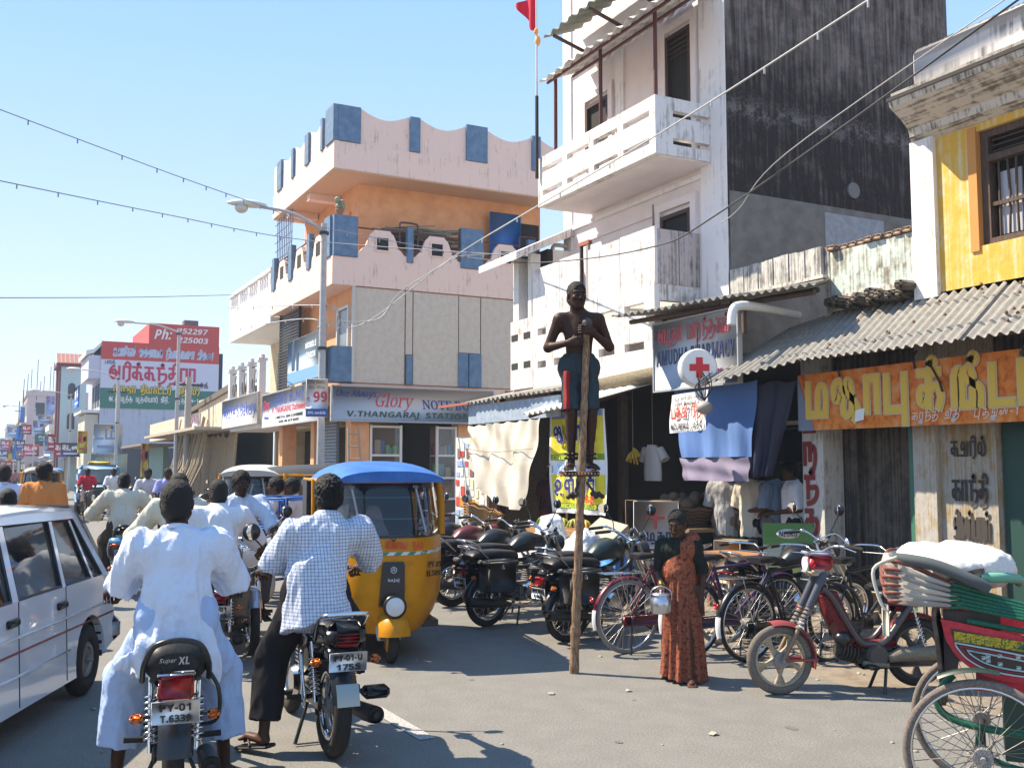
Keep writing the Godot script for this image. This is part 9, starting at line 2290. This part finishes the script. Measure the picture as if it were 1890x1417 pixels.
	person("moustached man in pale blue shirt riding the silver motorcycle towards the camera",V(2.42,0,-10.85),heading(186.0),with(ride,{"head":V(0,1.57,0.2),"chest":V(0,1.27,0.12),"neck":V(0,1.42,0.15),"sh":V(0.21,1.36,0.12),"yaw":0.2,"nod":0.12}),{"cell":0.0135,"shirt":blueish,"sleeve":1.0,"sleeve_r":0.08,"loose":1.1,"legs":slate,"hair":"thick","face":true,"moustache":true,"seed":41,"shoes":rubber,"skin":skin(1)})
	person("grey haired man in white shirt riding away beside the white kurta rider",V(1.85,0,-9.05),heading(10.0),with(ride,{"head":V(0,1.5,0.3),"neck":V(0,1.36,0.24),"chest":V(0,1.22,0.2),"sh":V(0.19,1.3,0.2),"elR":V(-0.36,1.05,0.4),"haR":V(-0.4,0.95,0.62)}),{"cell":0.0145,"shirt":whitesh,"sleeve":1.0,"sleeve_r":0.085,"loose":1.1,"legs":tan,"leg_r":0.095,"hair_m":grey,"seed":43,"shoes":rubber})
	motorcycle("moped","plain dark moped hidden behind the white kurta rider",V(1.72,0,-10.35),heading(10.0),{"cat":"moped","tank":false,"near":false,"mirror":false})
	person("cream shirted rider mostly hidden behind the white kurta rider",V(1.72,0,-10.35),heading(10.0),with(ride,{"elL":V(0.42,1.05,0.32)}),{"cell":0.017,"shirt":cream,"sleeve":1.7,"sleeve_r":0.085,"legs":dark,"hair":"thick","seed":47})
	person("man in orange checked shirt standing beyond the white car",V(0.72,0.1,-14.3),heading(20.0),with(stand,{"yaw":-0.5,"elL":V(0.27,1.1,0.03)}),{"cell":0.015,"shirt":nz("orange_check",[[0.25,L(0.5,0.14,0.03)],[0.5,L(0.58,0.26,0.08)],[0.75,L(0.42,0.12,0.04)]],0.06,V(3,5,3),0.95,0.3,false),"sleeve":1.6,"sleeve_r":0.075,"loose":1.1,"legs":brown,"hair":"thick","seed":53,"shoes":rubber})
	person("grey haired man in pale blue shirt at the far left edge beyond the car",V(0.26,0.08,-14.6),heading(0.0),stand,{"cell":0.017,"shirt":blueish,"sleeve":1.0,"legs":slate,"hair":"thin","hair_m":grey,"seed":57,"shoes":rubber})
	person("dark haired lower figure just above the white car's roof at the left edge",V(0.24,-0.1,-11.2),heading(10.0),with(stand,{"head":V(0,1.5,0.02)}),{"cell":0.02,"shirt":lilac,"legs":dark,"hair":"short","seed":58})
	for i in 2:person(["left of two white shirted youths riding in the blue cart, looking left","right of two white shirted youths riding in the blue cart, nearer the auto rickshaw"][i],V(3.74+0.2*i,0.27,-14.2+0.1*i),heading(-65.0),with(pose("sit"),{"haR":V(-0.1,0.75,0.42),"yaw":0.1}),{"cell":0.017,"shirt":cloth("shirt_pinkwhite",L(0.62,0.55,0.53)),"sleeve":0.9,"legs":dark,"hair":"thick","seed":60+i,"shoes":rubber},"pair riding in the blue cart")
	for i in 2:person(["driver in white shirt behind the auto rickshaw's windscreen","passenger in pale shirt on the auto rickshaw's back seat"][i],V([3.24,3.5][i],[0.17,0.27][i],[-9.42,-10.25][i]),heading(188.0),with(pose("sit"),{"haL":V(0.25,0.75,0.42),"haR":V(-0.25,0.75,0.42)}),{"cell":0.018,"shirt":cloth("shirt_dim",L(0.42,0.42,0.45)),"legs":tan,"hair":"thick","face":true,"seed":64+i})
	for s in [["red shirted cyclist coming up the street",3.3,-38.0,cloth("shirt_red",L(0.5,0.02,0.04)),tan,190.0],["white shirted cyclist beside the red shirted one",3.95,-36.5,whitesh,cloth("dhoti",L(0.5,0.48,0.45)),186.0],["lilac shirted cyclist pedalling towards the camera",3.85,-24.5,lilac,dark,192.0],["pale shirted cyclist partly hidden left of the lilac one",3.5,-25.2,cloth("shirt_dim",L(0.42,0.42,0.45)),tan,190.0]]:
		person(s[0],V(s[1],0,s[2]),heading(s[5]),cyc,{"cell":0.024,"shirt":s[3],"legs":s[4],"hair":"thick","skin":skin(1),"seed":70,"face":true},"cyclists down the road")
		bicycle("bicycle ridden by the "+s[0].split(" cyclist")[0]+" cyclist",V(s[1],0,s[2]),heading(s[5]),black_m(),{},"bicycles ridden down the road")
	for s in [["man in tan trousers and grey shirt with his head behind the blue cloth",8.9,-10.79,60.0,cloth("shirt_greyish",L(0.3,0.3,0.31)),tan],["man in cream shirt standing with his back turned in the pharmacy",9.0,-10.38,75.0,cloth("shirt_cream2",L(0.5,0.46,0.38)),dark],["customer in dusty blue shirt between two white shirted men",9.1,-10.08,-10.0,cloth("shirt_dusty",L(0.16,0.22,0.3)),slate],["man in white shirt in profile at the pharmacy counter, looking left",9.1,-9.74,-60.0,whitesh,dark]]:
		person(s[0],V(s[1],0.12,s[2]),heading(s[3]),with(stand,{"haR":V(-0.12,1.05,0.3),"elR":V(-0.25,1.08,0.05),"haL":V(0.15,1.05,0.3)}),{"cell":0.016,"shirt":s[4],"legs":s[5],"hair":"thick","seed":int(s[3])+90,"shoes":rubber,"loose":1.06,"hem":0.18},"customers in the pharmacy")
	person("dim figure with raised arm beside the beige cloth",V(8.0,0.1,-13.9),heading(60.0),with(stand,{"haR":V(-0.1,1.35,0.35),"elR":V(-0.2,1.1,0.2)}),{"cell":0.02,"hair":"bun","legs":cloth("lungi_red",L(0.12,0.02,0.025)),"legs_name":"sari","leg_r":0.13,"shirt":cloth("blouse_dark",L(0.05,0.02,0.03)),"sleeve":0.6,"seed":99,"skin":skin(1)})
	stilt_walker()
	woman()
	var proto:Node3D=null
	for i in 10:
		var at:=V(-0.6+0.5*i+(i % 3)*0.35,0,-48.0-7.0*i)
		var lb:String=["distant walker in maroon at the far left of the street","distant walker beside the far dark roofed auto rickshaw","distant figure left of the blue van","small distant figure behind the blue van","distant walker under the first far awnings","distant walker near the painted wall","tiny figure before the aqua tower","tiny figure beyond the aqua tower","tiny figure below the blue scaffold","tiniest figure farthest down the street"][i]
		if proto == null:proto=person(lb,at,heading(170),stand,{"cell":0.04,"shirt":cloth("shirt_far",L(0.3,0.12,0.13)),"legs":brown,"hair":"short","seed":7},"distant people in the street")
		else:copy(proto,lb,at,heading(170.0+i*33),"distant people in the street")
func stilt_walker() -> void:
	var base:=V(4.5,0,-7.47);var ds:=V(0.886,0,0.4637)
	var top:=base+ds*0.13+V(0,2.98,0)
	var sp:=thing("stilt_pole","tall bamboo stilt pole with a studded foot platform carrying the stilt walker","pole",base)
	var q:=G.new();var pts:=[];var rad:=[]
	var bam:=nz("bamboo_pole",[[0.2,L(0.12,0.065,0.035)],[0.5,L(0.24,0.15,0.09)],[0.85,L(0.36,0.25,0.16)]],0.03,V(3,0.6,3),0.6,0.3,false)
	for i in 61:
		var k:=i/60.0;var y:=k*2.98
		pts.append((top-base)*k);rad.append(lerpf(0.041,0.03,k)+(0.008 if i in [7,16,25,33] else 0.0)+0.003*sin(i*1.3))
	q.tube(pts,rad,12);ob("bamboo_pole",q,bam,sp)
	for y in [0.37,0.82,1.27]:
		q=G.new();q.cyl((top-base)*(y/2.98),(top-base)*((y+0.02)/2.98),0.045,-1,12);ob("node_ring",q,bam,sp)
	q=G.new();q.ball(top-base,V(0.045,0.05,0.045),8);ob("knob",q,pl("knob_dark",L(0.06,0.045,0.035),0.6),sp)
	var tr:=Transform3D(Basis(Vector3.UP,deg_to_rad(-20)),(top-base)*(1.68/2.98)+V(0,0,-0.03))
	var pf:=nd("foot_platform",sp);pf.transform=tr
	q=G.new();q.bevel(V(0,0,-0.02),V(0.31,0.045,0.24),0.008);ob("plank",q,pl("plank_brown",L(0.12,0.045,0.025),0.7),pf)
	for i in 11:
		q=G.new();q.ball(V(-0.14+i*0.028,0.0,0.102),V(0.007,0.008,0.006),4);ob("stud",q,pl("stud_brass",L(0.45,0.33,0.2),0.4),pf)
	for s in [-1,1]:
		q=G.new();q.tube(curve([V(s*0.04,-0.05,0.02),V(s*0.1,-0.14,0.05),V(s*0.16,-0.17,0.05)],4),0.012,6)
		for i in 6:q.ball(V(s*(0.08+0.018*i),-0.15-0.012*(i % 3),0.05+0.015*(i % 2)),Vector3.ONE*0.022,5)
		ob("bell_cluster",q,pl("bell_dark",L(0.05,0.035,0.03),0.5,0.4),sp,(top-base)*(1.66/2.98))
	var back:=V(0.5,0,-0.86)
	var at:=base+ds*0.06+back*0.1+V(0,1.705,0)
	var p:=with(pose("stand"),{"hip":V(0,0.9,-0.02),"chest":V(0,1.2,0.0),"neck":V(0,1.37,0.0),"head":V(-0.02,1.525,0.04),"sh":V(0.175,1.32,0.0),"elL":V(0.27,1.085,-0.02),"elR":V(-0.27,1.075,-0.02),"haL":V(0.085,1.2,0.17),"haR":V(-0.09,1.1,0.19),"hdL":V(-0.75,0.1,0.5).normalized(),"hdR":V(0.8,0.1,0.45).normalized(),"huL":V(0.45,0.0,0.8),"huR":V(-0.45,0.0,0.8),"knL":V(0.1,0.5,0.04),"knR":V(-0.075,0.5,0.05),"anL":V(0.085,0.09,0.0),"anR":V(-0.075,0.09,0.02),"grip":true,"yaw":0.25,"nod":0.05})
	var man:=person("bare chested dark man in slate shorts balancing on the bamboo stilt",at,heading(206.0),p,{"cell":0.011,"skin":skin(1),"legs":cloth("shorts_slate",L(0.035,0.05,0.06),0.8),"legs_name":"shorts","leg_end":0.93,"leg_r":0.074,"hip_r":0.088,"hair":"short","face":true,"moustache":true,"seed":5,"folds":1.2})
	q=G.new()
	q.sheet(4,14,func(u,v):return V(-0.115+(u-0.5)*0.06,lerpf(0.53,0.86,v),0.15-0.02*v+0.006*sin(v*9)-0.25*(u-0.5)*(u-0.5)),0.006);ob("red_stripe",q,pl("stripe_red",L(0.24,0.012,0.012),0.9),man)
	for s in ["L","R"]:
		var an:Vector3=p["an"+s]
		q=G.new()
		for j in 2:
			for i in 9:q.ball(an+V(cos(TAU*i/9)*0.052,0.02+j*0.035,sin(TAU*i/9)*0.052),Vector3.ONE*0.013,4)
		ob("bell_anklet",q,pl("bell_dark",L(0.05,0.035,0.03),0.5,0.4),man)
func woman() -> void:
	var at:=V(5.16,0,-6.86)
	var p:=with(pose("stand"),{"hip":V(0,0.86,0),"chest":V(0,1.19,0.01),"neck":V(0,1.33,0.03),"head":V(0.0,1.475,0.08),"sh":V(0.16,1.27,0.01),"elL":V(0.215,1.0,-0.06),"elR":V(-0.22,1.01,-0.05),"haL":V(0.2,0.76,0.02),"haR":V(-0.13,0.88,0.23),"knL":V(0.09,0.46,0.12),"knR":V(-0.08,0.46,-0.02),"anL":V(0.13,0.085,0.2),"anR":V(-0.1,0.085,-0.08),"nod":0.28,"yaw":-0.2,"hdR":V(0.1,-0.2,1.0).normalized()})
	var b:=person("small woman in a rust printed saree walking with a steel pot",at,heading(228.0),p,{"cell":0.0125,"skin":skin(0),"shirt":cloth("blouse_black",L(0.02,0.022,0.02)),"shirt_name":"blouse","sleeve":0.95,"sleeve_r":0.052,"loose":0.8,"hem":-0.1,"hair":"bun","hair_m":nz("hair_grey",[],0.2),"face":true,"seed":6,"collar":false})
	b.scale=Vector3.ONE*0.86
	var sm:=nz("saree_print",[[0.22,L(0.04,0.02,0.015)],[0.36,L(0.15,0.035,0.02)],[0.5,L(0.4,0.095,0.04)],[0.62,L(0.2,0.10,0.06)],[0.74,L(0.09,0.03,0.02)],[0.85,L(0.44,0.12,0.05)]],0.03,Vector3.ONE*1.3,0.8,0.4,false)
	var q:=G.new();var rings:=[]
	for i in 30:
		var k:=i/29.0;var y:=lerpf(0.05,1.0,k);var ring:=[]
		for j in 80:
			var a:=-TAU*j/80
			var front:=maxf(sin(a+0.3),0.0)
			var r:=lerpf(0.215,0.142,pow(k,0.7))+(1.0-k*0.92)*(0.016*sin(a*5.0+k*3.0)+0.034*front*sin(a*13.0+k*1.5))+0.005*sin(a*21.0+k*9.0)+0.02*sin(k*PI)*maxf(cos(a*2.0),0.0)
			ring.append(V(cos(a)*r*0.98+0.035*(1-k),y-0.03*(1.0-k)*sin(a+1.0),sin(a)*r+0.06*(1.0-k)+0.1*pow(1.0-k,2.0)*maxf(-sin(a-0.5),0.0)*-1.0))
		rings.append(ring)
	q.loft(rings,1);ob("saree_skirt",q,sm,b)
	var f:=Field.new(V(-0.4,0.5,-0.4),V(0.4,1.5,0.4),0.0125)
	var F:=Vector3(0,0,1)
	f.cap(V(0,0.93,0),V(0,1.02,0.01),0.152,0.142,0.05,F,0.9)
	f.cap(V(-0.04,1.0,0.03),V(0.08,1.24,0.045),0.125,0.09,0.05,F,0.85)
	f.cap(V(0.08,1.24,0.045),V(0.125,1.33,0.0),0.085,0.055,0.05)
	f.cap(V(0.125,1.33,0.0),V(0.1,1.1,-0.09),0.055,0.08,0.05);f.cap(V(0.1,1.1,-0.09),V(0.1,0.6,-0.17),0.08,0.1,0.04,F,0.45,true)
	var n:=FastNoiseLite.new();n.seed=77;n.frequency=7.0;n.fractal_type=FastNoiseLite.FRACTAL_RIDGED;n.fractal_octaves=2
	f.folds(n,-0.012,V(1.3,0.5,1.3))
	mi("saree_drape",net_mesh([[f.arrays(),Transform3D()]]),sm,b)
	for i in 3:
		q=G.new();var ring:=[]
		for j in 14:ring.append(p.haR+(p.elR-p.haR)*(0.1+0.05*i)+V(cos(TAU*j/14)*0.032,sin(TAU*j/14)*0.03,sin(TAU*j/14)*0.012))
		q.tube(ring,0.003,4,false,true);ob("bangle",q,pl("bangle_gold",L(0.5,0.33,0.1),0.3,0.8),b)
	var pm:=pl("steel_pot",L(0.5,0.5,0.52),0.28,0.9)
	var pot:=thing("steel_pot","small dented steel pot with a lid carried in the woman's hand","pot",b.transform*V(-0.12,0.655,0.31),heading(222.0))
	q=G.new();q.lathe([[0.0,0.0],[0.07,0.0],[0.083,0.015],[0.087,0.075],[0.083,0.11],[0.066,0.13],[0.064,0.142],[0.074,0.147]],Transform3D(),24);ob("vessel",q,pm,pot)
	q=G.new();q.lathe([[0.076,0.146],[0.074,0.158],[0.03,0.168],[0.012,0.17],[0.014,0.185],[0.0,0.19]],Transform3D(),24);ob("lid",q,pm,pot)
	q=G.new();q.tube(curve([V(-0.085,0.11,0),V(-0.075,0.18,0),V(0,0.215,0),V(0.075,0.18,0),V(0.085,0.11,0)],5),0.005,6);ob("handle",q,pm,pot)
func _ready() -> void:
	rng.seed=20
	var cam:=Camera3D.new()
	cam.name="camera"
	cam.fov=41.58;cam.near=0.05;cam.far=2000.0
	cam.position=V(0,1.72,0)
	cam.rotation=Vector3(deg_to_rad(4.809),deg_to_rad(-27.625),0)
	add_child(cam)
	var we:=WorldEnvironment.new()
	we.name="world"
	var env:=Environment.new()
	env.background_mode=Environment.BG_SKY
	var sm:=ProceduralSkyMaterial.new()
	sm.sky_top_color=Color(0.37,0.55,0.755);sm.sky_horizon_color=Color(0.75,0.785,0.80);sm.sky_curve=0.2
	sm.ground_bottom_color=Color(0.3,0.27,0.23);sm.ground_horizon_color=Color(0.55,0.57,0.58)
	sm.sky_energy_multiplier=1.0
	var sky:=Sky.new();sky.sky_material=sm
	env.sky=sky
	env.background_energy_multiplier=1.0
	env.tonemap_mode=Environment.TONE_MAPPER_LINEAR
	env.tonemap_exposure=2.25
	env.fog_enabled=true;env.fog_density=0.0009;env.fog_light_color=Color(0.80,0.88,0.97)
	env.sdfgi_enabled=true;env.ssao_enabled=true;env.ssil_enabled=true
	we.environment=env
	add_child(we)
	var sun:=DirectionalLight3D.new()
	sun.name="sun"
	sun.light_energy=1.6;sun.light_color=Color(1.0,0.945,0.85);sun.light_angular_distance=0.5
	sun.shadow_enabled=true
	add_child(sun)
	sun.look_at_from_position(Vector3.ZERO,V(0.42,-0.79,0.45))
	build_setting()
	corner_building()
	white_building()
	yellow_building()
	stalls()
	far_street()
	thatch_shop()
	poles_and_wires()
	vehicles()
	people()
